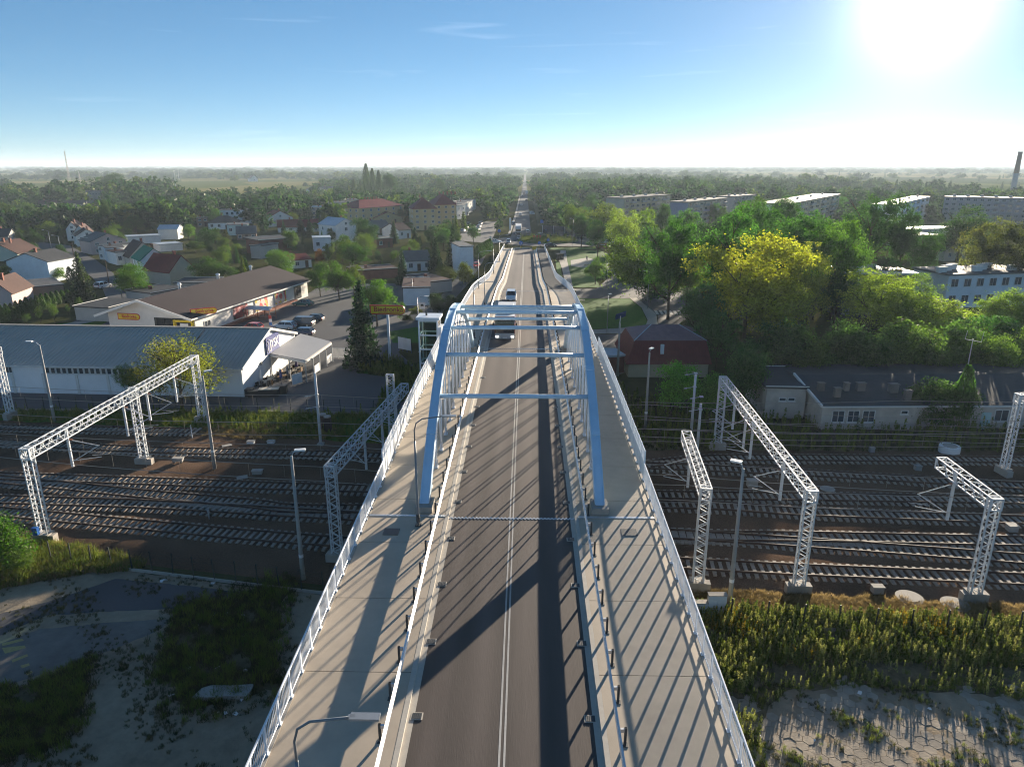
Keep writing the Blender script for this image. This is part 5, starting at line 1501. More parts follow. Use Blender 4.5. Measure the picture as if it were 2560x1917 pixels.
house('second low flat hall with a sunlit roof edge further back', A, B, 10, 4.5, None, 'flat', 'x', W_GREY, R_PALE, (8, 1), 'hall', 'low_hall', chimney=0)

# red roofed house with a bent (mansard) roof
A, B = ZH(512, 878), ZH(1296, 878)
Wr = (B - A).length; ar = math.atan2(B.y - A.y, B.x - A.x)
rh = thing('red_roofed_house', 'yellowish house with a dark red sheet metal mansard roof', 'house', (A.x, A.y, 0), ar)
FOOT.append((A, ar, Wr, 12))
e1 = HT(1440 + 512 / 3.943, 720 + 745 / 3.943, A); e2 = e1 + 3.1; e3 = e2 + 1.5; Dr = 12.0
mb = MB(); mb.box((Wr / 2, Dr / 2, e1 / 2), (Wr, Dr, e1)); mb.build('wall', W_OCHRE, rh)
def frus(mb, x0, x1, y0, y1, z0, X0, X1, Y0, Y1, z1):
    a = [(x0, y0, z0), (x1, y0, z0), (x1, y1, z0), (x0, y1, z0)]; b = [(X0, Y0, z1), (X1, Y0, z1), (X1, Y1, z1), (X0, Y1, z1)]
    for i in range(4): mb.face(a[i], a[(i + 1) % 4], b[(i + 1) % 4], b[i])
    return a, b
mb = MB(); a_, b_ = frus(mb, -.4, Wr + .4, -.4, Dr + .4, e1, 1.0, Wr - .2, 1.6, Dr - 1.6, e2)
mb.face(*[(x, y, z) for x, y, z in a_[::-1]])
lo = mb.build('lower_roof', R_WINE, rh)
mb = MB(); frus(mb, .9, Wr - .1, 1.5, Dr - 1.5, e2 + .01, 4.2, Wr - 3.4, Dr * .5, Dr * .5 + .1, e3)
up = mb.build('upper_roof', roofmat('faded wine', (0.23, 0.13, 0.135), 0.6), rh)
for (p, q) in (((.9, 1.5, e2), (4.2, Dr * .5, e3)), ((Wr - .1, 1.5, e2), (Wr - 3.4, Dr * .5, e3))):
    mb = MB(); mb.bar(p, q, .14, .06); mb.build('hip_cap', R_PALE, up)
for k in range(26):
    x = .2 + (Wr - .4) * k / 25; f = (1.2 * (1 - k / 25) - .0 * k / 25)
    mb = MB(); mb.bar((x, -.42, e1 + .03), (x + (.8 - 1.0 * k / 25), 1.58, e2 + .03), .05, .05); mb.build('roof_seam', R_WINE, lo)
mb = MB(); mb.box((Wr * .42, .6, e1 + 2.0), (.5, .3, 1.5)); mb.build('roof_light', M_SIGNW, lo)
A2, B2 = ZH(330, 840), ZH(470, 830)
house('small red door shed with a grey lean roof beside the red roofed house', A2, B2, 4, 2.5, None, 'flat', 'x', W_BRICK, R_PALE, (0, 0), 'shed', 'shed', chimney=0)

# long low railway building
A, B = ZB(458, 1455), ZB(2030, 1448)
d = (B - A).normalized(); B = A + d * ((B - A).length + 16)
Wl = (B - A).length; al = math.atan2(d.y, d.x); Dl = 15.0
el = HT(1900 + 458 / 3.067, 600 + 1270 / 3.067, A)
lo_ = thing('railway_building', 'long low white building with a dark flat roof beside the right tracks', 'building', (A.x, A.y, 0), al)
FOOT.append((A, al, Wl, Dl))
M_OLDW = wallmat('old white brick', (0.47, 0.43, 0.38), 0.3)
mb = MB(); extr(mb, [(0, -.2), (0, el), (Dl * .55, el + 1.2), (Dl, el + .6), (Dl, -.2)], 0, Wl, 'x'); mb.build('wall', M_OLDW, lo_, recalc=True)
mb = MB(); extr(mb, [(-.45, el - .06), (-.45, el + .12), (Dl * .55, el + 1.4), (Dl + .4, el + .75), (Dl + .4, el + .55), (Dl * .55, el + 1.22)], -.3, Wl + .3, 'x'); rfl = mb.build('roof', R_DARK, lo_, recalc=True)
mb = MB(); mb.bar((-.35, -.5, el + .1), (-.35, Dl * .55, el + 1.5), .22, .3); mb.build('parapet', M_TRIM, rfl)
mb = MB(); mb.bar((-.3, -.5, el), (Wl + .3, -.5, el), .14, .16); mb.build('gutter', M_TRIM, rfl)
fl = facade(A, B)
for (x0, x1, y0, y1) in ((555, 640, 1305, 1395), (675, 752, 1305, 1395), (790, 870, 1305, 1395), (1080, 1132, 1308, 1332), (1300, 1370, 1310, 1395), (1545, 1600, 1320, 1390), (1805, 1892, 1300, 1390)):
    s0, z1 = fl(1900 + x0 / 3.067, 600 + y0 / 3.067); s1, z0 = fl(1900 + x1 / 3.067, 600 + y1 / 3.067)
    window(lo_, (s0 + s1) / 2, -.04, (z0 + z1) / 2, s1 - s0, max(.5, z1 - z0))
s0, _ = fl(1900 + 1690 / 3.067, 600 + 1400 / 3.067)
mb = MB(); mb.box((s0 + .5, -.05, 1.05), (1.1, .1, 2.1)); mb.build('door', W_TEAL, lo_)
mb = MB()
for k, (x, y, s_) in enumerate(((590, 1150, .9), (465, 1110, .9), (770, 1110, 1.2), (1020, 1120, 1.3), (1130, 1170, .9), (660, 1110, .7))):
    p = inv(lo_) @ ZB(x, y + 30, el + .9); mb = MB(); mb.box((p.x, p.y, el + 1.1), (s_ * .8, .6, 1.1)); mb.box((p.x, p.y, el + 1.68), (s_ * .8 + .15, .75, .08)); mb.build('chimney', wallmat('sooty brick', (0.20, 0.17, 0.15), 0.3), rfl)
A3, B3 = ZB(30, 1362), ZB(330, 1368)
house('small white end block with two little windows at the low building', A3, B3, 9, HT(1900 + 30 / 3.067, 600 + 1135 / 3.067, A3), None, 'flat', 'x', M_OLDW, R_DARK, (0, 0), 'annexe', 'annexe', chimney=0)
an = [o for o in C.objects if o.get('label', '').startswith('small white end block')][0]
fa = facade(A3, B3)
for x in (172, 240):
    s0, z0 = fa(1900 + x / 3.067, 600 + 1220 / 3.067); window(an, s0, -.04, z0, 0.9, 0.5)

# ---- glass lift tower beside the left railing
b = Vector((-11.1, 84.5, 0)); dz = zd(84.5)
lt = thing('lift_tower', 'white framed glass lift tower beside the left railing', 'lift tower', (b.x, b.y, 0), R(-2))
hh = dz + 3.5
for sx in (-1, 1):
    for sy in (-1, 1):
        mb = MB(); mb.bar((sx * 1.3, sy * 1.3, 0), (sx * 1.3, sy * 1.3, hh), .2); mb.build('corner_post', M_RAILW, lt)
for z in np.arange(1.6, hh, 1.75):
    mb = MB()
    for a_, b_ in (((-1.3, -1.3), (1.3, -1.3)), ((1.3, -1.3), (1.3, 1.3)), ((1.3, 1.3), (-1.3, 1.3)), ((-1.3, 1.3), (-1.3, -1.3))):
        mb.bar((*a_, z), (*b_, z), .14)
    mb.build('cross_frame', M_RAILW, lt)
def clear_glass():
    m = bpy.data.materials.new('clear lift glass'); m.use_nodes = True
    nt = m.node_tree; nt.nodes.clear(); N = nt.nodes.new
    o = N('ShaderNodeOutputMaterial'); mx = N('ShaderNodeMixShader'); tr = N('ShaderNodeBsdfTransparent'); gl = N('ShaderNodeBsdfGlossy'); fr = N('ShaderNodeFresnel')
    tr.inputs[0].default_value = (0.72, 0.84, 0.82, 1); gl.inputs['Roughness'].default_value = .05; fr.inputs[0].default_value = 1.5
    nt.links.new(fr.outputs[0], mx.inputs[0]); nt.links.new(tr.outputs[0], mx.inputs[1]); nt.links.new(gl.outputs[0], mx.inputs[2]); nt.links.new(mx.outputs[0], o.inputs[0])
    return m
M_CLEAR = clear_glass()
for z in np.arange(.0, hh - 1.6, 1.75):
    for (cx, cy, dx, dy) in ((0, -1.34, 2.3, .03), (0, 1.34, 2.3, .03), (-1.34, 0, .03, 2.3), (1.34, 0, .03, 2.3)):
        mb = MB(); mb.box((cx, cy, z + .8), (dx, dy, 1.5)); mb.build('glass_pane', M_CLEAR, lt)
mb = MB(); mb.box((0, 0, hh + .15), (3.3, 3.3, .3)); ro = mb.build('roof', M_RAILW, lt)
mb = MB(); mb.tube([(-.4, 0, hh + .3), (-.4, 0, hh + .9)], .14, 8); mb.build('roof_vent', M_DARKST, ro)
mb = MB(); mb.box((.1, .4, dz - 3.4), (1.5, 1.3, 2.6)); mb.build('lift_car', M_DARKST, lt)
mb = MB(); mb.box((0, .9, hh - 1.2), (1.7, .5, .9)); mb.build('machinery', M_DARKST, lt)
for s in (-1, 1):
    mb = MB(); mb.bar((s * .8, .9, 0), (s * .8, .9, hh - .5), .09); mb.build('guide_rail', M_GALV, lt)
mb = MB(); mb.box((1.6, 0, dz + 1.3), (.5, 2.3, 2.5)); mb.build('door_frame', M_RAILW, lt)
lt.scale = (0.86, 0.86, 1.0); lt.location.x += 0.2

# ------------------------------------------------------------------ trees
def leaf_mat(name, far=False):
    m = bpy.data.materials.new(name); m.use_nodes = True
    nt = m.node_tree; nt.nodes.clear(); N, L_ = nt.nodes.new, nt.links.new
    out = N('ShaderNodeOutputMaterial')
    oi = N('ShaderNodeObjectInfo'); geo = N('ShaderNodeNewGeometry')
    if far:
        cr = N('ShaderNodeValToRGB'); e = cr.color_ramp.elements
        e[0].color = (0.014, 0.040, 0.018, 1); e[1].color = (0.095, 0.120, 0.030, 1); e[1].position = 1
        x = e.new(.5); x.color = (0.026, 0.060, 0.024, 1); x = e.new(.85); x.color = (0.050, 0.090, 0.028, 1)
        L_(oi.outputs['Random'], cr.inputs[0]); col = cr.outputs[0]
    else:
        col = oi.outputs['Color']
    hs = N('ShaderNodeHueSaturation')
    L_(col, hs.inputs['Color'])
    mr = N('ShaderNodeMapRange'); mr.inputs['To Min'].default_value = 0.55; mr.inputs['To Max'].default_value = 1.5
    L_(geo.outputs['Random Per Island'], mr.inputs[0]); L_(mr.outputs[0], hs.inputs['Value'])
    mh = N('ShaderNodeMapRange'); mh.inputs['To Min'].default_value = 0.47; mh.inputs['To Max'].default_value = 0.515
    nz = N('ShaderNodeTexNoise'); nz.inputs['Scale'].default_value = 0.35; L_(geo.outputs['Position'], nz.inputs['Vector'])
    L_(nz.outputs['Fac'], mh.inputs[0]); L_(mh.outputs[0], hs.inputs['Hue'])
    d = N('ShaderNodeBsdfDiffuse'); t = N('ShaderNodeBsdfTranslucent'); g = N('ShaderNodeBsdfGlossy')
    g.inputs['Roughness'].default_value = .45; g.inputs['Color'].default_value = (.5, .5, .45, 1)
    br = N('ShaderNodeMix'); br.data_type = 'RGBA'; br.blend_type = 'MULTIPLY'; br.inputs[0].default_value = 1
    br.inputs[7].default_value = (1.3, 1.8, 0.7, 1)
    L_(hs.outputs[0], br.inputs[6]); L_(hs.outputs[0], d.inputs[0]); L_(br.outputs[2], t.inputs[0])
    m1 = N('ShaderNodeMixShader'); m1.inputs[0].default_value = .30 if far else .44; L_(d.outputs[0], m1.inputs[1]); L_(t.outputs[0], m1.inputs[2])
    m2 = N('ShaderNodeMixShader'); m2.inputs[0].default_value = .035; L_(m1.outputs[0], m2.inputs[1]); L_(g.outputs[0], m2.inputs[2])
    L_(m2.outputs[0], out.inputs[0])
    return m
M_LEAF = leaf_mat('leaves'); M_LEAFF = leaf_mat('distant leaves', True)
M_BARK = mat('bark', (0.085, 0.062, 0.045), 0.95, 0.35, 4.0, 0.5, 8.0, spec=0.1)

def quads(P, Nn, size, rs, ar=0.62):
    """leaf cards at P facing Nn"""
    n = len(P)
    Nn = Nn / (np.linalg.norm(Nn, axis=1, keepdims=True) + 1e-9)
    h = rs.normal(size=(n, 3)); u = np.cross(Nn, h); u /= (np.linalg.norm(u, axis=1, keepdims=True) + 1e-9); v = np.cross(Nn, u)
    s = size * rs.uniform(.65, 1.35, (n, 1))
    a, b = u * s * .5, v * s * .5 * ar
    V_ = np.stack([P - a - b, P + a - b * .6, P + a * .9 + b, P - a * .7 + b], 1).reshape(-1, 3)
    F_ = np.arange(n * 4).reshape(-1, 4)
    return V_, F_

def crown_round(seed, n=8500, leaf=0.026, lobes=9, clump=150, spread=0.055, flat=1.0, m=None):
    rs = np.random.RandomState(seed)
    L_ = [(np.array([0, 0, .48]), .30)]
    for k in range(lobes):
        a = 2 * PI * (k + rs.rand() * .8) / lobes * 1.7; z = .22 + .62 * ((k * .618 + rs.rand() * .25) % 1)
        rad = (.5 - .19) * math.sqrt(max(.05, 1 - ((z - .5) / .62) ** 2)) * rs.uniform(.75, 1.05)
        L_.append((np.array([rad * math.cos(a), rad * math.sin(a), z]), rs.uniform(.14, .23)))
    L_.append((np.array([rs.uniform(-.08, .08), rs.uniform(-.08, .08), .82]), .18))
    cs, cn = [], []
    w_ = np.array([r * r for _, r in L_]); w_ /= w_.sum()
    for i in rs.choice(len(L_), clump, p=w_):
        c, r = L_[i]; d = rs.normal(size=3); d /= np.linalg.norm(d)
        if d[2] < -.35: d[2] *= -.5
        cs.append(c + d * r * rs.uniform(.72, 1.04) * np.array([1, 1, flat])); cn.append(d)
    cs, cn = np.array(cs), np.array(cn)
    k = rs.randint(0, clump, n)
    P = cs[k] + rs.normal(size=(n, 3)) * spread * np.array([1, 1, .8])
    inner = rs.rand(n) < .22
    P[inner] = np.array([0, 0, .48]) + rs.normal(size=(inner.sum(), 3)) * .15
    P[:, 2] = np.clip(P[:, 2], .02, 1.03)
    V_, F_ = quads(P, cn[k] * .55 + rs.normal(size=(n, 3)) * .7 + np.array([0, 0, .25]), leaf, rs)
    return arr_mesh('crown', V_, F_, m or M_LEAF)

def crown_willow(seed, n=9000):
    rs = np.random.RandomState(seed); Ps = []; Ns = []
    for k in range(230):
        a = rs.rand() * 2 * PI; e = rs.uniform(.05, 1.25); r = .48 * rs.uniform(.7, 1.05)
        tip = np.array([math.cos(a) * math.cos(e) * r * 1.05, math.sin(a) * math.cos(e) * r * 1.05, .12 + math.sin(e) * .86 * rs.uniform(.8, 1.03)])
        st = np.array([0, 0, .12]) + (tip - np.array([0, 0, .12])) * .35
        m = n // 230; t = rs.rand(m, 1) ** .7
        P = st + (tip - st) * t + rs.normal(size=(m, 3)) * .018 * (1 + t)
        Ps.append(P); d = (tip - st); d /= np.linalg.norm(d)
        h = rs.normal(size=(m, 3)); Ns.append(h - (h @ d)[:, None] * d)
    V_, F_ = quads(np.concatenate(Ps), np.concatenate(Ns), .022, rs, .4)
    return arr_mesh('crown', V_, F_, M_LEAF)

def crown_spruce(seed, tiers=24, m=None, leaf=.05, per=26):
    rs = np.random.RandomState(seed); Ps, Ns = [], []
    for t in range(tiers):
        z = .03 + .95 * (t / tiers) ** .95; R_ = .5 * (1 - z) ** .85 + .012
        nb = max(4, int(13 * (1 - z) + 4))
        for b in range(nb):
            a = 2 * PI * (b + rs.rand() * .7) / nb; l = R_ * rs.uniform(.72, 1.12)
            k = max(4, int(per * l / .5) + 3)
            s = np.linspace(.08, 1, k)
            drop = -.10 * s * l * 2 + .06 * s ** 3 * l * 2
            P = np.stack([math.cos(a) * s * l, math.sin(a) * s * l, z + drop], 1) + rs.normal(size=(k, 3)) * .011
            Ps.append(P); Ns.append(np.array([0, 0, 1.]) + rs.normal(size=(k, 3)) * .45)
    P = np.concatenate(Ps); Nn = np.concatenate(Ns)
    V_, F_ = quads(P, Nn, leaf, rs, .7)
    return arr_mesh('crown', V_, F_, m or M_LEAF)

def crown_column(seed, n=4200, pointy=.8, leaf=.035):
    rs = np.random.RandomState(seed)
    z = rs.rand(n); prof = np.sin(np.clip(z * 1.02, 0, 1) ** pointy * PI * .93 + .12) ** .6
    a = rs.rand(n) * 2 * PI; r = .5 * prof * rs.uniform(.72, 1.04, n) * (1 + .13 * np.sin(a * 3 + z * 9 + seed) + .08 * np.sin(a * 7 - z * 17))
    P = np.stack([np.cos(a) * r, np.sin(a) * r, z], 1)
    V_, F_ = quads(P, np.stack([np.cos(a), np.sin(a), .35 + 0 * a], 1) + rs.normal(size=(n, 3)) * .5, leaf, rs, .8)
    V_[:, 2] *= 1.0
    return arr_mesh('crown', V_, F_, M_LEAF)

def trunk_mesh(seed, limbs=6, straight=False):
    r = random.Random(seed); mb = MB()
    pts = [(0, 0, 0), (.006, 0, .12), (.012, -.01, .32), (.0, .012, .55), (-.008, 0, .8)]
    mb.tube(pts, [.024, .019, .016, .011, .004], 8)
    if not straight:
        for k in range(limbs):
            z0 = .2 + .08 * k; a = 2.4 * k + r.random(); l = r.uniform(.16, .3)
            p = Vector((.006, 0, z0)); q = p + Vector((math.cos(a) * l, math.sin(a) * l, l * r.uniform(.5, 1.0)))
            m_ = p.lerp(q, .5) + Vector((0, 0, -.02))
            mb.tube([p, m_, q], [.011, .008, .003], 6)
            for s in (-1, 1):
                q2 = q + Vector((math.cos(a + s * .7) * l * .4, math.sin(a + s * .7) * l * .4, l * .35)); mb.tube([m_.lerp(q, .5), q2], [.006, .002], 5)
    return mb.mesh('trunk', M_BARK, True)

CR = {
    'round': [crown_round(s, 17000, .0185, 8 + s % 4, 170, .035) for s in range(5)],
    'loose': [crown_round(20 + s, 12000, .019, 11, 130, .036) for s in range(4)],
    'bush': [crown_round(40 + s, 8500, .026, 7, 170, .05) for s in range(3)],
    'dense': [crown_round(60 + s, 16000, .0185, 6, 380, .036) for s in range(2)],
    'willow': [crown_willow(3)],
    'spruce': [crown_spruce(s) for s in range(3)],
    'poplar': [crown_column(s, 4600, .75) for s in range(3)],
    'thuja': [crown_column(10 + s, 2600, .62, .05) for s in range(3)],
}
TR = [trunk_mesh(s) for s in range(4)]; TRS = trunk_mesh(9, 0, True)
DG, GR, YG, OL, AU, BS, PG = (0.030, 0.056, 0.017), (0.045, 0.088, 0.020), (0.110, 0.135, 0.022), (0.085, 0.092, 0.026), (0.185, 0.135, 0.022), (0.026, 0.042, 0.034), (0.10, 0.145, 0.05)
trng = random.Random(99)
ORD = ('first', 'second', 'third', 'fourth', 'fifth', 'sixth', 'seventh', 'eighth', 'ninth', 'tenth', 'eleventh', 'twelfth', 'thirteenth', 'fourteenth', 'fifteenth', 'sixteenth', 'seventeenth')
NTREE = [0]
TPOS = []
def tree(kind, p, h, w, tint, label, group=None, cb=None, name=None, cat='tree'):
    i = NTREE[0]; NTREE[0] += 1
    names = {'spruce': 'spruce_tree', 'poplar': 'poplar_tree', 'thuja': 'thuja', 'bush': 'bush', 'willow': 'willow_tree'}
    t = thing(name or names.get(kind, 'broadleaf_tree'), label, cat if kind != 'bush' else 'bush', (p.x, p.y, 0), trng.uniform(0, 6.28), group)
    if cb is None:
        cb = {'spruce': .03, 'poplar': .04, 'thuja': .0, 'bush': .0, 'willow': .12, 'dense': .1}.get(kind, .16)
    v = CR[kind]
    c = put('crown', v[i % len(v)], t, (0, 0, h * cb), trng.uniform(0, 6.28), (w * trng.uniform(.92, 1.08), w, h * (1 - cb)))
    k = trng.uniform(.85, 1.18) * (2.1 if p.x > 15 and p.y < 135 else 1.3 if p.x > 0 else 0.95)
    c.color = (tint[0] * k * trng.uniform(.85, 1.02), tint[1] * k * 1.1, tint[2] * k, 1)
    if kind not in ('bush', 'thuja'):
        q = min(w, h)
        put('trunk', TRS if kind in ('spruce', 'poplar') else TR[i % 4], t, (0, 0, -.1), 0, (max(q, h * .5), max(q, h * .5), h))
    TPOS.append((p.x, p.y, w))
    return t
def tv(kind, x, yb, yt, wpx, tint, label, group=None, **k):
    p = V(x, yb); h = HT(x * K, yt * K, p); w_ = wpx * K * MPP(p)
    return tree(kind, p, max(1.0, h), w_, tint, label, group, **k)
def tz(Z, kind, x, yb, yt, wpx, tint, label, group=None, **k):
    s, ox, oy = {Z1: (3.45, 0, 360), Z2: (3.45, 600, 360), Z4: (3.45, 1400, 380), Z5: (3.45, 1920, 360)}[Z]
    return tv(kind, (ox + x / s) / K, (oy + yb / s) / K, (oy + yt / s) / K, wpx / s / K, tint, label, group, **k)

# ---- right of the bridge
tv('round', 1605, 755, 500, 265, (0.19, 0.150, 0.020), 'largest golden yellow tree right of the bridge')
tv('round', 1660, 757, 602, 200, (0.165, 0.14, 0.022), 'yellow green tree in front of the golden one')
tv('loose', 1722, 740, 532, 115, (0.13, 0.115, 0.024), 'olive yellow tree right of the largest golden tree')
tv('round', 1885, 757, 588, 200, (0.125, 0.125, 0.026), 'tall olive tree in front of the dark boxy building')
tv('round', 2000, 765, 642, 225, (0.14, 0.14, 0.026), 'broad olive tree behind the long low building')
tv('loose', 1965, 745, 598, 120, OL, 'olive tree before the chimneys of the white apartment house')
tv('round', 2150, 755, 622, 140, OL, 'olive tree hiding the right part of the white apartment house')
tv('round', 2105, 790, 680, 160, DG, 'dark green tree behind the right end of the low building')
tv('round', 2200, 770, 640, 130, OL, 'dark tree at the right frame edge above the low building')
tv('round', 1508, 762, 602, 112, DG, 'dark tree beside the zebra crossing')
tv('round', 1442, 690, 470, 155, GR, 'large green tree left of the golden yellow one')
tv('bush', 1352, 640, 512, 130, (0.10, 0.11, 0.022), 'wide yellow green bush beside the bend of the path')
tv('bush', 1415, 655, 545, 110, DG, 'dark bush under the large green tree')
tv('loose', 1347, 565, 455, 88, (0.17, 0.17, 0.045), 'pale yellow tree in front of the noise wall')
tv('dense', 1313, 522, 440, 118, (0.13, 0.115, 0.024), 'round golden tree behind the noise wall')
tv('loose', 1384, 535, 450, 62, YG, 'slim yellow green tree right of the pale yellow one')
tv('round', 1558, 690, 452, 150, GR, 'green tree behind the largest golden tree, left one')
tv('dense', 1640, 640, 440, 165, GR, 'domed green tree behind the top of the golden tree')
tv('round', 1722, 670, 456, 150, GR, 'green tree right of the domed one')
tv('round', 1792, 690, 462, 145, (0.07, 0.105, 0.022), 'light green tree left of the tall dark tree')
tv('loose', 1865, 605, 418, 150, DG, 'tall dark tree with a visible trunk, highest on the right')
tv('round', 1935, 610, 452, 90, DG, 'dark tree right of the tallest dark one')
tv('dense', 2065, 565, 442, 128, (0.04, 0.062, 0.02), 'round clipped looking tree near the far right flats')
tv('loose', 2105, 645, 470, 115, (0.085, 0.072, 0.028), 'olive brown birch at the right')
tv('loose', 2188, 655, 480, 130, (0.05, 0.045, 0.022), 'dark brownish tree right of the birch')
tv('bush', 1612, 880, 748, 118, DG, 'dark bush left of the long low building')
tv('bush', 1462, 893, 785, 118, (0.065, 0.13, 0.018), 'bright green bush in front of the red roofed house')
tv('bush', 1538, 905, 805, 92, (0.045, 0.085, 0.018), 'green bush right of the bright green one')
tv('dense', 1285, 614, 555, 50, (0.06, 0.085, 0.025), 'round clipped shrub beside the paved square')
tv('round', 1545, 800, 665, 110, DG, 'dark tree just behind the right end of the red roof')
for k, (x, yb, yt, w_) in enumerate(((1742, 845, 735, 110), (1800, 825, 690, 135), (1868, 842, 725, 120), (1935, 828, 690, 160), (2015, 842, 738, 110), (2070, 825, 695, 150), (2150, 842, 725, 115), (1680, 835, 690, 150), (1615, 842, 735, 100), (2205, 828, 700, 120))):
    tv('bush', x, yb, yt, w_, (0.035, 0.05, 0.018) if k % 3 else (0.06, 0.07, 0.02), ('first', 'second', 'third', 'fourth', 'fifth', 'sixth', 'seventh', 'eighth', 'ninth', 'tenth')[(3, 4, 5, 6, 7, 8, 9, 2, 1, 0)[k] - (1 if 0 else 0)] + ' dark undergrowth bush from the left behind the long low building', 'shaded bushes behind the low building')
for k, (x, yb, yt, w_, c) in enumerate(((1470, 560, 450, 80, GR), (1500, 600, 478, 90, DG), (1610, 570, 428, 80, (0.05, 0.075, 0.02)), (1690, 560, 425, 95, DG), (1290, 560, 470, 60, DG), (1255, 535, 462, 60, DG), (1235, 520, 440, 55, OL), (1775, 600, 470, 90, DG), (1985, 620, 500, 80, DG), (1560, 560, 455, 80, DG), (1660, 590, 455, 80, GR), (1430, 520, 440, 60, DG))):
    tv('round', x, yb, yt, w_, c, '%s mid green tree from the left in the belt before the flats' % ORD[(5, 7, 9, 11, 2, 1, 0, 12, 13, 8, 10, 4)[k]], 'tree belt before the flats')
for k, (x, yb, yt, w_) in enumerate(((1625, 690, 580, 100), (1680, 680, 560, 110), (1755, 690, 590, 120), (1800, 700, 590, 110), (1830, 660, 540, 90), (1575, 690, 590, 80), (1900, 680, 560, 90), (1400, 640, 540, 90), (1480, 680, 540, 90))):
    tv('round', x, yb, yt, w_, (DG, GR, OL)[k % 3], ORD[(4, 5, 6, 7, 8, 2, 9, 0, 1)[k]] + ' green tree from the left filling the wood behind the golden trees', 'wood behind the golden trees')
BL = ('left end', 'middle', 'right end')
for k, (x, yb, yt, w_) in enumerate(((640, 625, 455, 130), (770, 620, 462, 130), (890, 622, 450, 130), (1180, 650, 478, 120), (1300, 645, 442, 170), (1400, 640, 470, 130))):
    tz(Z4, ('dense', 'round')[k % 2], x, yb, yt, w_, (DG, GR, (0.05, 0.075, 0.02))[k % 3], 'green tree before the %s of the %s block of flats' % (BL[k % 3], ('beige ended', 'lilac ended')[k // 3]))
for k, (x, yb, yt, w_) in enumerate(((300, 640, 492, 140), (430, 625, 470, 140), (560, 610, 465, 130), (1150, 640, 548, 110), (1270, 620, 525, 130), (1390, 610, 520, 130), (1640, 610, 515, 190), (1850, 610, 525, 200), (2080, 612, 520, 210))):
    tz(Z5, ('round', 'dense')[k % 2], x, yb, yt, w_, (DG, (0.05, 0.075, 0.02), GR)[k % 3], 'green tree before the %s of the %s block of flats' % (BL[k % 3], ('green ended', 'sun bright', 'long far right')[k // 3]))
# ---- left of the bridge
tv('willow', 393, 882, 712, 212, (0.19, 0.14, 0.03), 'golden willow growing in front of the white hall')
tv('loose', 283, 860, 788, 64, (0.09, 0.14, 0.02), 'small bright green tree left of the willow')
tv('spruce', 786, 790, 598, 92, BS, 'tall dark spruce beside the store sign pole', name='spruce_tree')
tv('round', 815, 705, 600, 98, (0.10, 0.155, 0.025), 'bright green tree behind the tall spruce')
tv('dense', 733, 648, 563, 78, (0.085, 0.125, 0.022), 'rounded lime green tree at the end of the car park')
tv('dense', 692, 640, 568, 56, (0.06, 0.095, 0.022), 'green tree left of the rounded lime one')
tv('round', 765, 640, 575, 55, (0.11, 0.125, 0.022), 'yellowish tree right of the rounded lime one')
tv('round', 612, 622, 540, 72, (0.085, 0.115, 0.035), 'pale green tree behind the far end of the discount store')
tv('dense', 460, 616, 553, 98, (0.045, 0.07, 0.018), 'round dark tree behind the brown store roof')
tv('dense', 290, 650, 568, 84, (0.075, 0.115, 0.02), 'bright green tree at the corner of the back street')
tv('spruce', 184, 660, 540, 66, (0.045, 0.05, 0.045), 'grey spruce with a brownish top by the back street', name='spruce_tree')
for k in range(17):
    f = k / 16; p = Z1(30 + 690 * f, 1545 - 235 * f); h = HT(0 + (30 + 690 * f) / 3.45, 360 + (1385 - 170 * f + trng.uniform(-12, 12)) / 3.45, p)
    tree('thuja', p, h, 62 / 3.45 * MPP(p), (0.035, 0.062, 0.014), ORD[k] + ' clipped thuja from the left in the hedge behind the white hall', 'thuja hedge', name='thuja', cat='thuja')
for k, (x, yb, yt, w_) in enumerate(((235, 1568, 1465, 80), (358, 1575, 1402, 70), (480, 1560, 1370, 95), (592, 1480, 1385, 55), (690, 1460, 1322, 70))):
    tz(Z1, 'loose', x, yb, yt, w_, (0.075, 0.10, 0.025), ('first', 'second', 'third', 'fourth', 'fifth')[k] + ' sapling from the left in front of the thuja hedge', 'saplings by the hedge', cb=.3)
tz(Z1, 'bush', 60, 1215, 1040, 130, (0.09, 0.12, 0.02), 'yellow green bush beside the big bluish white gable')
tz(Z1, 'bush', 505, 1180, 1060, 155, (0.09, 0.14, 0.02), 'bright lime bush right of the bluish white house')
tz(Z1, 'thuja', 615, 1200, 1060, 72, (0.02, 0.034, 0.014), 'dark column thuja beside the grey spruce', name='thuja', cat='thuja')
tz(Z1, 'bush', 360, 1010, 908, 190, (0.07, 0.105, 0.02), 'leafy bushes along the back street', )
tz(Z1, 'dense', 985, 440, 255, 245, (0.035, 0.056, 0.018), 'huge round dark tree on the far left skyline')
tz(Z1, 'round', 70, 725, 492, 180, (0.07, 0.08, 0.03), 'big drooping olive tree at the left frame edge')
tz(Z1, 'bush', 225, 770, 655, 140, (0.10, 0.135, 0.022), 'bright yellow green bush right of the drooping olive tree')
tz(Z1, 'round', 330, 720, 565, 100, DG, 'dark green tree left of the white terrace')
tz(Z1, 'bush', 480, 770, 680, 160, (0.08, 0.12, 0.02), 'lime bush left of the white terrace')
tz(Z1, 'dense', 1630, 830, 690, 165, (0.10, 0.14, 0.025), 'bright lime tree right of the small white shed')
tz(Z1, 'round', 1690, 945, 830, 180, (0.06, 0.085, 0.025), 'green fruit tree in the yard behind the green roof')
tz(Z1, 'spruce', 1960, 900, 730, 150, (0.07, 0.06, 0.035), 'brownish larch like tree among the yards', name='spruce_tree')
tz(Z1, 'round', 940, 760, 480, 120, (0.045, 0.065, 0.025), 'tall feathery tree left of the yellow thicket')
tz(Z1, 'round', 1160, 760, 530, 230, (0.09, 0.09, 0.025), 'broad yellowish thicket above the terrace')
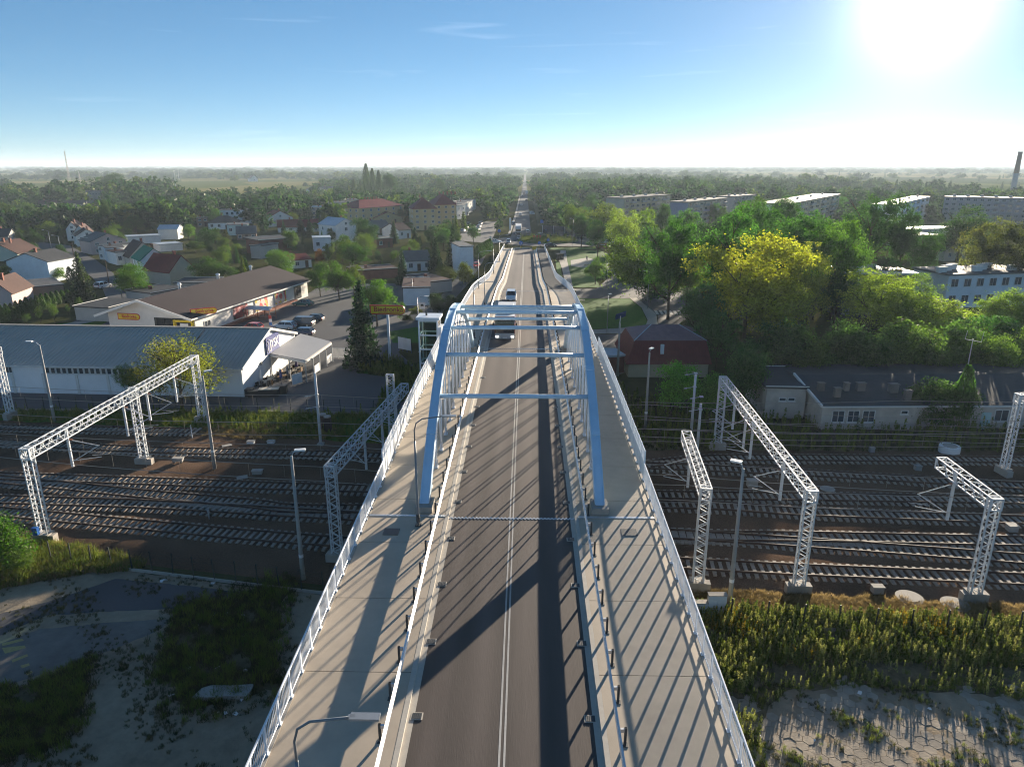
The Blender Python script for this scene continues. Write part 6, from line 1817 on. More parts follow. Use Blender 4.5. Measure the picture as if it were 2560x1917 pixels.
tz(Z1, 'round', 840, 730, 560, 130, DG, 'dark green tree directly above the white terrace')
tz(Z1, 'round', 1180, 780, 600, 190, (0.05, 0.085, 0.02), 'green tree in front of the yellow thicket')
for k, (x, yt, w_) in enumerate(((1100, 170, 66), (1152, 212, 54), (1205, 230, 52), (990, 305, 42), (1046, 315, 42))):
    tz(Z2, 'poplar', x, 470, yt, w_, (0.035, 0.05, 0.022), ('tallest dark poplar on the skyline', 'poplar right of the tallest one', 'third of the tall poplars', 'small slim poplar left of the tall group', 'second slim poplar left of the tall group')[k])
tz(Z2, 'round', 1300, 470, 250, 150, DG, 'dark round trees right of the poplars')
tz(Z2, 'round', 1730, 460, 300, 105, DG, 'dark tall tree above the right yellow apartments')
F_ = 'dark garden spruce among the houses left of the ramp'
SPL = ('garden spruce left of the pale terraced flats', 'garden spruce before the pale terraced flats', 'tall dark spruce over the faded red long roof', 'dark spruce below the faded red long roof', 'dark spruce left of the white modern house', 'slim spruce at the left end of the red long roof', 'dark spruce before the left yellow apartments', 'dark spruce right of the grey roofed house', 'big dark spruce below the right yellow apartments', '', '', '', 'tiny spruce before the dark brick house', 'spruce right of the white modern house')
for k, (x, yb, yt, w_) in enumerate(((675, 665, 568, 84), (745, 655, 542, 64), (530, 795, 600, 95), (605, 805, 640, 100), (730, 800, 676, 84), (380, 785, 655, 62), (1085, 745, 640, 112), (1330, 860, 655, 105), (1515, 925, 715, 115), (1405, 1210, 895, 140), (1690, 1095, 790, 150), (1830, 1085, 755, 150), (565, 930, 860, 45), (840, 640, 560, 80))):
    tz(Z2, 'spruce', x, yb, yt, w_, (0.024, 0.038, 0.022), SPL[k] if k not in (9, 10, 11) else ('tall spruce left of the white cottage', 'left one of two big spruces beside the blank white building', 'right one of two big spruces beside the blank white building')[k - 9], 'garden spruces left of the ramp' if k not in (9, 10, 11) else None, name='spruce_tree')
tz(Z2, 'willow', 1080, 975, 750, 240, (0.085, 0.09, 0.024), 'weeping olive willow in front of the small brick house')
tz(Z2, 'bush', 900, 965, 850, 150, (0.085, 0.12, 0.02), 'lime green bush left of the weeping willow')
tz(Z2, 'dense', 1775, 850, 690, 250, (0.075, 0.10, 0.028), 'broad light green tree before the right yellow apartments')
tz(Z2, 'bush', 1945, 1250, 1018, 175, (0.095, 0.085, 0.022), 'olive bush close to the ramp railing')
tz(Z2, 'bush', 1790, 1210, 1060, 190, (0.07, 0.06, 0.025), 'brownish bush left of the olive one by the ramp')
tz(Z2, 'dense', 1530, 1500, 1400, 140, (0.11, 0.095, 0.02), 'small golden tree left of the lift tower')
tz(Z2, 'bush', 1440, 1530, 1475, 130, (0.06, 0.06, 0.02), 'low brown green bush below the small golden tree')
tz(Z2, 'bush', 690, 1030, 905, 100, (0.16, 0.06, 0.02), 'russet orange bush behind the store')
tz(Z2, 'loose', 770, 1040, 850, 130, (0.12, 0.13, 0.05), 'pale airy tree right of the russet bush')
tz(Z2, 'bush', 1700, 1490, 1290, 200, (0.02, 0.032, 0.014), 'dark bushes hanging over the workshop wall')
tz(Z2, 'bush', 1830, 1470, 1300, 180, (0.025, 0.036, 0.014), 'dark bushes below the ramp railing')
tz(Z2, 'bush', 1390, 1520, 1360, 90, (0.05, 0.09, 0.016), 'green bush behind the store sign')
tz(Z2, 'round', 350, 1130, 905, 185, (0.06, 0.10, 0.022), 'leafy green tree behind the brown roof ridge')
tz(Z2, 'spruce', 60, 1165, 968, 130, (0.045, 0.075, 0.02), 'pointed green tree left of the leafy one behind the roof', name='spruce_tree')
tz(Z2, 'round', 170, 680, 575, 140, (0.06, 0.09, 0.02), 'green tree left of the red roofed gable with skylight')
tz(Z2, 'loose', 150, 790, 690, 50, (0.07, 0.05, 0.03), 'thin brown tree by the pale teal house')
for k in range(7):
    f = k / 6; p = ZS(120 + 260 * f, 330 - 170 * f); tree('thuja', p, 4.6, 2.6, (0.04, 0.07, 0.018), ORD[k] + ' rounded shrub from the left in the row below the ramp', 'shrubs below the ramp', name='shrub', cat='shrub')

# ---- garden trees scattered between the houses
def inpoly(x, y, P):
    c = False; j = len(P) - 1
    for i in range(len(P)):
        xi, yi = P[i]; xj, yj = P[j]
        if (yi > y) != (yj > y) and x < (xj - xi) * (y - yi) / (yj - yi) + xi: c = not c
        j = i
    return c
NOPL = [SHEETS[k] for k in ('store_yard', 'back_street', 'back_footpath', 'side_street', 'hotel_street', 'far_road', 'roundabout_arm_right', 'roundabout_arm_left', 'side_road', 'big_lawn', 'lawn_pavement', 'yard_by_red_house', 'upper_lawn', 'ramp_lawn', 'paved_square', 'park_path', 'roundabout_verge', 'meadow', 'meadow_strip', 'small_meadow')]
NOPL.append([(p.x, p.y) for p in (ZC(1150, 1105), ZC(2230, 1165), Z4(1000, 800), Z4(1000, 850), ZC(2230, 1330), ZC(1150, 1290))])
def blocked(x, y, r=1.5):
    if any(inpoly(x, y, P) for P in NOPL): return True
    if (x - RC.x) ** 2 + (y - RC.y) ** 2 < 24 ** 2: return True
    if abs(x) < rail_x(min(y, 260)) + 3 + r and y < 300: return True
    for A, a, W_, D_ in FOOT:
        dx, dy = x - A.x, y - A.y
        lx, ly = dx * math.cos(a) + dy * math.sin(a), -dx * math.sin(a) + dy * math.cos(a)
        if -r < lx < W_ + r and -r < ly < D_ + r: return True
    return False
def hides(x, y, h):
    """would a tree of this height stand in front of a house wall"""
    for A, a, W_, D_ in FOOT:
        cx, cy_ = A.x + W_ / 2 * math.cos(a), A.y + W_ / 2 * math.sin(a)
        k = y / cy_ if cy_ > 1 else 9
        if 0.80 < k < 1.0 and abs(x - cx * k) < W_ / 2 + 1.5 and h > 3.0 + 14 * (.97 - k) ** 2 * 10: return True
    return False
SCT = []
def scatter(n, xr, yr, hr, label, group, kinds, tints, seed, gap=3.0, hide=True):
    r = random.Random(seed); made = 0; tries = 0
    while made < n and tries < n * 60:
        tries += 1
        y = r.uniform(*yr); x = r.uniform(*xr) * y / 200.0
        h = r.uniform(*hr); kd = r.choice(kinds); w_ = h * (r.uniform(.28, .4) if kd in ('spruce', 'thuja', 'poplar') else r.uniform(.75, 1.15))
        if not in_view(Vector((x, y, 2)), 40) or blocked(x, y) or (hide and hides(x, y, h)): continue
        if any((x - a) ** 2 + (y - b) ** 2 < (gap + w_ * .3) ** 2 for a, b, _ in TPOS[-260:]): continue
        tn = r.choice(tints); SCT.append((tree(kd, Vector((x, y, 0)), h, w_, tn, label, group), kd, tn, h)); made += 1
TN = [DG, DG, GR, (0.06, 0.085, 0.02), (0.085, 0.105, 0.022), OL, (0.04, 0.06, 0.02)]
scatter(150, (-150, -14), (175, 460), (3.5, 9.0), 'garden tree or bush between the houses left of the bridge', 'garden trees left of the bridge', ['round', 'bush', 'loose', 'dense', 'spruce', 'spruce'], TN, 5, 2.0)
scatter(40, (14, 150), (190, 460), (6, 13), 'green tree in the park belt right of the roundabout', 'park trees right of the roundabout', ['round', 'dense', 'loose'], TN, 6, 4.0)
scatter(26, (-60, -18), (255, 420), (6, 12), 'dark tree near the red roofed apartments', 'trees near the apartments', ['round', 'dense', 'spruce'], TN, 8, 4.0)

def short(label):
    for cut in (',', ' with ', ' in ', ' behind ', ' beside ', ' at ', ' cut ', ' left ', ' right ', ' among ', ' below ', ' of ', ' between ', ' before ', ' from ', ' on ', ' directly ', ' just ', ' beneath ', ' beyond ', ' far '):
        i = label.find(cut)
        if i > 12: label = label[:i]
    return ' '.join(label.split()[:6])
def describe():
    seen = {}
    for t, kd, tn, h in SCT:
        p = t.location
        A, lab = min(NAMED, key=lambda q: (q[0] - p).length)
        sx = (p.x - CAM.x) / p.y - (A.x - CAM.x) / A.y
        rel = 'left of' if sx < -.012 else 'right of' if sx > .012 else ('in front of' if p.y < A.y else 'behind')
        size = 'low' if h < 5 else 'tall' if h > 8.5 else 'middling'
        tone = 'dark green' if tn[1] < .07 else 'olive' if tn[0] >= tn[1] * .85 else 'yellow green' if tn[0] > .07 else 'green'
        kw = {'round': 'tree', 'bush': 'bush', 'loose': 'open crowned tree', 'dense': 'round tree', 'spruce': 'spruce', 'thuja': 'thuja', 'poplar': 'poplar'}[kd]
        seen.setdefault('%s %s %s %s the %s' % (size, tone, kw, rel, short(lab)), []).append(t)
    for lab, ts in seen.items():
        ts.sort(key=lambda t: t.location.x / t.location.y)
        for i, t in enumerate(ts):
            t['label'] = lab if len(ts) == 1 else ('leftmost ' if i == 0 else 'rightmost ' if i == len(ts) - 1 else ('second ', 'third ', 'fourth ', 'fifth ', 'sixth ')[min(i - 1, 4)]) + lab
describe()

# ---- woods beyond the town: a mass of trees
def far_wood():
    rs = np.random.RandomState(11)
    col = bpy.data.collections.new('wood_prototypes')
    protos = [crown_round(300 + s, 300, .13, 8, 60, .07, 1.0, M_LEAFF) for s in range(4)] + [crown_spruce(400, 9, M_LEAFF, .13, 10)]
    for i, me in enumerate(protos):
        o = bpy.data.objects.new('wood_crown_%d' % i, me); col.objects.link(o)
    pts, scl, idx, rot = [], [], [], []
    n = 0
    while n < 11500:
        D_ = math.exp(rs.uniform(math.log(330), math.log(9500))); a = rs.uniform(-.70, .70)
        x, y = D_ * math.tan(a) * .98 + .85 - D_ * 0.0, D_
        x += -D_ * .02
        if blocked(x, y, 2.5) if D_ < 1500 else False: continue
        rx = 12 + (D_ - 300) * .0   # keep the road corridor open
        rc = G(1303, 560).x + (G(1312.5, 440).x - G(1303, 560).x) * (D_ - 400) / (G(1312.5, 440).y - 400)
        if -9.5 < x - rc < 13: continue
        # open fields far out
        u = 1280 + FPX * (x - CAM.x) / D_
        f = math.sin(x * .004 + 1.3) * math.cos(D_ * .0031 + .4 * math.sin(x * .002))
        if D_ > 620 and f > .12 and rs.rand() < .95: continue
        if D_ > 1150 and u > 1750 and D_ < 2600 and rs.rand() < .93: continue
        if 760 < D_ < 1180 and 400 < u < 780 and rs.rand() < .97: continue
        if D_ < 520 and x < 0 and rs.rand() < .45: continue
        if 560 < D_ < 800 and 400 < u < 800 and rs.rand() < .75: continue
        if D_ < 620 and hides(x, y, 6): continue
        con = rs.rand() < (.45 if (u > 1750 and 700 < D_ < 1150) else .12)
        h = (5 + 10 * rs.rand() ** 1.6) * (1 + .35 * math.sin(x * .013) * math.cos(D_ * .009))
        wd = h * rs.uniform(.8, 1.3) * (1 + max(0, D_ - 700) / 1500.0)
        if con: wd = h * .5
        if D_ < 520: h *= .8; wd *= .8
        pts.append((x, y, -.3)); scl.append((wd, wd, h)); idx.append(4 if con else rs.randint(0, 4)); rot.append((0, 0, rs.uniform(0, 6.28))); n += 1
    me = bpy.data.meshes.new('far_wood'); me.from_pydata(pts, [], [])
    for nm, ty, dat, key in (('scl', 'FLOAT_VECTOR', scl, 'vector'), ('rot', 'FLOAT_VECTOR', rot, 'vector'), ('idx', 'INT', idx, 'value')):
        at = me.attributes.new(nm, ty, 'POINT'); at.data.foreach_set(key, np.array(dat).ravel())
    me.materials.append(M_LEAFF)
    o = put('far_wood', me)
    tag(o, 'mass of distant woods and hedges between the town and the horizon', 'woods', None, 'stuff')
    instancer(o, col)
def instancer(o, col):
    ng = bpy.data.node_groups.new('scatter', 'GeometryNodeTree')
    ng.interface.new_socket('Geometry', in_out='INPUT', socket_type='NodeSocketGeometry'); ng.interface.new_socket('Geometry', in_out='OUTPUT', socket_type='NodeSocketGeometry')
    N, L_ = ng.nodes.new, ng.links.new
    gi, go = N('NodeGroupInput'), N('NodeGroupOutput')
    m2p = N('GeometryNodeMeshToPoints'); ip = N('GeometryNodeInstanceOnPoints'); ci = N('GeometryNodeCollectionInfo')
    ci.inputs['Collection'].default_value = col; ci.inputs['Separate Children'].default_value = True; ci.inputs['Reset Children'].default_value = True
    ip.inputs['Pick Instance'].default_value = True
    def na(nm, ty):
        a = N('GeometryNodeInputNamedAttribute'); a.data_type = ty; a.inputs['Name'].default_value = nm
        return [s for s in a.outputs if s.enabled][0] if 0 else a.outputs[0]
    L_(gi.outputs[0], m2p.inputs[0]); L_(m2p.outputs[0], ip.inputs['Points']); L_(ci.outputs[0], ip.inputs['Instance'])
    L_(na('scl', 'FLOAT_VECTOR'), ip.inputs['Scale']); L_(na('rot', 'FLOAT_VECTOR'), ip.inputs['Rotation']); L_(na('idx', 'INT'), ip.inputs['Instance Index'])
    L_(ip.outputs[0], go.inputs[0])
    md = o.modifiers.new('scatter', 'NODES'); md.node_group = ng
far_wood()

# ------------------------------------------------------------------ vehicles
def paint(name, col, rough=0.28):
    return mat('car paint ' + name, col, rough, 0.05, 1.0, spec=0.5, coat=0.6)
M_HEAD = mat('headlight glass', (0.75, 0.76, 0.78), 0.1, 0.05, 4.0); M_TAIL = mat('tail light red', (0.45, 0.01, 0.01), 0.25, 0.1, 4.0)
M_CARGL = glass('car glass', (0.018, 0.022, 0.028), 0.05); M_BUMP = mat('black plastic', (0.03, 0.03, 0.032), 0.6, 0.1, 5.0)
M_PLATE = mat('number plate', (0.7, 0.7, 0.68), 0.5, 0.05, 4.0)
CAR = {  # length, width, belt, roof, (windscreen foot, roof front, roof rear, rear foot) along the length, bonnet height, boot height
    'hatch': (4.1, 1.75, .92, 1.48, (-1.0, -.35, 1.45, 1.95), .82, .92), 'sedan': (4.7, 1.82, .92, 1.45, (-1.0, -.25, 1.05, 1.75), .82, .96),
    'estate': (4.7, 1.82, .95, 1.50, (-1.15, -.45, 1.75, 2.25), .84, .95), 'suv': (4.5, 1.86, 1.05, 1.66, (-1.1, -.45, 1.7, 2.15), .98, 1.05), 'van': (5.0, 1.95, 1.15, 1.95, (-1.65, -.95, 2.3, 2.45), 1.05, 1.15)}
wt = MB(); wt.tube([(-.1, 0, 0), (.1, 0, 0)], .32, 16); wt_m = wt.mesh('tyre', M_RUBBER)
wr = MB(); wr.tube([(-.107, 0, 0), (.107, 0, 0)], .21, 10); wr_m = wr.mesh('rim', M_ALU)
_cm = {}
def car_meshes(kind, pm):
    k = (kind, pm.name)
    if k in _cm: return _cm[k]
    L_, W_, b, r, (x0, x1, x2, x3), bon, boot = CAR[kind]; h = L_ / 2; w_ = W_ / 2
    st = [(-h, w_ * .72, .35, .55), (-h + .12, w_ * .9, .25, bon * .82), (-h + .5, w_, .2, bon * .96), (x0, w_, .2, b), (0, w_, .2, b), (x3 * .8, w_, .2, b), (min(x3 + .05, h - .15), w_ * .98, .22, boot), (h - .08, w_ * .92, .3, boot * .94), (h, w_ * .8, .4, boot * .8)]
    mb = MB(); prev = None
    for y, ww, z0, z1 in st:
        m = z0 + (z1 - z0) * .62
        cur = [(-ww * .93, y, z0), (-ww, y, z0 + .15), (-ww, y, m), (-ww * .9, y, z1), (ww * .9, y, z1), (ww, y, m), (ww, y, z0 + .15), (ww * .93, y, z0)]
        if prev:
            for i in range(8):
                j = (i + 1) % 8; mb.face(prev[i], prev[j], cur[j], cur[i])
        else: mb.face(*cur)
        prev = cur
    mb.face(*prev[::-1])
    body = mb
    gl = MB(); g = .9
    a = [(-w_ * g, x0, b - .02), (w_ * g, x0, b - .02), (w_ * g, x3, boot - .02), (-w_ * g, x3, boot - .02)]
    t = [(-w_ * .72, x1, r - .05), (w_ * .72, x1, r - .05), (w_ * .72, x2, r - .05), (-w_ * .72, x2, r - .05)]
    for i in range(4): gl.face(a[i], a[(i + 1) % 4], t[(i + 1) % 4], t[i])
    rf = MB(); q = [(x, y, z + .05) for x, y, z in t]; rf.add(t + q, [(4, 5, 6, 7), (0, 1, 5, 4), (1, 2, 6, 5), (2, 3, 7, 6), (3, 0, 4, 7)])
    for i in (0, 1, 2, 3): rf.bar(Vector(a[i]), Vector(t[i]), .09, .09)
    for s in (0, 1):
        p, q_ = Vector(a[s * 1 if s == 0 else 1]).lerp(Vector(a[3 if s == 0 else 2]), .5), Vector(t[0 if s == 0 else 1]).lerp(Vector(t[3 if s == 0 else 2]), .5)
        rf.bar(p, q_, .1, .1)
    if kind == 'van':
        for s in (-1, 1): rf.face((s * w_ * .905, .3, b - .02), (s * w_ * .905, x3, b - .02), (s * w_ * .73, x2, r - .04), (s * w_ * .76, .3, r - .1))
    hl = MB(); hl.box((0, 0, 0), (.34, .12, .16)); tl = MB(); tl.box((0, 0, 0), (.2, .08, .3))
    bp = MB(); bp.box((0, -h - .0, .38), (W_ * .8, .1, .2)); bp.box((0, h, .42), (W_ * .84, .1, .2))
    pl = MB(); pl.box((0, -h - .06, .42), (.5, .02, .12)); pl.box((0, h + .06, .55), (.5, .02, .12))
    _cm[k] = [body.mesh('body', pm), gl.mesh('windows', M_CARGL), rf.mesh('roof', pm), hl.mesh('headlight', M_HEAD), tl.mesh('tail_light', M_TAIL), bp.mesh('bumper', M_BUMP), pl.mesh('number_plate', M_PLATE)]
    return _cm[k]
def car(label, p, head, kind, pm, group=None, z=0.0, detail=True):
    """head: direction the bonnet points, degrees from +Y clockwise"""
    t = thing('car', label, 'car', (p.x, p.y, z + .02), R(180 - head), group)
    M_ = car_meshes(kind, pm); L_, W_, b, r, _, bon, boot = CAR[kind]; h = L_ / 2; w_ = W_ / 2
    put('body', M_[0], t); put('windows', M_[1], t); put('roof', M_[2], t)
    if detail:
        put('bumper', M_[5], t); put('number_plate', M_[6], t)
        for s in (-1, 1):
            put('headlight', M_[3], t, (s * w_ * .68, -h + .1, bon * .72)); put('tail_light', M_[4], t, (s * w_ * .78, h - .05, boot * .78))
    for sx in (-1, 1):
        for y in (-h * .62, h * .60):
            o = put('wheel', wt_m, t, (sx * (w_ - .1), y, .32)); put('rim', wr_m, o)
    return t
P_RED, P_WHT, P_BLK, P_SIL, P_NAVY, P_TEAL, P_LBL, P_GRY = paint('red', (.42, .012, .018)), paint('white', (.68, .68, .68)), paint('black', (.015, .016, .018)), paint('silver', (.42, .43, .44)), paint('navy', (.02, .03, .07)), paint('teal', (.01, .12, .12)), paint('light blue', (.30, .40, .50)), paint('dark grey', (.05, .052, .06))
car('red hatchback parked in front of the trolley shelter', Z7(455, 640), -75, 'hatch', P_RED)
car('light blue estate car parked behind the hall roof ridge', Z7(728, 628), -80, 'estate', P_LBL)
car('dark grey van parked in the middle of the car park', Z7(880, 606), -82, 'van', P_GRY)
car('black hatchback parked behind the dark grey van', Z7(985, 563), -80, 'hatch', P_BLK)
car('dark navy estate parked next to the hall gable', Z7(882, 684), -82, 'estate', P_NAVY)
car('teal sedan parked at the far end of the discount store', Z7(890, 428), -80, 'sedan', P_TEAL)
car('white car parked in the back street behind the hedge', Z6(890, 276), 10, 'suv', P_WHT)
car('small red car parked in the street below the ramp', ZS(105, 485), 5, 'hatch', P_RED)
car('dark car standing in the back street between the houses', Z1(535, 992), -60, 'sedan', P_BLK)
car('dark car beside the utility pole far up the back street', Z1(478, 945), 20, 'hatch', P_GRY)
car('white car driving on the bridge behind the bus', Vector((-1.75, 121, 0)), 180, 'suv', P_WHT, z=zd(121))
car('white sedan entering the roundabout from the left arm', ZRB(290, 497), 95, 'sedan', P_WHT)
car('silver car waiting at the left side of the roundabout', ZRB(525, 497), 180, 'hatch', P_SIL)
car('pale green silver car in front of the white lorry', ZRB(718, 430), 180, 'hatch', P_SIL)
car('black sedan crossing in front of the roundabout island', ZRB(1302, 566), 92, 'sedan', P_BLK)
car('white car leaving the roundabout on the far road', ZRB(880, 318), 0, 'hatch', P_WHT)
car('dark car behind the roundabout island', ZRB(1130, 378), 70, 'hatch', P_NAVY)
car('dark car left of the white lorry', ZRB(612, 165), 170, 'sedan', P_NAVY)
car('light car on the right arm of the roundabout', ZC(2105, 1262), 80, 'sedan', P_SIL)
for k, (x, y, hd, kd, pm, lab) in enumerate(((888, 880, 180, 'suv', P_WHT, 'white and red car first behind the lorry on the far road'), (905, 745, 180, 'hatch', P_SIL, 'silver car second behind the lorry on the far road'), (972, 680, 0, 'suv', P_BLK, 'black car driving away on the far road'), (935, 582, 180, 'suv', P_BLK, 'right one of two dark cars abreast on the far road'), (918, 620, 180, 'hatch', P_TEAL, 'greenish car just before the two dark cars'), (975, 408, 0, 'van', P_WHT, 'tiny white van far up the road'), (940, 360, 180, 'hatch', P_NAVY, 'tiny dark car at the end of the visible road'), (790, 1000, 180, 'hatch', P_NAVY, 'dark car beside the lorry trailer'), (1050, 865, 160, 'van', P_LBL, 'light blue van at the lay-by right of the far road'))):
    car(lab, ZC(x, y), hd, kd, pm, detail=(y > 600))
for k, (x, y, kd, pm, lab) in enumerate(((175, 1015, 'suv', P_GRY, 'dark car nearest the apartments in the parking street'), (148, 1060, 'hatch', P_GRY, 'grey hatchback in the left row of the parking street'), (100, 1100, 'hatch', P_WHT, 'white car at the near end of the left row'), (335, 1005, 'hatch', P_SIL, 'silver car at the far end of the right row'), (318, 1045, 'hatch', P_WHT, 'white car second in the right row of the parking street'), (300, 1085, 'sedan', P_SIL, 'silver car nearest in the right row'), (235, 1100, 'estate', P_BLK, 'black estate standing across the parking street'), (350, 990, 'hatch', P_NAVY, 'navy car behind the silver one in the right row'))):
    car(lab, ZC(x, y), 8 if k != 6 else 80, kd, pm, 'cars parked by the yellow apartments')
# bus coming towards the camera
by = 88.0
bus = thing('bus', 'dark red city bus with a lit orange display, driving towards the camera on the bridge', 'bus', (-1.85, by, zd(by + 5)), 0)
bus.rotation_euler = (math.atan((zd(by + 12) - zd(by)) / 12), 0, 0)
P_BUS = paint('bus red', (.20, .018, .02)); P_BUSG = paint('bus silver', (.40, .40, .41))
mb = MB(); mb.box((0, 6, 1.2), (2.55, 11.9, 1.75)); mb.box((0, 6, 2.95), (2.5, 11.7, .22)); mb.build('body', P_BUS, bus)
mb = MB(); mb.box((0, 6.1, 2.45), (2.48, 11.5, .78)); mb.build('side_windows', M_CARGL, bus)
mb = MB(); mb.add([(-1.2, -.03, 1.0), (1.2, -.03, 1.0), (1.18, .08, 2.5), (-1.18, .08, 2.5)], [(0, 1, 2, 3)]); mb.build('windscreen', M_CARGL, bus)
mb = MB(); mb.box((0, -.02, .62), (2.5, .12, .72)); mb.build('front_panel', P_BUSG, bus)
mb = MB(); mb.box((0, .05, 2.78), (2.3, .1, .42)); fr = mb.build('display_box', M_BUMP, bus)
mb = MB(); mb.box((.05, -.02, 2.78), (1.5, .02, .26)); mb.build('display', emit('orange display', (1.0, .22, .03), 0.9), fr)
for s in (-1, 1):
    mb = MB(); mb.box((s * .98, -.1, .55), (.36, .06, .2)); mb.build('headlight', emit('headlight lit', (1, .95, .85), 1.6), bus)
    mb = MB(); mb.bar((s * 1.2, .1, 2.7), (s * 1.45, -.35, 2.35), .05); mb.box((s * 1.45, -.38, 2.15), (.2, .1, .42)); mb.build('mirror', M_BUMP, bus)
for y0, l_ in ((3.0, 2.2), (8.0, 2.8)):
    mb = MB(); mb.box((0, y0, 3.22), (1.9, l_, .32)); mb.build('roof_unit', mat('white roof unit', (.62, .64, .66), .5, .05, 2.0), bus)
mb = MB(); mb.box((0, 6, 3.07), (2.46, 11.6, .03)); mb.build('roof', mat('bus roof white', (.6, .61, .63), .45, .06, 1.0), bus)
for sx in (-1, 1):
    for y in (2.6, 8.8):
        o = put('wheel', wt_m, bus, (sx * 1.16, y, .46)); o.scale = (1.4, 1.45, 1.45); put('rim', wr_m, o)
mb = MB(); mb.box((0, -.13, .42), (.55, .02, .13)); mb.build('number_plate', M_PLATE, bus)
def lorry(label, p, head, cabm, boxm, L_=13.0, detail=True):
    t = thing('lorry', label, 'lorry', (p.x, p.y, .02), R(180 - head), 'lorries on the far road')
    mb = MB(); mb.box((0, 1.0, 1.75), (2.45, 2.1, 2.6)); mb.box((0, .9, 3.3), (2.2, 1.6, .6)); c = mb.build('cab', cabm, t)
    mb = MB(); mb.box((0, -.07, 2.25), (2.2, .06, 1.0)); mb.box((-1.24, .8, 2.25), (.03, .9, .8)); mb.box((1.24, .8, 2.25), (.03, .9, .8)); mb.build('windscreen', M_CARGL, c)
    mb = MB(); mb.box((0, -.08, .95), (2.3, .08, .9)); mb.build('grille', M_BUMP, c)
    for s in (-1, 1):
        mb = MB(); mb.box((s * .95, -.13, .75), (.35, .05, .2)); mb.build('headlight', M_HEAD, c)
    mb = MB(); mb.box((0, 2.9 + L_ / 2, 2.55), (2.55, L_, 2.75)); mb.build('trailer', boxm, t)
    mb = MB(); mb.box((0, 2.5 + L_ / 2, .95), (1.2, L_ + .6, .25)); mb.build('chassis', M_BUMP, t)
    for sx in (-1, 1):
        for y in (1.2, 4.2, L_ * .75 + 1, L_ * .75 + 2.3, L_ * .75 + 3.6):
            o = put('wheel', wt_m, t, (sx * 1.1, y, .48)); o.scale = (1.4, 1.5, 1.5)
M_BOXW = mat('trailer white', (.66, .67, .68), .5, .06, .8)
lorry('large white lorry with trailer arriving at the roundabout', G(1295.5, 589), 180, P_WHT, M_BOXW)
lorry('second white lorry driving away on the far road', ZC(975, 588), 0, P_WHT, M_BOXW, 8)
lorry('third small pale lorry far up the road', ZC(972, 452), 0, P_WHT, mat('trailer cream', (.6, .57, .48), .5, .06, .8), 8)

# ------------------------------------------------------------------ street furniture
M_LP2 = mat('lamp post steel', (.30, .32, .34), .45, .1, 3.0, metal=.5)
def lamp(label, p, h, heads, group='street lamps off the bridge'):
    t = thing('street_lamp', label, 'street lamp', (p.x, p.y, 0), 0, group)
    mb = MB(); mb.tube([(0, 0, 0), (0, 0, h)], [.1, .05], 8); mb.build('pole', M_LP2, t, True)
    mb = MB(); mb.box((0, 0, .05), (.45, .45, .1)); mb.build('base', M_CONC, t)
    for dx, dy in heads:
        mb = MB(); mb.tube([(0, 0, h - .05), (dx * .6, dy * .6, h + .22), (dx, dy, h + .28)], .035, 6); mb.build('arm', M_LP2, t)
        mb = MB(); mb.box((dx * 1.25, dy * 1.25, h + .29), (.7, .26, .1), math.atan2(dy, dx)); mb.build('lamp_head', M_WHITE, t)
def lz(Z, s, ox, oy, label, bx, by_, ty, heads):
    p = Z(bx, by_); lamp(label, p, max(2, HT(ox + bx / s, oy + ty / s, p)), heads)
lz(Z7, 3.45, 500, 640, 'dark street lamp behind the car park trees', 1352, 215, 110, ((1.4, .2),))
lz(Z7, 3.45, 500, 640, 'street lamp in front of the white workshop', 1838, 425, 190, ((1.6, .2),))
lz(Z7, 3.45, 500, 640, 'tall pole with a small square sign left of the lift tower', 1893, 830, 360, ((1.2, 0),))
lz(Z4, 3.45, 1400, 380, 'double headed street lamp beside the zebra crossing', 752, 1352, 1035, ((.9, .2), (-.7, -.3)))
lz(Z4, 3.45, 1400, 380, 'street lamp at the bend of the side road', 403, 1182, 950, ((.5, .4),))
lz(Z4, 3.45, 1400, 380, 'street lamp at the near edge of the shaded lawn', 405, 1558, 1240, ((.3, .3),))
lz(Z4, 3.45, 1400, 380, 'tall street lamp in front of the noise wall', 110, 800, 580, ((-.9, .2),))
lz(Z6, 3.45, 0, 640, 'green street lamp behind the low dark annexe', 1056, 378, 208, ((-.4, -.2),))
lz(Z6, 3.45, 0, 640, 'short lamp behind the brown store roof', 1276, 365, 230, ((-.3, -.2),))
lz(Z1, 3.45, 0, 360, 'street lamp at the far bend of the back street', 445, 915, 750, ((-1.5, 0),))
lz(Z1, 3.45, 0, 360, 'street lamp halfway along the back street', 528, 945, 795, ((-1.6, 0),))
for k, (x, yb, yt) in enumerate(((190, 870, 760), (640, 985, 850), (945, 1230, 1000), (1455, 705, 560), (485, 480, 380))):
    p = Z1(x, yb); h = HT(x / 3.45, 360 + yt / 3.45, p)
    t = thing('utility_pole', ('A shaped wooden pole at the left end of the back street', 'wooden pole beside the terrace yards', 'wooden pole beside the white parked car', 'wooden pole behind the small white shed', 'distant wooden pole below the lattice mast')[k], 'pole', (p.x, p.y, 0))
    mb = MB(); mb.tube([(0, 0, 0), (0, 0, h)], [.14, .09], 7); mb.build('pole', M_BARK, t)
    mb = MB(); mb.bar((-.8, 0, h - .4), (.8, 0, h - .4), .09); mb.build('cross_arm', M_BARK, t)
    if k == 0:
        mb = MB(); mb.tube([(1.2, 0, 0), (0, 0, h * .9)], .09, 6); mb.build('strut', M_BARK, t)
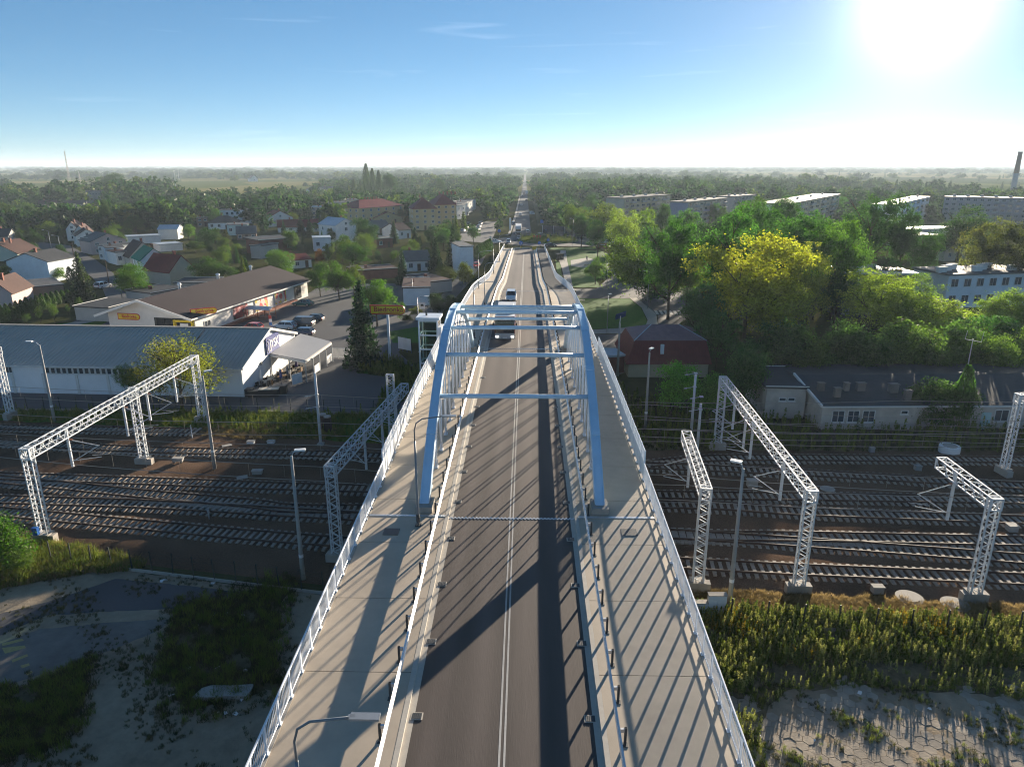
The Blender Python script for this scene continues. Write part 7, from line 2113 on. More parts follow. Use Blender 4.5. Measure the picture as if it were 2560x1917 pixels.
# small square sign on the tall pole
p = Z7(1893, 830); hs_ = HT(500 + 1893 / 3.45, 640 + 375 / 3.45, p)
t = thing('road_sign', 'white square sign with a black vehicle symbol left of the lift tower', 'sign', (p.x + .75, p.y - .1, hs_ - 1.0))
mb = MB(); mb.box((0, 0, 0), (.95, .04, 1.1)); mb.build('plate', M_SIGNW, t)
mb = MB(); mb.box((0, -.03, .05), (.5, .02, .22)); mb.box((0, -.03, .2), (.32, .02, .12)); mb.tube([(-.15, -.03, -.1), (-.15, -.045, -.1)], .07, 8); mb.tube([(.15, -.03, -.1), (.15, -.045, -.1)], .07, 8); mb.build('symbol', M_BUMP, t)
# store pylon sign
p = Z7(1640, 915)
t = thing('store_pylon', 'yellow and red store sign on a tall pale pole', 'sign', (p.x, p.y, 0))
h = HT(500 + 1620 / 3.45, 640 + 505 / 3.45, p)
mb = MB(); mb.bar((0, 0, 0), (0, 0, h), .34, .34); mb.build('pole', M_RAILW, t)
bied(t, (0, -.1, h + .75), (0, 0, R(-4)), 5.6, 1.5)
# trolley shelter
p = Z7(405, 548); q = Z7(600, 560)
t = thing('trolley_shelter', 'brown trolley shelter with a curved pale roof beside the posters', 'shelter', (p.x, p.y, 0), math.atan2(q.y - p.y, q.x - p.x))
W_ = (q - p).length; M_SH = mat('shelter brown', (.22, .08, .04), .6, .15, 2.0)
for x in (0, W_ * .5, W_):
    for y in (0, 2.4):
        mb = MB(); mb.bar((x, y, 0), (x, y, 2.2), .1); mb.build('post', M_SH, t)
mb = MB(); prev = None
for k in range(7):
    y = -.3 + 3.0 * k / 6; z = 2.2 + .45 * math.sin(PI * k / 6); cur = [(-.3, y, z), (W_ + .3, y, z)]
    if prev: mb.face(prev[0], prev[1], cur[1], cur[0])
    prev = cur
mb.build('roof', R_PALE, t)
for z in (.5, 1.0, 1.5):
    mb = MB(); mb.bar((0, 2.4, z), (W_, 2.4, z), .06); mb.bar((0, 0, z * .7), (W_, 0, z * .7), .05); mb.build('side_rail', M_SH, t)
# banner post in the car park
p = Z7(615, 628)
t = thing('banner_post', 'thin lamp post with a red, white and blue banner', 'lamp post', (p.x, p.y, 0))
h = HT(500 + 605 / 3.45, 640 + 455 / 3.45, p)
mb = MB(); mb.tube([(0, 0, 0), (0, 0, h)], .06, 8); mb.build('pole', M_LP2, t)
mb = MB(); mb.box((.2, 0, h + .03), (.5, .2, .1)); mb.build('lamp_head', M_WHITE, t)
for z, m in ((2.3, mat('banner red', (.5, .05, .04), .6, .05, 2.0)), (1.6, M_SIGNW), (1.0, mat('banner blue', (.03, .2, .5), .6, .05, 2.0))):
    mb = MB(); mb.box((.0, -.1, z), (.55, .04, .65)); mb.build('banner', m, t)
# sliding gate and sign fence by the spruce
def panel_fence(label, a, b, n, h, m, name='gate', cat='gate', bars=22):
    t = thing(name, label, cat, (a.x, a.y, 0), math.atan2(b.y - a.y, b.x - a.x)); W_ = (b - a).length
    for k in range(n + 1):
        mb = MB(); mb.bar((W_ * k / n, 0, 0), (W_ * k / n, 0, h + .1), .09); mb.build('post', M_GALV, t)
    mb = MB(); mb.bar((0, 0, h), (W_, 0, h), .06); mb.bar((0, 0, .2), (W_, 0, .2), .06); mb.build('frame', m, t)
    for k in range(bars):
        x = W_ * (k + .5) / bars; mb = MB(); mb.bar((x, 0, .2), (x, 0, h), .05); mb.build('bar', m, t)
panel_fence('white sliding gate between the canopy and the spruce', Z7(1138, 882), Z7(1305, 885), 3, 1.7, M_SIGNW)
a, b = Z7(1712, 815), Z7(1822, 838)
t = thing('sign_fence', 'bluish white printed banner stretched on a low fence', 'banner', (a.x, a.y, 0), math.atan2(b.y - a.y, b.x - a.x)); W_ = (b - a).length
for k in range(4):
    mb = MB(); mb.bar((W_ * k / 3, .04, 0), (W_ * k / 3, .04, 2.5), .07); mb.build('post', M_NAVY, t)
mb = MB(); mb.box((W_ / 2, 0, 1.4), (W_, .04, 2.0)); mb.build('banner', mat('banner pale blue', (.50, .58, .66), .6, .15, .8), t)
# noise wall
a = [ZC(1195, 1142), ZC(1500, 1160), ZC(1760, 1180), ZC(2145, 1222), Z4(640, 765), Z4(1000, 800)]
t = thing('noise_wall', 'long dark noise wall curving behind the roundabout', 'wall', (a[0].x, a[0].y, 0))
hN = HT(1140 + 1195 / 5.52, 380 + 1012 / 5.52, a[0]); M_NW = mat('noise wall dark panel', (.045, .05, .06), .5, .2, .6)
for p0, p1 in zip(a, a[1:]):
    n = max(2, int((p1 - p0).length / 4.0))
    for k in range(n):
        q0, q1 = p0.lerp(p1, k / n) - a[0], p0.lerp(p1, (k + 1) / n) - a[0]
        mb = MB(); mb.bar(q0 + Vector((0, 0, hN * .27)), q1 + Vector((0, 0, hN * .27)), .12, hN * .46); mb.build('panel', M_NW, t)
        mb = MB(); mb.bar(q0 + Vector((0, 0, hN * .76)), q1 + Vector((0, 0, hN * .76)), .12, hN * .46); mb.build('panel', M_NW, t)
        mb = MB(); mb.bar(q0, q0 + Vector((0, 0, hN + .1)), .22); mb.build('post', M_GALV, t)
    mb = MB(); mb.bar(p0 - a[0] + Vector((0, -.2, .15)), p1 - a[0] + Vector((0, -.2, .15)), .3, .4); mb.build('base', M_CONC, t)
# signs of the roundabout
M_SBL = mat('sign blue', (.01, .16, .55), .4, .05, 2.0); M_SYE = mat('sign yellow plate', (.75, .45, .01), .4, .05, 2.0); M_SRED = mat('sign red plate', (.55, .03, .03), .4, .05, 2.0)
def rsign(label, p, shape, m, h=1.8, sz=.45, z0=0.0):
    t = thing('road_sign', label, 'sign', (p.x, p.y, z0), 0, 'signs around the roundabout')
    mb = MB(); mb.tube([(0, 0, 0), (0, 0, h + sz)], .04, 6); mb.build('post', M_GALV, t)
    mb = MB()
    if shape == 'o': mb.tube([(0, -.07, h), (0, -.04, h)], sz, 16)
    else: mb.box((0, -.06, h), (sz * 2, .04, sz * 2 * (1.5 if shape == 'r' else 1)))
    pl = mb.build('plate', m, t)
    if shape == 'o':
        mb = MB(); mb.bar((-sz * .5, -.09, h + sz * .4), (sz * .4, -.09, h - sz * .3), sz * .25, .02); mb.bar((sz * .45, -.09, h - sz * .4), (sz * .45, -.09, h + sz * .15), sz * .22, .02); mb.bar((sz * .45, -.09, h - sz * .35), (-sz * .1, -.09, h - sz * .35), sz * .22, .02); mb.build('arrow', M_SIGNW, pl)
rsign('blue round arrow sign in the middle of the bridge road end', ZRB(752, 575), 'o', M_SBL, 1.6, .75)
rsign('blue round arrow sign left of the black sedan', ZRB(1095, 570), 'o', M_SBL, 1.5, .65)
rsign('blue round arrow sign on the near rim of the island', ZRB(1255, 520), 'o', M_SBL, 1.6, .6)
rsign('orange plate above the blue sign on the island', ZRB(1255, 505), 's', M_SYE, 3.0, .55)
rsign('blue round sign on the left verge of the roundabout', ZRB(355, 360), 'o', M_SBL, 2.0, .75)
rsign('yellow marker plate on the splitter island', ZRB(757, 652), 'r', M_SYE, 1.0, .4)
rsign('yellow sign at the start of the right pavement', ZRB(1005, 712), 's', M_SYE, 1.4, .75, .6)
rsign('blue sign before the dark noise wall', ZRB(1215, 330), 'o', M_SBL, 2.2, .6)
rsign('blue sign left of the noise wall end', ZRB(1140, 190), 's', M_SBL, 2.4, .8)
rsign('yellow sign behind the noise wall', ZRB(1325, 215), 'r', M_SYE, 3.6, .55)
for k in range(3):
    rsign(('left', 'middle', 'right')[k] + ' one of three red and white chevron boards on the island', ZRB(995 + 57 * k, 455), 'r', M_SRED, 1.0, .45, .5)
t = thing('splitter_island', 'raised pale splitter island at the end of the bridge road', 'traffic island', ZRB(770, 655)[:])
mb = MB(); mb.prism([(-2.4, -.6), (2.4, -.6), (2.9, .9), (-2.2, .9)], 0, .16); mb.build('slab', M_KERB, t)
t.location.z = 1.05
for k, (x0, y0, w_, h_, lab) in enumerate(((480, 1345, 30, 185, 'tall grey advertising totem at the left side of the roundabout'), (748, 1085, 26, 175, 'tall pale advertising totem before the lorry'))):
    p = ZC(x0, y0); h = HT(1140 + x0 / 5.52, 380 + (y0 - h_) / 5.52, p); w = w_ / 5.52 * MPP(p)
    t = thing('advertising_totem', lab, 'sign', (p.x, p.y, 0))
    mb = MB(); mb.box((0, 0, h / 2), (w, .5, h)); mb.build('column', (W_GREY, M_TRIM)[k], t)
    mb = MB(); mb.box((0, -.28, h * .55), (w * .85, .05, h * .75)); mb.build('face', W_BLUEW, t)
p = ZC(2012, 1352); h = HT(1140 + 2012 / 5.52, 380 + 1262 / 5.52, p)
t = thing('billboard', 'red billboard beside the right arm of the roundabout', 'billboard', (p.x, p.y, 0))
w = 145 / 5.52 * MPP(p); mb = MB(); mb.box((0, 0, h * .62), (w, .3, h * .72)); mb.build('board', mat('billboard red', (.26, .06, .04), .6, .2, .5), t)
mb = MB(); mb.box((w * .05, -.17, h * .8), (w * .4, .03, h * .12)); mb.build('print', M_SIGNW, t)
for s in (-1, 1):
    mb = MB(); mb.bar((s * w * .35, .1, 0), (s * w * .35, .1, h * .5), .2); mb.build('post', M_DARKST, t)
# red fence wall behind the wide yellow bush
house('low red brick wall building behind the yellow bushes', Z4(655, 830), Z4(790, 830), 3, 2.4, None, 'flat', 'x', W_BRICK, R_RED, (0, 0), 'shed', 'shed', chimney=0)
p = Z4(5, 940); t = thing('bus_shelter', 'small dark shelter on the path beside the ramp', 'shelter', (p.x, p.y, 0), .3)
mb = MB(); mb.box((0, .6, 1.2), (2.6, .08, 2.0)); mb.build('back_wall', M_CARGL, t)
mb = MB(); mb.box((0, 0, 2.4), (3.0, 1.6, .12)); mb.build('roof', M_DARKST, t)
for s in (-1, 1):
    mb = MB(); mb.bar((s * 1.3, -.5, 0), (s * 1.3, -.5, 2.4), .09); mb.build('post', M_DARKST, t)
# bench and bollard like things on the lawns
for k, (x, y) in enumerate(((50, 1292), (232, 985))):
    p = Z4(x + (130 if k == 0 else 0), y); t = thing('bench', ('pale bench on the shaded lawn near the ramp', 'dark bench at the edge of the paved square')[k], 'bench', (p.x, p.y, 0), .2)
    mb = MB(); mb.box((0, 0, .45), (1.8, .45, .06)); mb.build('seat', (M_PAVING, M_TEAK)[k], t)
    for s in (-1, 1):
        mb = MB(); mb.box((s * .7, 0, .22), (.12, .4, .44)); mb.build('leg', M_CONC, t)

# ------------------------------------------------------------------ a walker on the square
def person(label, p, heading, coat, trousers):
    t = thing('person', label, 'person', (p.x, p.y, 0), heading)
    vs = [(0, 0, .95), (0, 0, 1.2), (0, 0, 1.42), (0, -.01, 1.52), (.1, 0, .92), (.12, -.12, .5), (.12, -.05, .08), (.12, -.2, .05), (-.1, 0, .92), (-.12, .14, .5), (-.12, .28, .1), (-.12, .16, .05),
          (.2, 0, 1.4), (.27, .08, 1.13), (.26, 0, .88), (-.2, 0, 1.4), (-.27, -.06, 1.13), (-.26, -.14, .9)]
    es = [(0, 1), (1, 2), (2, 3), (0, 4), (4, 5), (5, 6), (6, 7), (0, 8), (8, 9), (9, 10), (10, 11), (2, 12), (12, 13), (13, 14), (2, 15), (15, 16), (16, 17)]
    rad = [.15, .14, .16, .06, .10, .07, .05, .045, .10, .07, .05, .045, .07, .05, .04, .07, .05, .04]
    me = bpy.data.meshes.new('body'); me.from_pydata(vs, es, []); o = put('body', me, t)
    o.modifiers.new('skin', 'SKIN')
    for i, r_ in enumerate(rad): me.skin_vertices[0].data[i].radius = (r_, r_)
    me.skin_vertices[0].data[0].use_root = True
    sb = o.modifiers.new('sub', 'SUBSURF'); sb.levels = 1; sb.render_levels = 1
    me.materials.append(coat)
    sk = mat('skin', (.42, .26, .19), .6, .05, 4.0)
    mb = MB(); mb.tube([(0, -.01, 1.5), (0, -.02, 1.58), (0, -.02, 1.68), (0, 0, 1.75), (0, 0, 1.78)], [.06, .095, .1, .07, .02], 10); hd = mb.build('head', sk, t, True)
    mb = MB(); mb.tube([(0, .03, 1.62), (0, .02, 1.72), (0, .01, 1.8)], [.1, .105, .03], 10); mb.build('hair', M_BARK, hd, True)
    for s in (-1, 1):
        mb = MB(); mb.tube([(s * .11, 0, .9), (s * .12, -s * .12, .5), (s * .12, s * (-.05 if s > 0 else -.28), .12)], [.115, .09, .07], 8); mb.build('trouser_leg', trousers, t, True)
person('person in dark clothes walking on the paved square', G(1467, 652), .6, mat('dark coat', (.03, .035, .05), .9, .1, 4.0), mat('dark trousers', (.02, .022, .03), .9, .1, 4.0))

# ------------------------------------------------------------------ masts and chimney on the skyline
def lat_mast(label, p, h, w, tip=.25, n=14, m=None, name='lattice_mast'):
    t = thing(name, label, 'mast', (p.x, p.y, -.3)); mb = MB()
    for k in range(n):
        z0, z1 = h * k / n, h * (k + 1) / n; w0, w1 = w + (tip - w) * k / n, w + (tip - w) * (k + 1) / n
        for i in range(4):
            a = PI / 4 + i * PI / 2; b = a + PI / 2
            p0, p1 = Vector((w0 * math.cos(a), w0 * math.sin(a), z0)), Vector((w1 * math.cos(a), w1 * math.sin(a), z1)); q1 = Vector((w1 * math.cos(b), w1 * math.sin(b), z1)); q0 = Vector((w0 * math.cos(b), w0 * math.sin(b), z0))
            mb.bar(p0, p1, .16); mb.bar(p0, q1, .07); mb.bar(p1, q1, .07)
    mb.build('lattice', m or M_LPOLE, t)
    mb = MB(); mb.tube([(0, 0, h), (0, 0, h + h * .06)], .12, 6); mb.build('antenna', m or M_STEELW, t)
    return t
p = Z1(622, 445); lat_mast('tall pale lattice mast on the far left skyline', p, HT(575 / 3.45, 360 + 62 / 3.45, p), 1.7)
p = Z1(708, 415); lat_mast('shorter lattice mast right of the tall one', p, HT(690 / 3.45, 360 + 245 / 3.45, p), 2.0, n=9)
for k, (x, yb, yt) in enumerate(((1147, 408, 330), (1208, 395, 335), (1518, 372, 232), (1545, 310, 235))):
    p = Z1(x, yb); h = HT(x / 3.45, 360 + yt / 3.45, p)
    t = thing('floodlight_pole', ('first', 'second', 'third', 'fourth')[k] + ' thin white pole from the left near the meadow', 'pole', (p.x, p.y, -.3), 0, 'thin white poles by the meadow')
    mb = MB(); mb.tube([(0, 0, 0), (0, 0, h)], [.45, .25], 6); mb.build('pole', M_WHITE, t)
    mb = MB(); mb.box((0, 0, h), (1.6, .5, .4)); mb.build('lamp_head', M_WHITE, t)
p = Z2(1378, 195); h = HT(600 + 1375 / 3.45, 360 + 62 / 3.45, p)
t = thing('telecom_mast', 'slim telecom mast on the skyline left of the road', 'mast', (p.x, p.y, -.3))
mb = MB(); mb.tube([(0, 0, 0), (0, 0, h)], [1.6, .7], 8); mb.build('pole', M_STEELW, t)
mb = MB(); mb.tube([(0, 0, h * .94), (0, 0, h)], 2.4, 10); mb.build('antenna_ring', M_SIGNW, t)
for k, (x, yb, yt, Z, ox, oy, s) in enumerate(((370, 175, 92, ZC, 1140, 380, 5.52), (1015, 160, 98, ZC, 1140, 380, 5.52), (1250, 165, 75, ZC, 1140, 380, 5.52), (1838, 165, 75, ZC, 1140, 380, 5.52), (660, 120, 70, Z4, 1400, 380, 3.45), (1185, 125, 62, Z4, 1400, 380, 3.45), (930, 190, 145, Z5, 1920, 360, 3.45), (1780, 195, 160, Z5, 1920, 360, 3.45))):
    px, py = ox + x / s, oy + yb / s
    p = G(px, max(py, 421)); p = Vector((p.x, p.y, 0)); h = min(80, HT(px, oy + yt / s, p))
    t = thing('power_pylon', ('first', 'second', 'third', 'fourth', 'fifth', 'sixth', 'seventh', 'eighth')[k] + ' hazy power pylon from the left on the horizon', 'pylon', (p.x, p.y, -.3), 0, 'pylons on the horizon')
    mb = MB()
    for s_ in (-1, 1): mb.bar((s_ * 4, 0, 0), (0, 0, h), 1.6)
    mb.build('tower', M_GALV, t)
    mb = MB(); mb.bar((-9, 0, h * .8), (9, 0, h * .8), 1.3); mb.bar((-6, 0, h * .92), (6, 0, h * .92), 1.2); mb.build('cross_arm', M_GALV, t)
p = G(2528, 497); h = HT(2549, 379, p)
t = thing('factory_chimney', 'tall brown factory chimney at the right edge of the skyline', 'chimney', (p.x, p.y, -.3))
mb = MB(); mb.tube([(0, 0, 0), (0, 0, h * .55)], [2.6, 2.2], 14); mb.build('lower_shaft', W_GREY, t, True)
mb = MB(); mb.tube([(0, 0, h * .55), (0, 0, h)], [2.2, 1.8], 14); mb.build('upper_shaft', W_BROWN, t, True)
mb = MB(); mb.tube([(0, 0, h - .8), (0, 0, h + .1)], 2.1, 14); mb.build('rim', M_DARKST, t)
# aerial on the creeper covered pole by the low building
p = ZB(1500, 1440); h = HT(1900 + 1560 / 3.067, 600 + 760 / 3.067, p)
t = thing('aerial_mast', 'thin aerial mast above the creeper on the low building', 'mast', (p.x, p.y, 0))
mb = MB(); mb.tube([(0, 0, 0), (0, 0, h)], [.12, .05], 6); mb.build('pole', M_GALV, t)
mb = MB(); mb.bar((-.9, 0, h), (1.0, 0, h - .35), .05); mb.bar((1.0, 0, h - .4), (1.1, 0, h + .9), .04); mb.bar((-.9, 0, h), (-.8, 0, h + 1.0), .04); mb.build('aerial', M_GALV, t)
tree('thuja', Vector((p.x, p.y - .3, 0)), h * .72, 2.4, DG, 'creeper climbing the thin aerial mast', name='creeper', cat='creeper')
for k, (x, y, w_, h_) in enumerate(((1240, 1448, 6, 4.6), (1380, 1450, 7, 5.6), (1500, 1452, 6.5, 5.4), (1620, 1450, 4, 3.2))):
    q = ZB(x, y); tree('bush', Vector((q.x, q.y + 1.5, 0)), h_, w_, (.035, .05, .016), ('creeper heap left of the aerial on the low building', 'tall creeper heap covering the low building front', 'creeper heap below the aerial mast', 'small creeper heap beside the teal door')[k], name='creeper', cat='creeper')

# ------------------------------------------------------------------ weeds, grass, slabs, litter
def blade_mat(name, base, tip):
    m = bpy.data.materials.new(name); m.use_nodes = True
    nt = m.node_tree; nt.nodes.clear(); N, L_ = nt.nodes.new, nt.links.new
    out = N('ShaderNodeOutputMaterial'); geo = N('ShaderNodeNewGeometry'); oi = N('ShaderNodeObjectInfo')
    mx = N('ShaderNodeMix'); mx.data_type = 'RGBA'; mx.inputs[6].default_value = (*base, 1); mx.inputs[7].default_value = (*tip, 1)
    nz = N('ShaderNodeTexNoise'); nz.inputs['Scale'].default_value = .55; nz.inputs['Detail'].default_value = 3; L_(geo.outputs['Position'], nz.inputs['Vector'])
    ad = N('ShaderNodeMath'); ad.operation = 'ADD'; L_(nz.outputs['Fac'], ad.inputs[0]); L_(oi.outputs['Random'], ad.inputs[1])
    mr = N('ShaderNodeMapRange'); mr.inputs['From Min'].default_value = .35; mr.inputs['From Max'].default_value = 1.55; L_(ad.outputs[0], mr.inputs[0]); L_(mr.outputs[0], mx.inputs[0])
    d = N('ShaderNodeBsdfDiffuse'); t = N('ShaderNodeBsdfTranslucent'); L_(mx.outputs[2], d.inputs[0]); L_(mx.outputs[2], t.inputs[0])
    s = N('ShaderNodeMixShader'); s.inputs[0].default_value = .5; L_(d.outputs[0], s.inputs[1]); L_(t.outputs[0], s.inputs[2]); L_(s.outputs[0], out.inputs[0])
    return m
def tuft(seed, n, h, spread, wd, m, lean=.35):
    rs = np.random.RandomState(seed); V_ = []; F_ = []
    for k in range(n):
        a = rs.rand() * 6.28; r = spread * rs.rand() ** .6; b = np.array([math.cos(a) * r, math.sin(a) * r, 0])
        d = rs.normal(size=2) * lean; H_ = h * rs.uniform(.5, 1.1); t = rs.rand() * 6.28; w_ = np.array([math.cos(t), math.sin(t), 0]) * wd
        tip = b + np.array([d[0] * H_, d[1] * H_, H_]); mid = b + np.array([d[0] * H_ * .35, d[1] * H_ * .35, H_ * .6])
        o = len(V_); V_ += [b - w_, b + w_, mid + w_ * .8, mid - w_ * .8, tip + w_ * .2, tip - w_ * .2]; F_ += [(o, o + 1, o + 2, o + 3), (o + 3, o + 2, o + 4, o + 5)]
    return arr_mesh('tuft', V_, F_, m)
def weed(seed, h, m, leaf=.09, n=60):
    """upright weed: a stem with leaves"""
    rs = np.random.RandomState(seed); z = rs.rand(n) ** .8; a = rs.rand(n) * 6.28; r = (.16 * (1 - z) + .03) * rs.uniform(.3, 1.2, n)
    P = np.stack([np.cos(a) * r * h, np.sin(a) * r * h, z * h], 1)
    V_, F_ = quads(P, np.stack([np.cos(a), np.sin(a), .8 + 0 * a], 1) + rs.normal(size=(n, 3)) * .4, leaf, rs, .5)
    return arr_mesh('weed', V_, F_, m)
M_BGR = blade_mat('green blades', (.07, .12, .02), (.19, .22, .04)); M_BDR = blade_mat('dry blades', (.20, .15, .06), (.34, .25, .11)); M_BDK = blade_mat('dull blades', (.03, .042, .014), (.085, .085, .03)); M_BYE = blade_mat('golden flowers', (.35, .24, .01), (.45, .32, .02)); M_BYG = blade_mat('lime weeds', (.20, .24, .04), (.42, .42, .13))
def scatter_stuff(name, label, cat, protos, poly, n, seed, s0, s1, z=0.02, keep=None):
    rs = np.random.RandomState(seed); xs = [p[0] for p in poly]; ys = [p[1] for p in poly]
    pts, scl, idx, rot = [], [], [], []; tries = 0
    while len(pts) < n and tries < n * 30:
        tries += 1; x, y = rs.uniform(min(xs), max(xs)), rs.uniform(min(ys), max(ys))
        if not inpoly(x, y, poly) or not in_view(Vector((x, y, 0)), 60) or (keep and not keep(x, y, rs)): continue
        s = rs.uniform(s0, s1); pts.append((x, y, z)); scl.append((s, s, s * rs.uniform(.8, 1.25))); idx.append(rs.randint(0, len(protos))); rot.append((0, 0, rs.rand() * 6.28))
    col = bpy.data.collections.new(name + '_prototypes')
    for i, me in enumerate(protos): col.objects.link(bpy.data.objects.new('%s_%d' % (name, i), me))
    me = bpy.data.meshes.new(name); me.from_pydata(pts, [], [])
    for nm, ty, dat, key in (('scl', 'FLOAT_VECTOR', scl, 'vector'), ('rot', 'FLOAT_VECTOR', rot, 'vector'), ('idx', 'INT', idx, 'value')):
        at = me.attributes.new(nm, ty, 'POINT'); at.data.foreach_set(key, np.array(dat).ravel())
    o = put(name, me); tag(o, label, cat, None, 'stuff'); instancer(o, col)
    return o
T_GR = [tuft(s, 26, .55, .28, .018, M_BGR) for s in range(3)]; T_DR = [tuft(10 + s, 24, .4, .28, .016, M_BDR, .5) for s in range(3)]; T_DK = [tuft(20 + s, 22, .32, .25, .018, M_BDK, .5) for s in range(3)]
W_GR = [weed(s, 1.1, M_BGR, .13, 60) for s in range(3)]; W_YG = [weed(10 + s, 1.25, M_BYG, .11, 55) for s in range(3)]; W_YE = [weed(20 + s, 1.1, M_BYE, .07, 30) for s in range(2)]
def wave(f, t):
    return lambda x, y, rs: math.sin(x * f + 1.7) * math.cos(y * f * 1.3 + .6) + .5 * math.sin((x + y) * f * 2.3) + rs.uniform(-.5, .5) > t
def grow(P, k):
    cx, cy_ = sum(p[0] for p in P) / len(P), sum(p[1] for p in P) / len(P)
    return [(cx + (x - cx) * k, cy_ + (y - cy_) * k) for x, y in P]
def soft(P):
    w_ = wave(.9, -.55)
    return lambda x, y, rs: w_(x, y, rs) if inpoly(x, y, P) else rs.rand() < .16
WB = SHEETS['weed_belt']
WB1 = [(p.x, p.y) for p in (V(1490, 1318), V(2211, 1350), V(2600, 1368), V(2600, 1462), V(2211, 1442), V(1900, 1428), V(1640, 1440), V(1600, 1500), V(1500, 1500))]
WB2 = [(p.x, p.y) for p in (V(1490, 1440), V(1640, 1440), V(1900, 1428), V(2211, 1442), V(2600, 1462), V(2600, 1530), V(2211, 1510), V(1900, 1485), V(1700, 1490), V(1640, 1560), V(1660, 1670), V(1500, 1670))]
scatter_stuff('tall_weeds', 'tall green weeds growing behind the right fence', 'weeds', W_GR + T_GR, WB1, 3600, 1, .5, 1.05, keep=wave(.7, -.65))
scatter_stuff('sparse_weeds', 'sparse upright weeds at the edge of the slab yard', 'weeds', W_YG + W_GR[:1] + T_GR, WB2, 900, 15, .3, .75, keep=wave(.9, -.2))
scatter_stuff('lime_weeds', 'sunlit lime coloured seed heads among the weeds', 'weeds', W_YG + T_DR[:2], WB1, 1700, 2, .5, 1.0, keep=wave(.9, -.1))
scatter_stuff('goldenrod', 'patches of yellow goldenrod flowers in the weeds', 'flowers', W_YE, WB1, 420, 3, .7, 1.0, keep=wave(.45, .75))
scatter_stuff('bank_grass', 'dry grass tufts on the sunny bank behind the right tracks', 'grass', T_DR, SHEETS['dry_bank'], 3000, 4, .4, .9, .04)
scatter_stuff('left_bank_grass', 'dry and green grass below the long left gantry', 'grass', T_DR + T_GR[:2], SHEETS['left_bank'], 2200, 5, .7, 1.4, .03)
scatter_stuff('patch_grass', 'dull grass tufts in the shaded weedy patch', 'grass', T_DK + T_GR[:1], grow(SHEETS['weedy_patch'], 1.25), 2600, 6, .35, 1.2, .01, keep=soft(SHEETS['weedy_patch']))
scatter_stuff('corner_grass', 'dull grass tufts in the bottom left corner', 'grass', T_DK + T_GR[:1], grow(SHEETS['weedy_corner'], 1.2), 2200, 7, .35, 1.15, .01, keep=soft(SHEETS['weedy_corner']))
scatter_stuff('yard_tufts', 'scattered small tufts on the bare sandy yard', 'grass', T_DK, SHEETS['sandy_yard'], 1500, 8, .25, .7, .005, keep=wave(.5, .35))
scatter_stuff('slab_tufts', 'small weeds growing in the joints of the hexagonal slabs', 'grass', T_DK + T_GR[:1], SHEETS['slab_yard'], 1000, 9, .2, .6, .03, keep=wave(.8, .5))
scatter_stuff('lineside_tufts', 'green grass growing along the yard fence on the left', 'grass', T_GR + W_GR[:1], SHEETS['lineside_grass'], 2600, 10, .5, 1.1, .01)
scatter_stuff('verge_tufts', 'dark weeds between the right tracks and the low building', 'grass', T_DK + W_GR[:2], SHEETS['rail_verge'], 2600, 11, .6, 1.5, .02)
scatter_stuff('dry_verge_tufts', 'yellow grass tufts beside the siding end', 'grass', T_DR, SHEETS['dry_verge'], 900, 12, .4, .8, .05)
scatter_stuff('spruce_verge_tufts', 'rough grass below the bridge beside the spruce', 'grass', T_DK + W_GR[:2] + T_GR[:1], SHEETS['spruce_verge'], 1300, 13, .6, 1.3, .02)
scatter_stuff('island_plants', 'low planting on the roundabout island', 'plants', T_GR + W_GR[:1], [(RC.x + 12 * math.cos(a), RC.y + 12 * math.sin(a)) for a in np.linspace(0, 6.2, 24)], 900, 14, .9, 1.8, .4)

# hexagonal slabs of the yard at the bottom right
hexr = 0.37
def hex_mesh(seed):
    r = random.Random(seed); mb = MB(); q = hexr * .965
    top = [(q * math.cos(PI / 3 * k) * r.uniform(.97, 1.0), q * math.sin(PI / 3 * k) * r.uniform(.97, 1.0), .06) for k in range(6)]
    bot = [(x * 1.03, y * 1.03, -.03) for x, y, z in top]
    mb.face(*top)
    for k in range(6): mb.face(bot[k], bot[(k + 1) % 6], top[(k + 1) % 6], top[k])
    return mb.mesh('slab', M_SLAB)
M_SLAB = mat('worn slab concrete', (.34, .295, .24), .92, .28, 1.3, .35, 9.0, spec=.1, big=.35)
hexm = [hex_mesh(s) for s in range(5)]
slabs = thing('slab_paving', 'worn hexagonal concrete slabs paving the yard at the bottom right', 'paving', (0, 0, 0), kind='structure')
cand = []; r = random.Random(31)
i0 = G(1850, 1780)
for a in range(-75, 75):
    for b in range(-75, 75):
        x, y = a * hexr * 1.5, (b + (a % 2) * .5) * hexr * math.sqrt(3)
        x, y = 24 + x * .985 - y * .17, 30 + x * .17 + y * .985
        if not in_view(Vector((x, y, 0)), 30) or x < 10.8: continue
        u = Vector((x, y, 0)); edge = V(1900, 1500).y + 1.2 * math.sin(x * .7) + .6 * math.sin(x * 1.9)
        if y > edge - .3: continue
        if r.random() < .05 + .3 * max(0, 1 - (edge - y) / 2.5): continue
        cand.append((y, x, y))
cand.sort()
rest = MB()
for k, (_, x, y) in enumerate(cand):
    z = -.042 + r.uniform(-.012, .014); rz = .17 + r.uniform(-.03, .03)
    if k < 300:
        o = put('slab', hexm[k % 5], slabs, (x, y, z), rz); o.rotation_euler = (r.uniform(-.012, .012), r.uniform(-.012, .012), rz)
    else:
        q = hexr * .965; tp = [(x + q * math.cos(PI / 3 * i + rz), y + q * math.sin(PI / 3 * i + rz), z + .06) for i in range(6)]
        rest.face(*tp); bt = [(px, py, z - .03) for px, py, _ in tp]
        for i in range(6): rest.face(bt[i], bt[(i + 1) % 6], tp[(i + 1) % 6], tp[i])
if rest.v:
    o = rest.build('far_slabs', M_SLAB, slabs); o['kind'] = 'stuff'
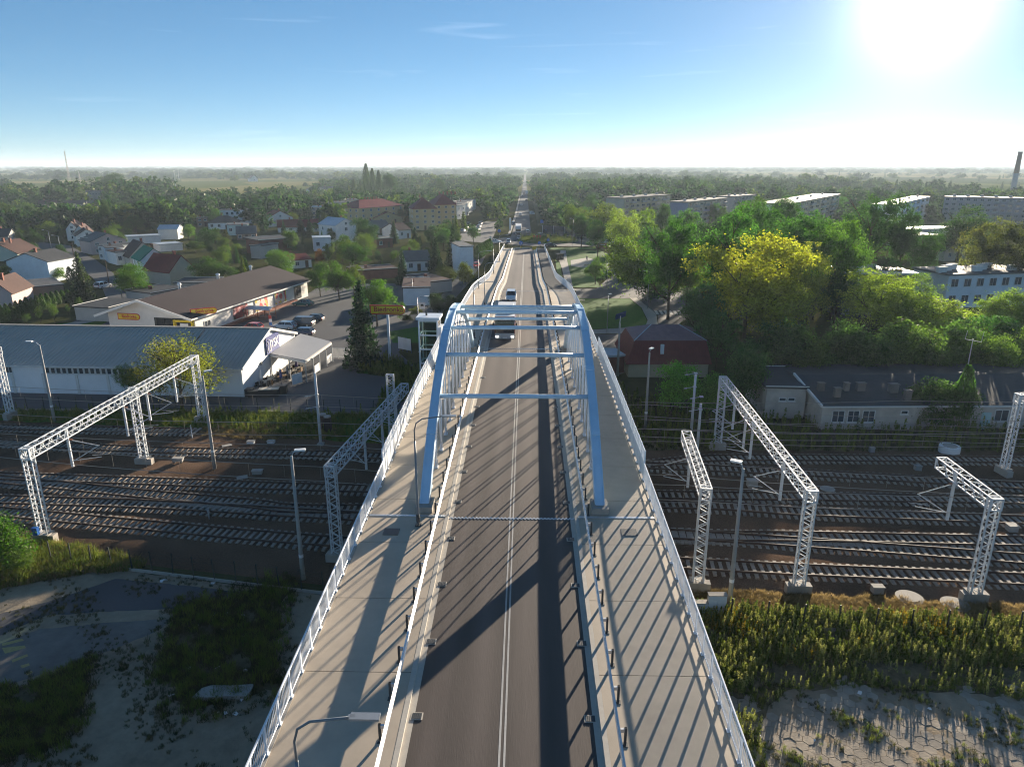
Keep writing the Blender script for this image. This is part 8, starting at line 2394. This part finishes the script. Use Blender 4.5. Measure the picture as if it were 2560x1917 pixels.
# concrete slab lying in the weeds, litter
p = ZY(1775, 805); t = thing('concrete_slab', 'broken pale concrete slab lying in the dark weeds', 'slab', (p.x, p.y, 0), R(4))
mb = MB(); pts = [(-2.9, -.7), (-1.5, -.85), (.5, -.75), (2.6, -.8), (2.75, .3), (2.7, .75), (.3, .7), (-1.6, .8), (-2.4, .45)]; pts = [(x * .58, y * .62) for x, y in pts]; mb.prism(pts, 0, .28); mb.build('block', M_PAVING, t)
r = random.Random(5)
LIT = [ZY(1355, 818), ZY(1510, 596), ZY(1725, 596), ZY(1340, 525), ZY(1780, 960), ZY(1725, 950), ZY(1760, 298), ZY(1920, 185), ZY(1795, 172), ZY(1700, 180), ZY(1570, 263), ZY(475, 965), ZY(505, 35), ZY(1935, 625), ZY(1910, 855), ZY(1860, 965), Z8(1040, 1165), Z8(1065, 1160), Z8(1368, 1182), ZW(1155, 752), ZW(1605, 857), ZW(515, 1030), ZW(865, 1058), ZW(568, 120)]
for k, p in enumerate(LIT):
    t = thing('litter', 'small scrap of pale litter lying on the rough ground', 'litter', (p.x, p.y, .03), r.uniform(0, 6), 'scraps of litter')
    mb = MB(); s = r.uniform(.08, .2); mb.add([(-s, -s * .5, 0), (s, -s * .6, .05), (s * .8, s * .5, .02), (0, s * .6, .1), (-s, s * .4, .04)], [(0, 1, 3), (1, 2, 3), (0, 3, 4)]); mb.build('scrap', M_SIGNW, t)
# rubble slabs by the left fence
for k, (x, y, d) in enumerate(((750, 1035, (1.3, .9, .25)), (545, 1085, (1.2, .8, .25)), (905, 1035, (.9, .12, .1)))):
    p = Z8(x, y); t = thing('rubble_slab', ('pale broken slab behind the left fence', 'grey broken slab at the end of the left fence', 'thin pale plank lying by the left fence')[k], 'slab', (p.x, p.y, .02), .5 + k)
    mb = MB(); mb.box((0, 0, d[2] / 2), d); mb.box((d[0] * .3, 0, d[2] * 1.2), (d[0] * .4, d[1] * .6, d[2] * .6), .3); mb.build('block', M_PAVING, t)
# sunlit bushes at the left frame edge
tree('bush', V(10, 1235), 5.2, 5.8, (.06, .11, .018), 'bright green bush cut by the left frame edge beside the gantry foot')
tree('bush', V(45, 1240), 2.4, 2.8, (.10, .12, .025), 'small lime bush beside the gantry foot on the left')

# ------------------------------------------------------------------ haze: one closed box of even, thin air
mb = MB()
mb.box((0, 12700, 41.0), (45000, 27400, 85.0))
m = bpy.data.materials.new('haze air'); m.use_nodes = True
nt = m.node_tree; nt.nodes.clear()
out = nt.nodes.new('ShaderNodeOutputMaterial'); pv = nt.nodes.new('ShaderNodeVolumePrincipled')
pv.inputs['Color'].default_value = (0.70, 0.84, 0.98, 1)
pv.inputs['Density'].default_value = 0.00015
pv.inputs['Anisotropy'].default_value = 0.15
nt.links.new(pv.outputs[0], out.inputs['Volume'])
o = mb.build('haze', m)
tag(o, 'thin pale haze in the air over the whole landscape', 'haze', None, 'stuff')
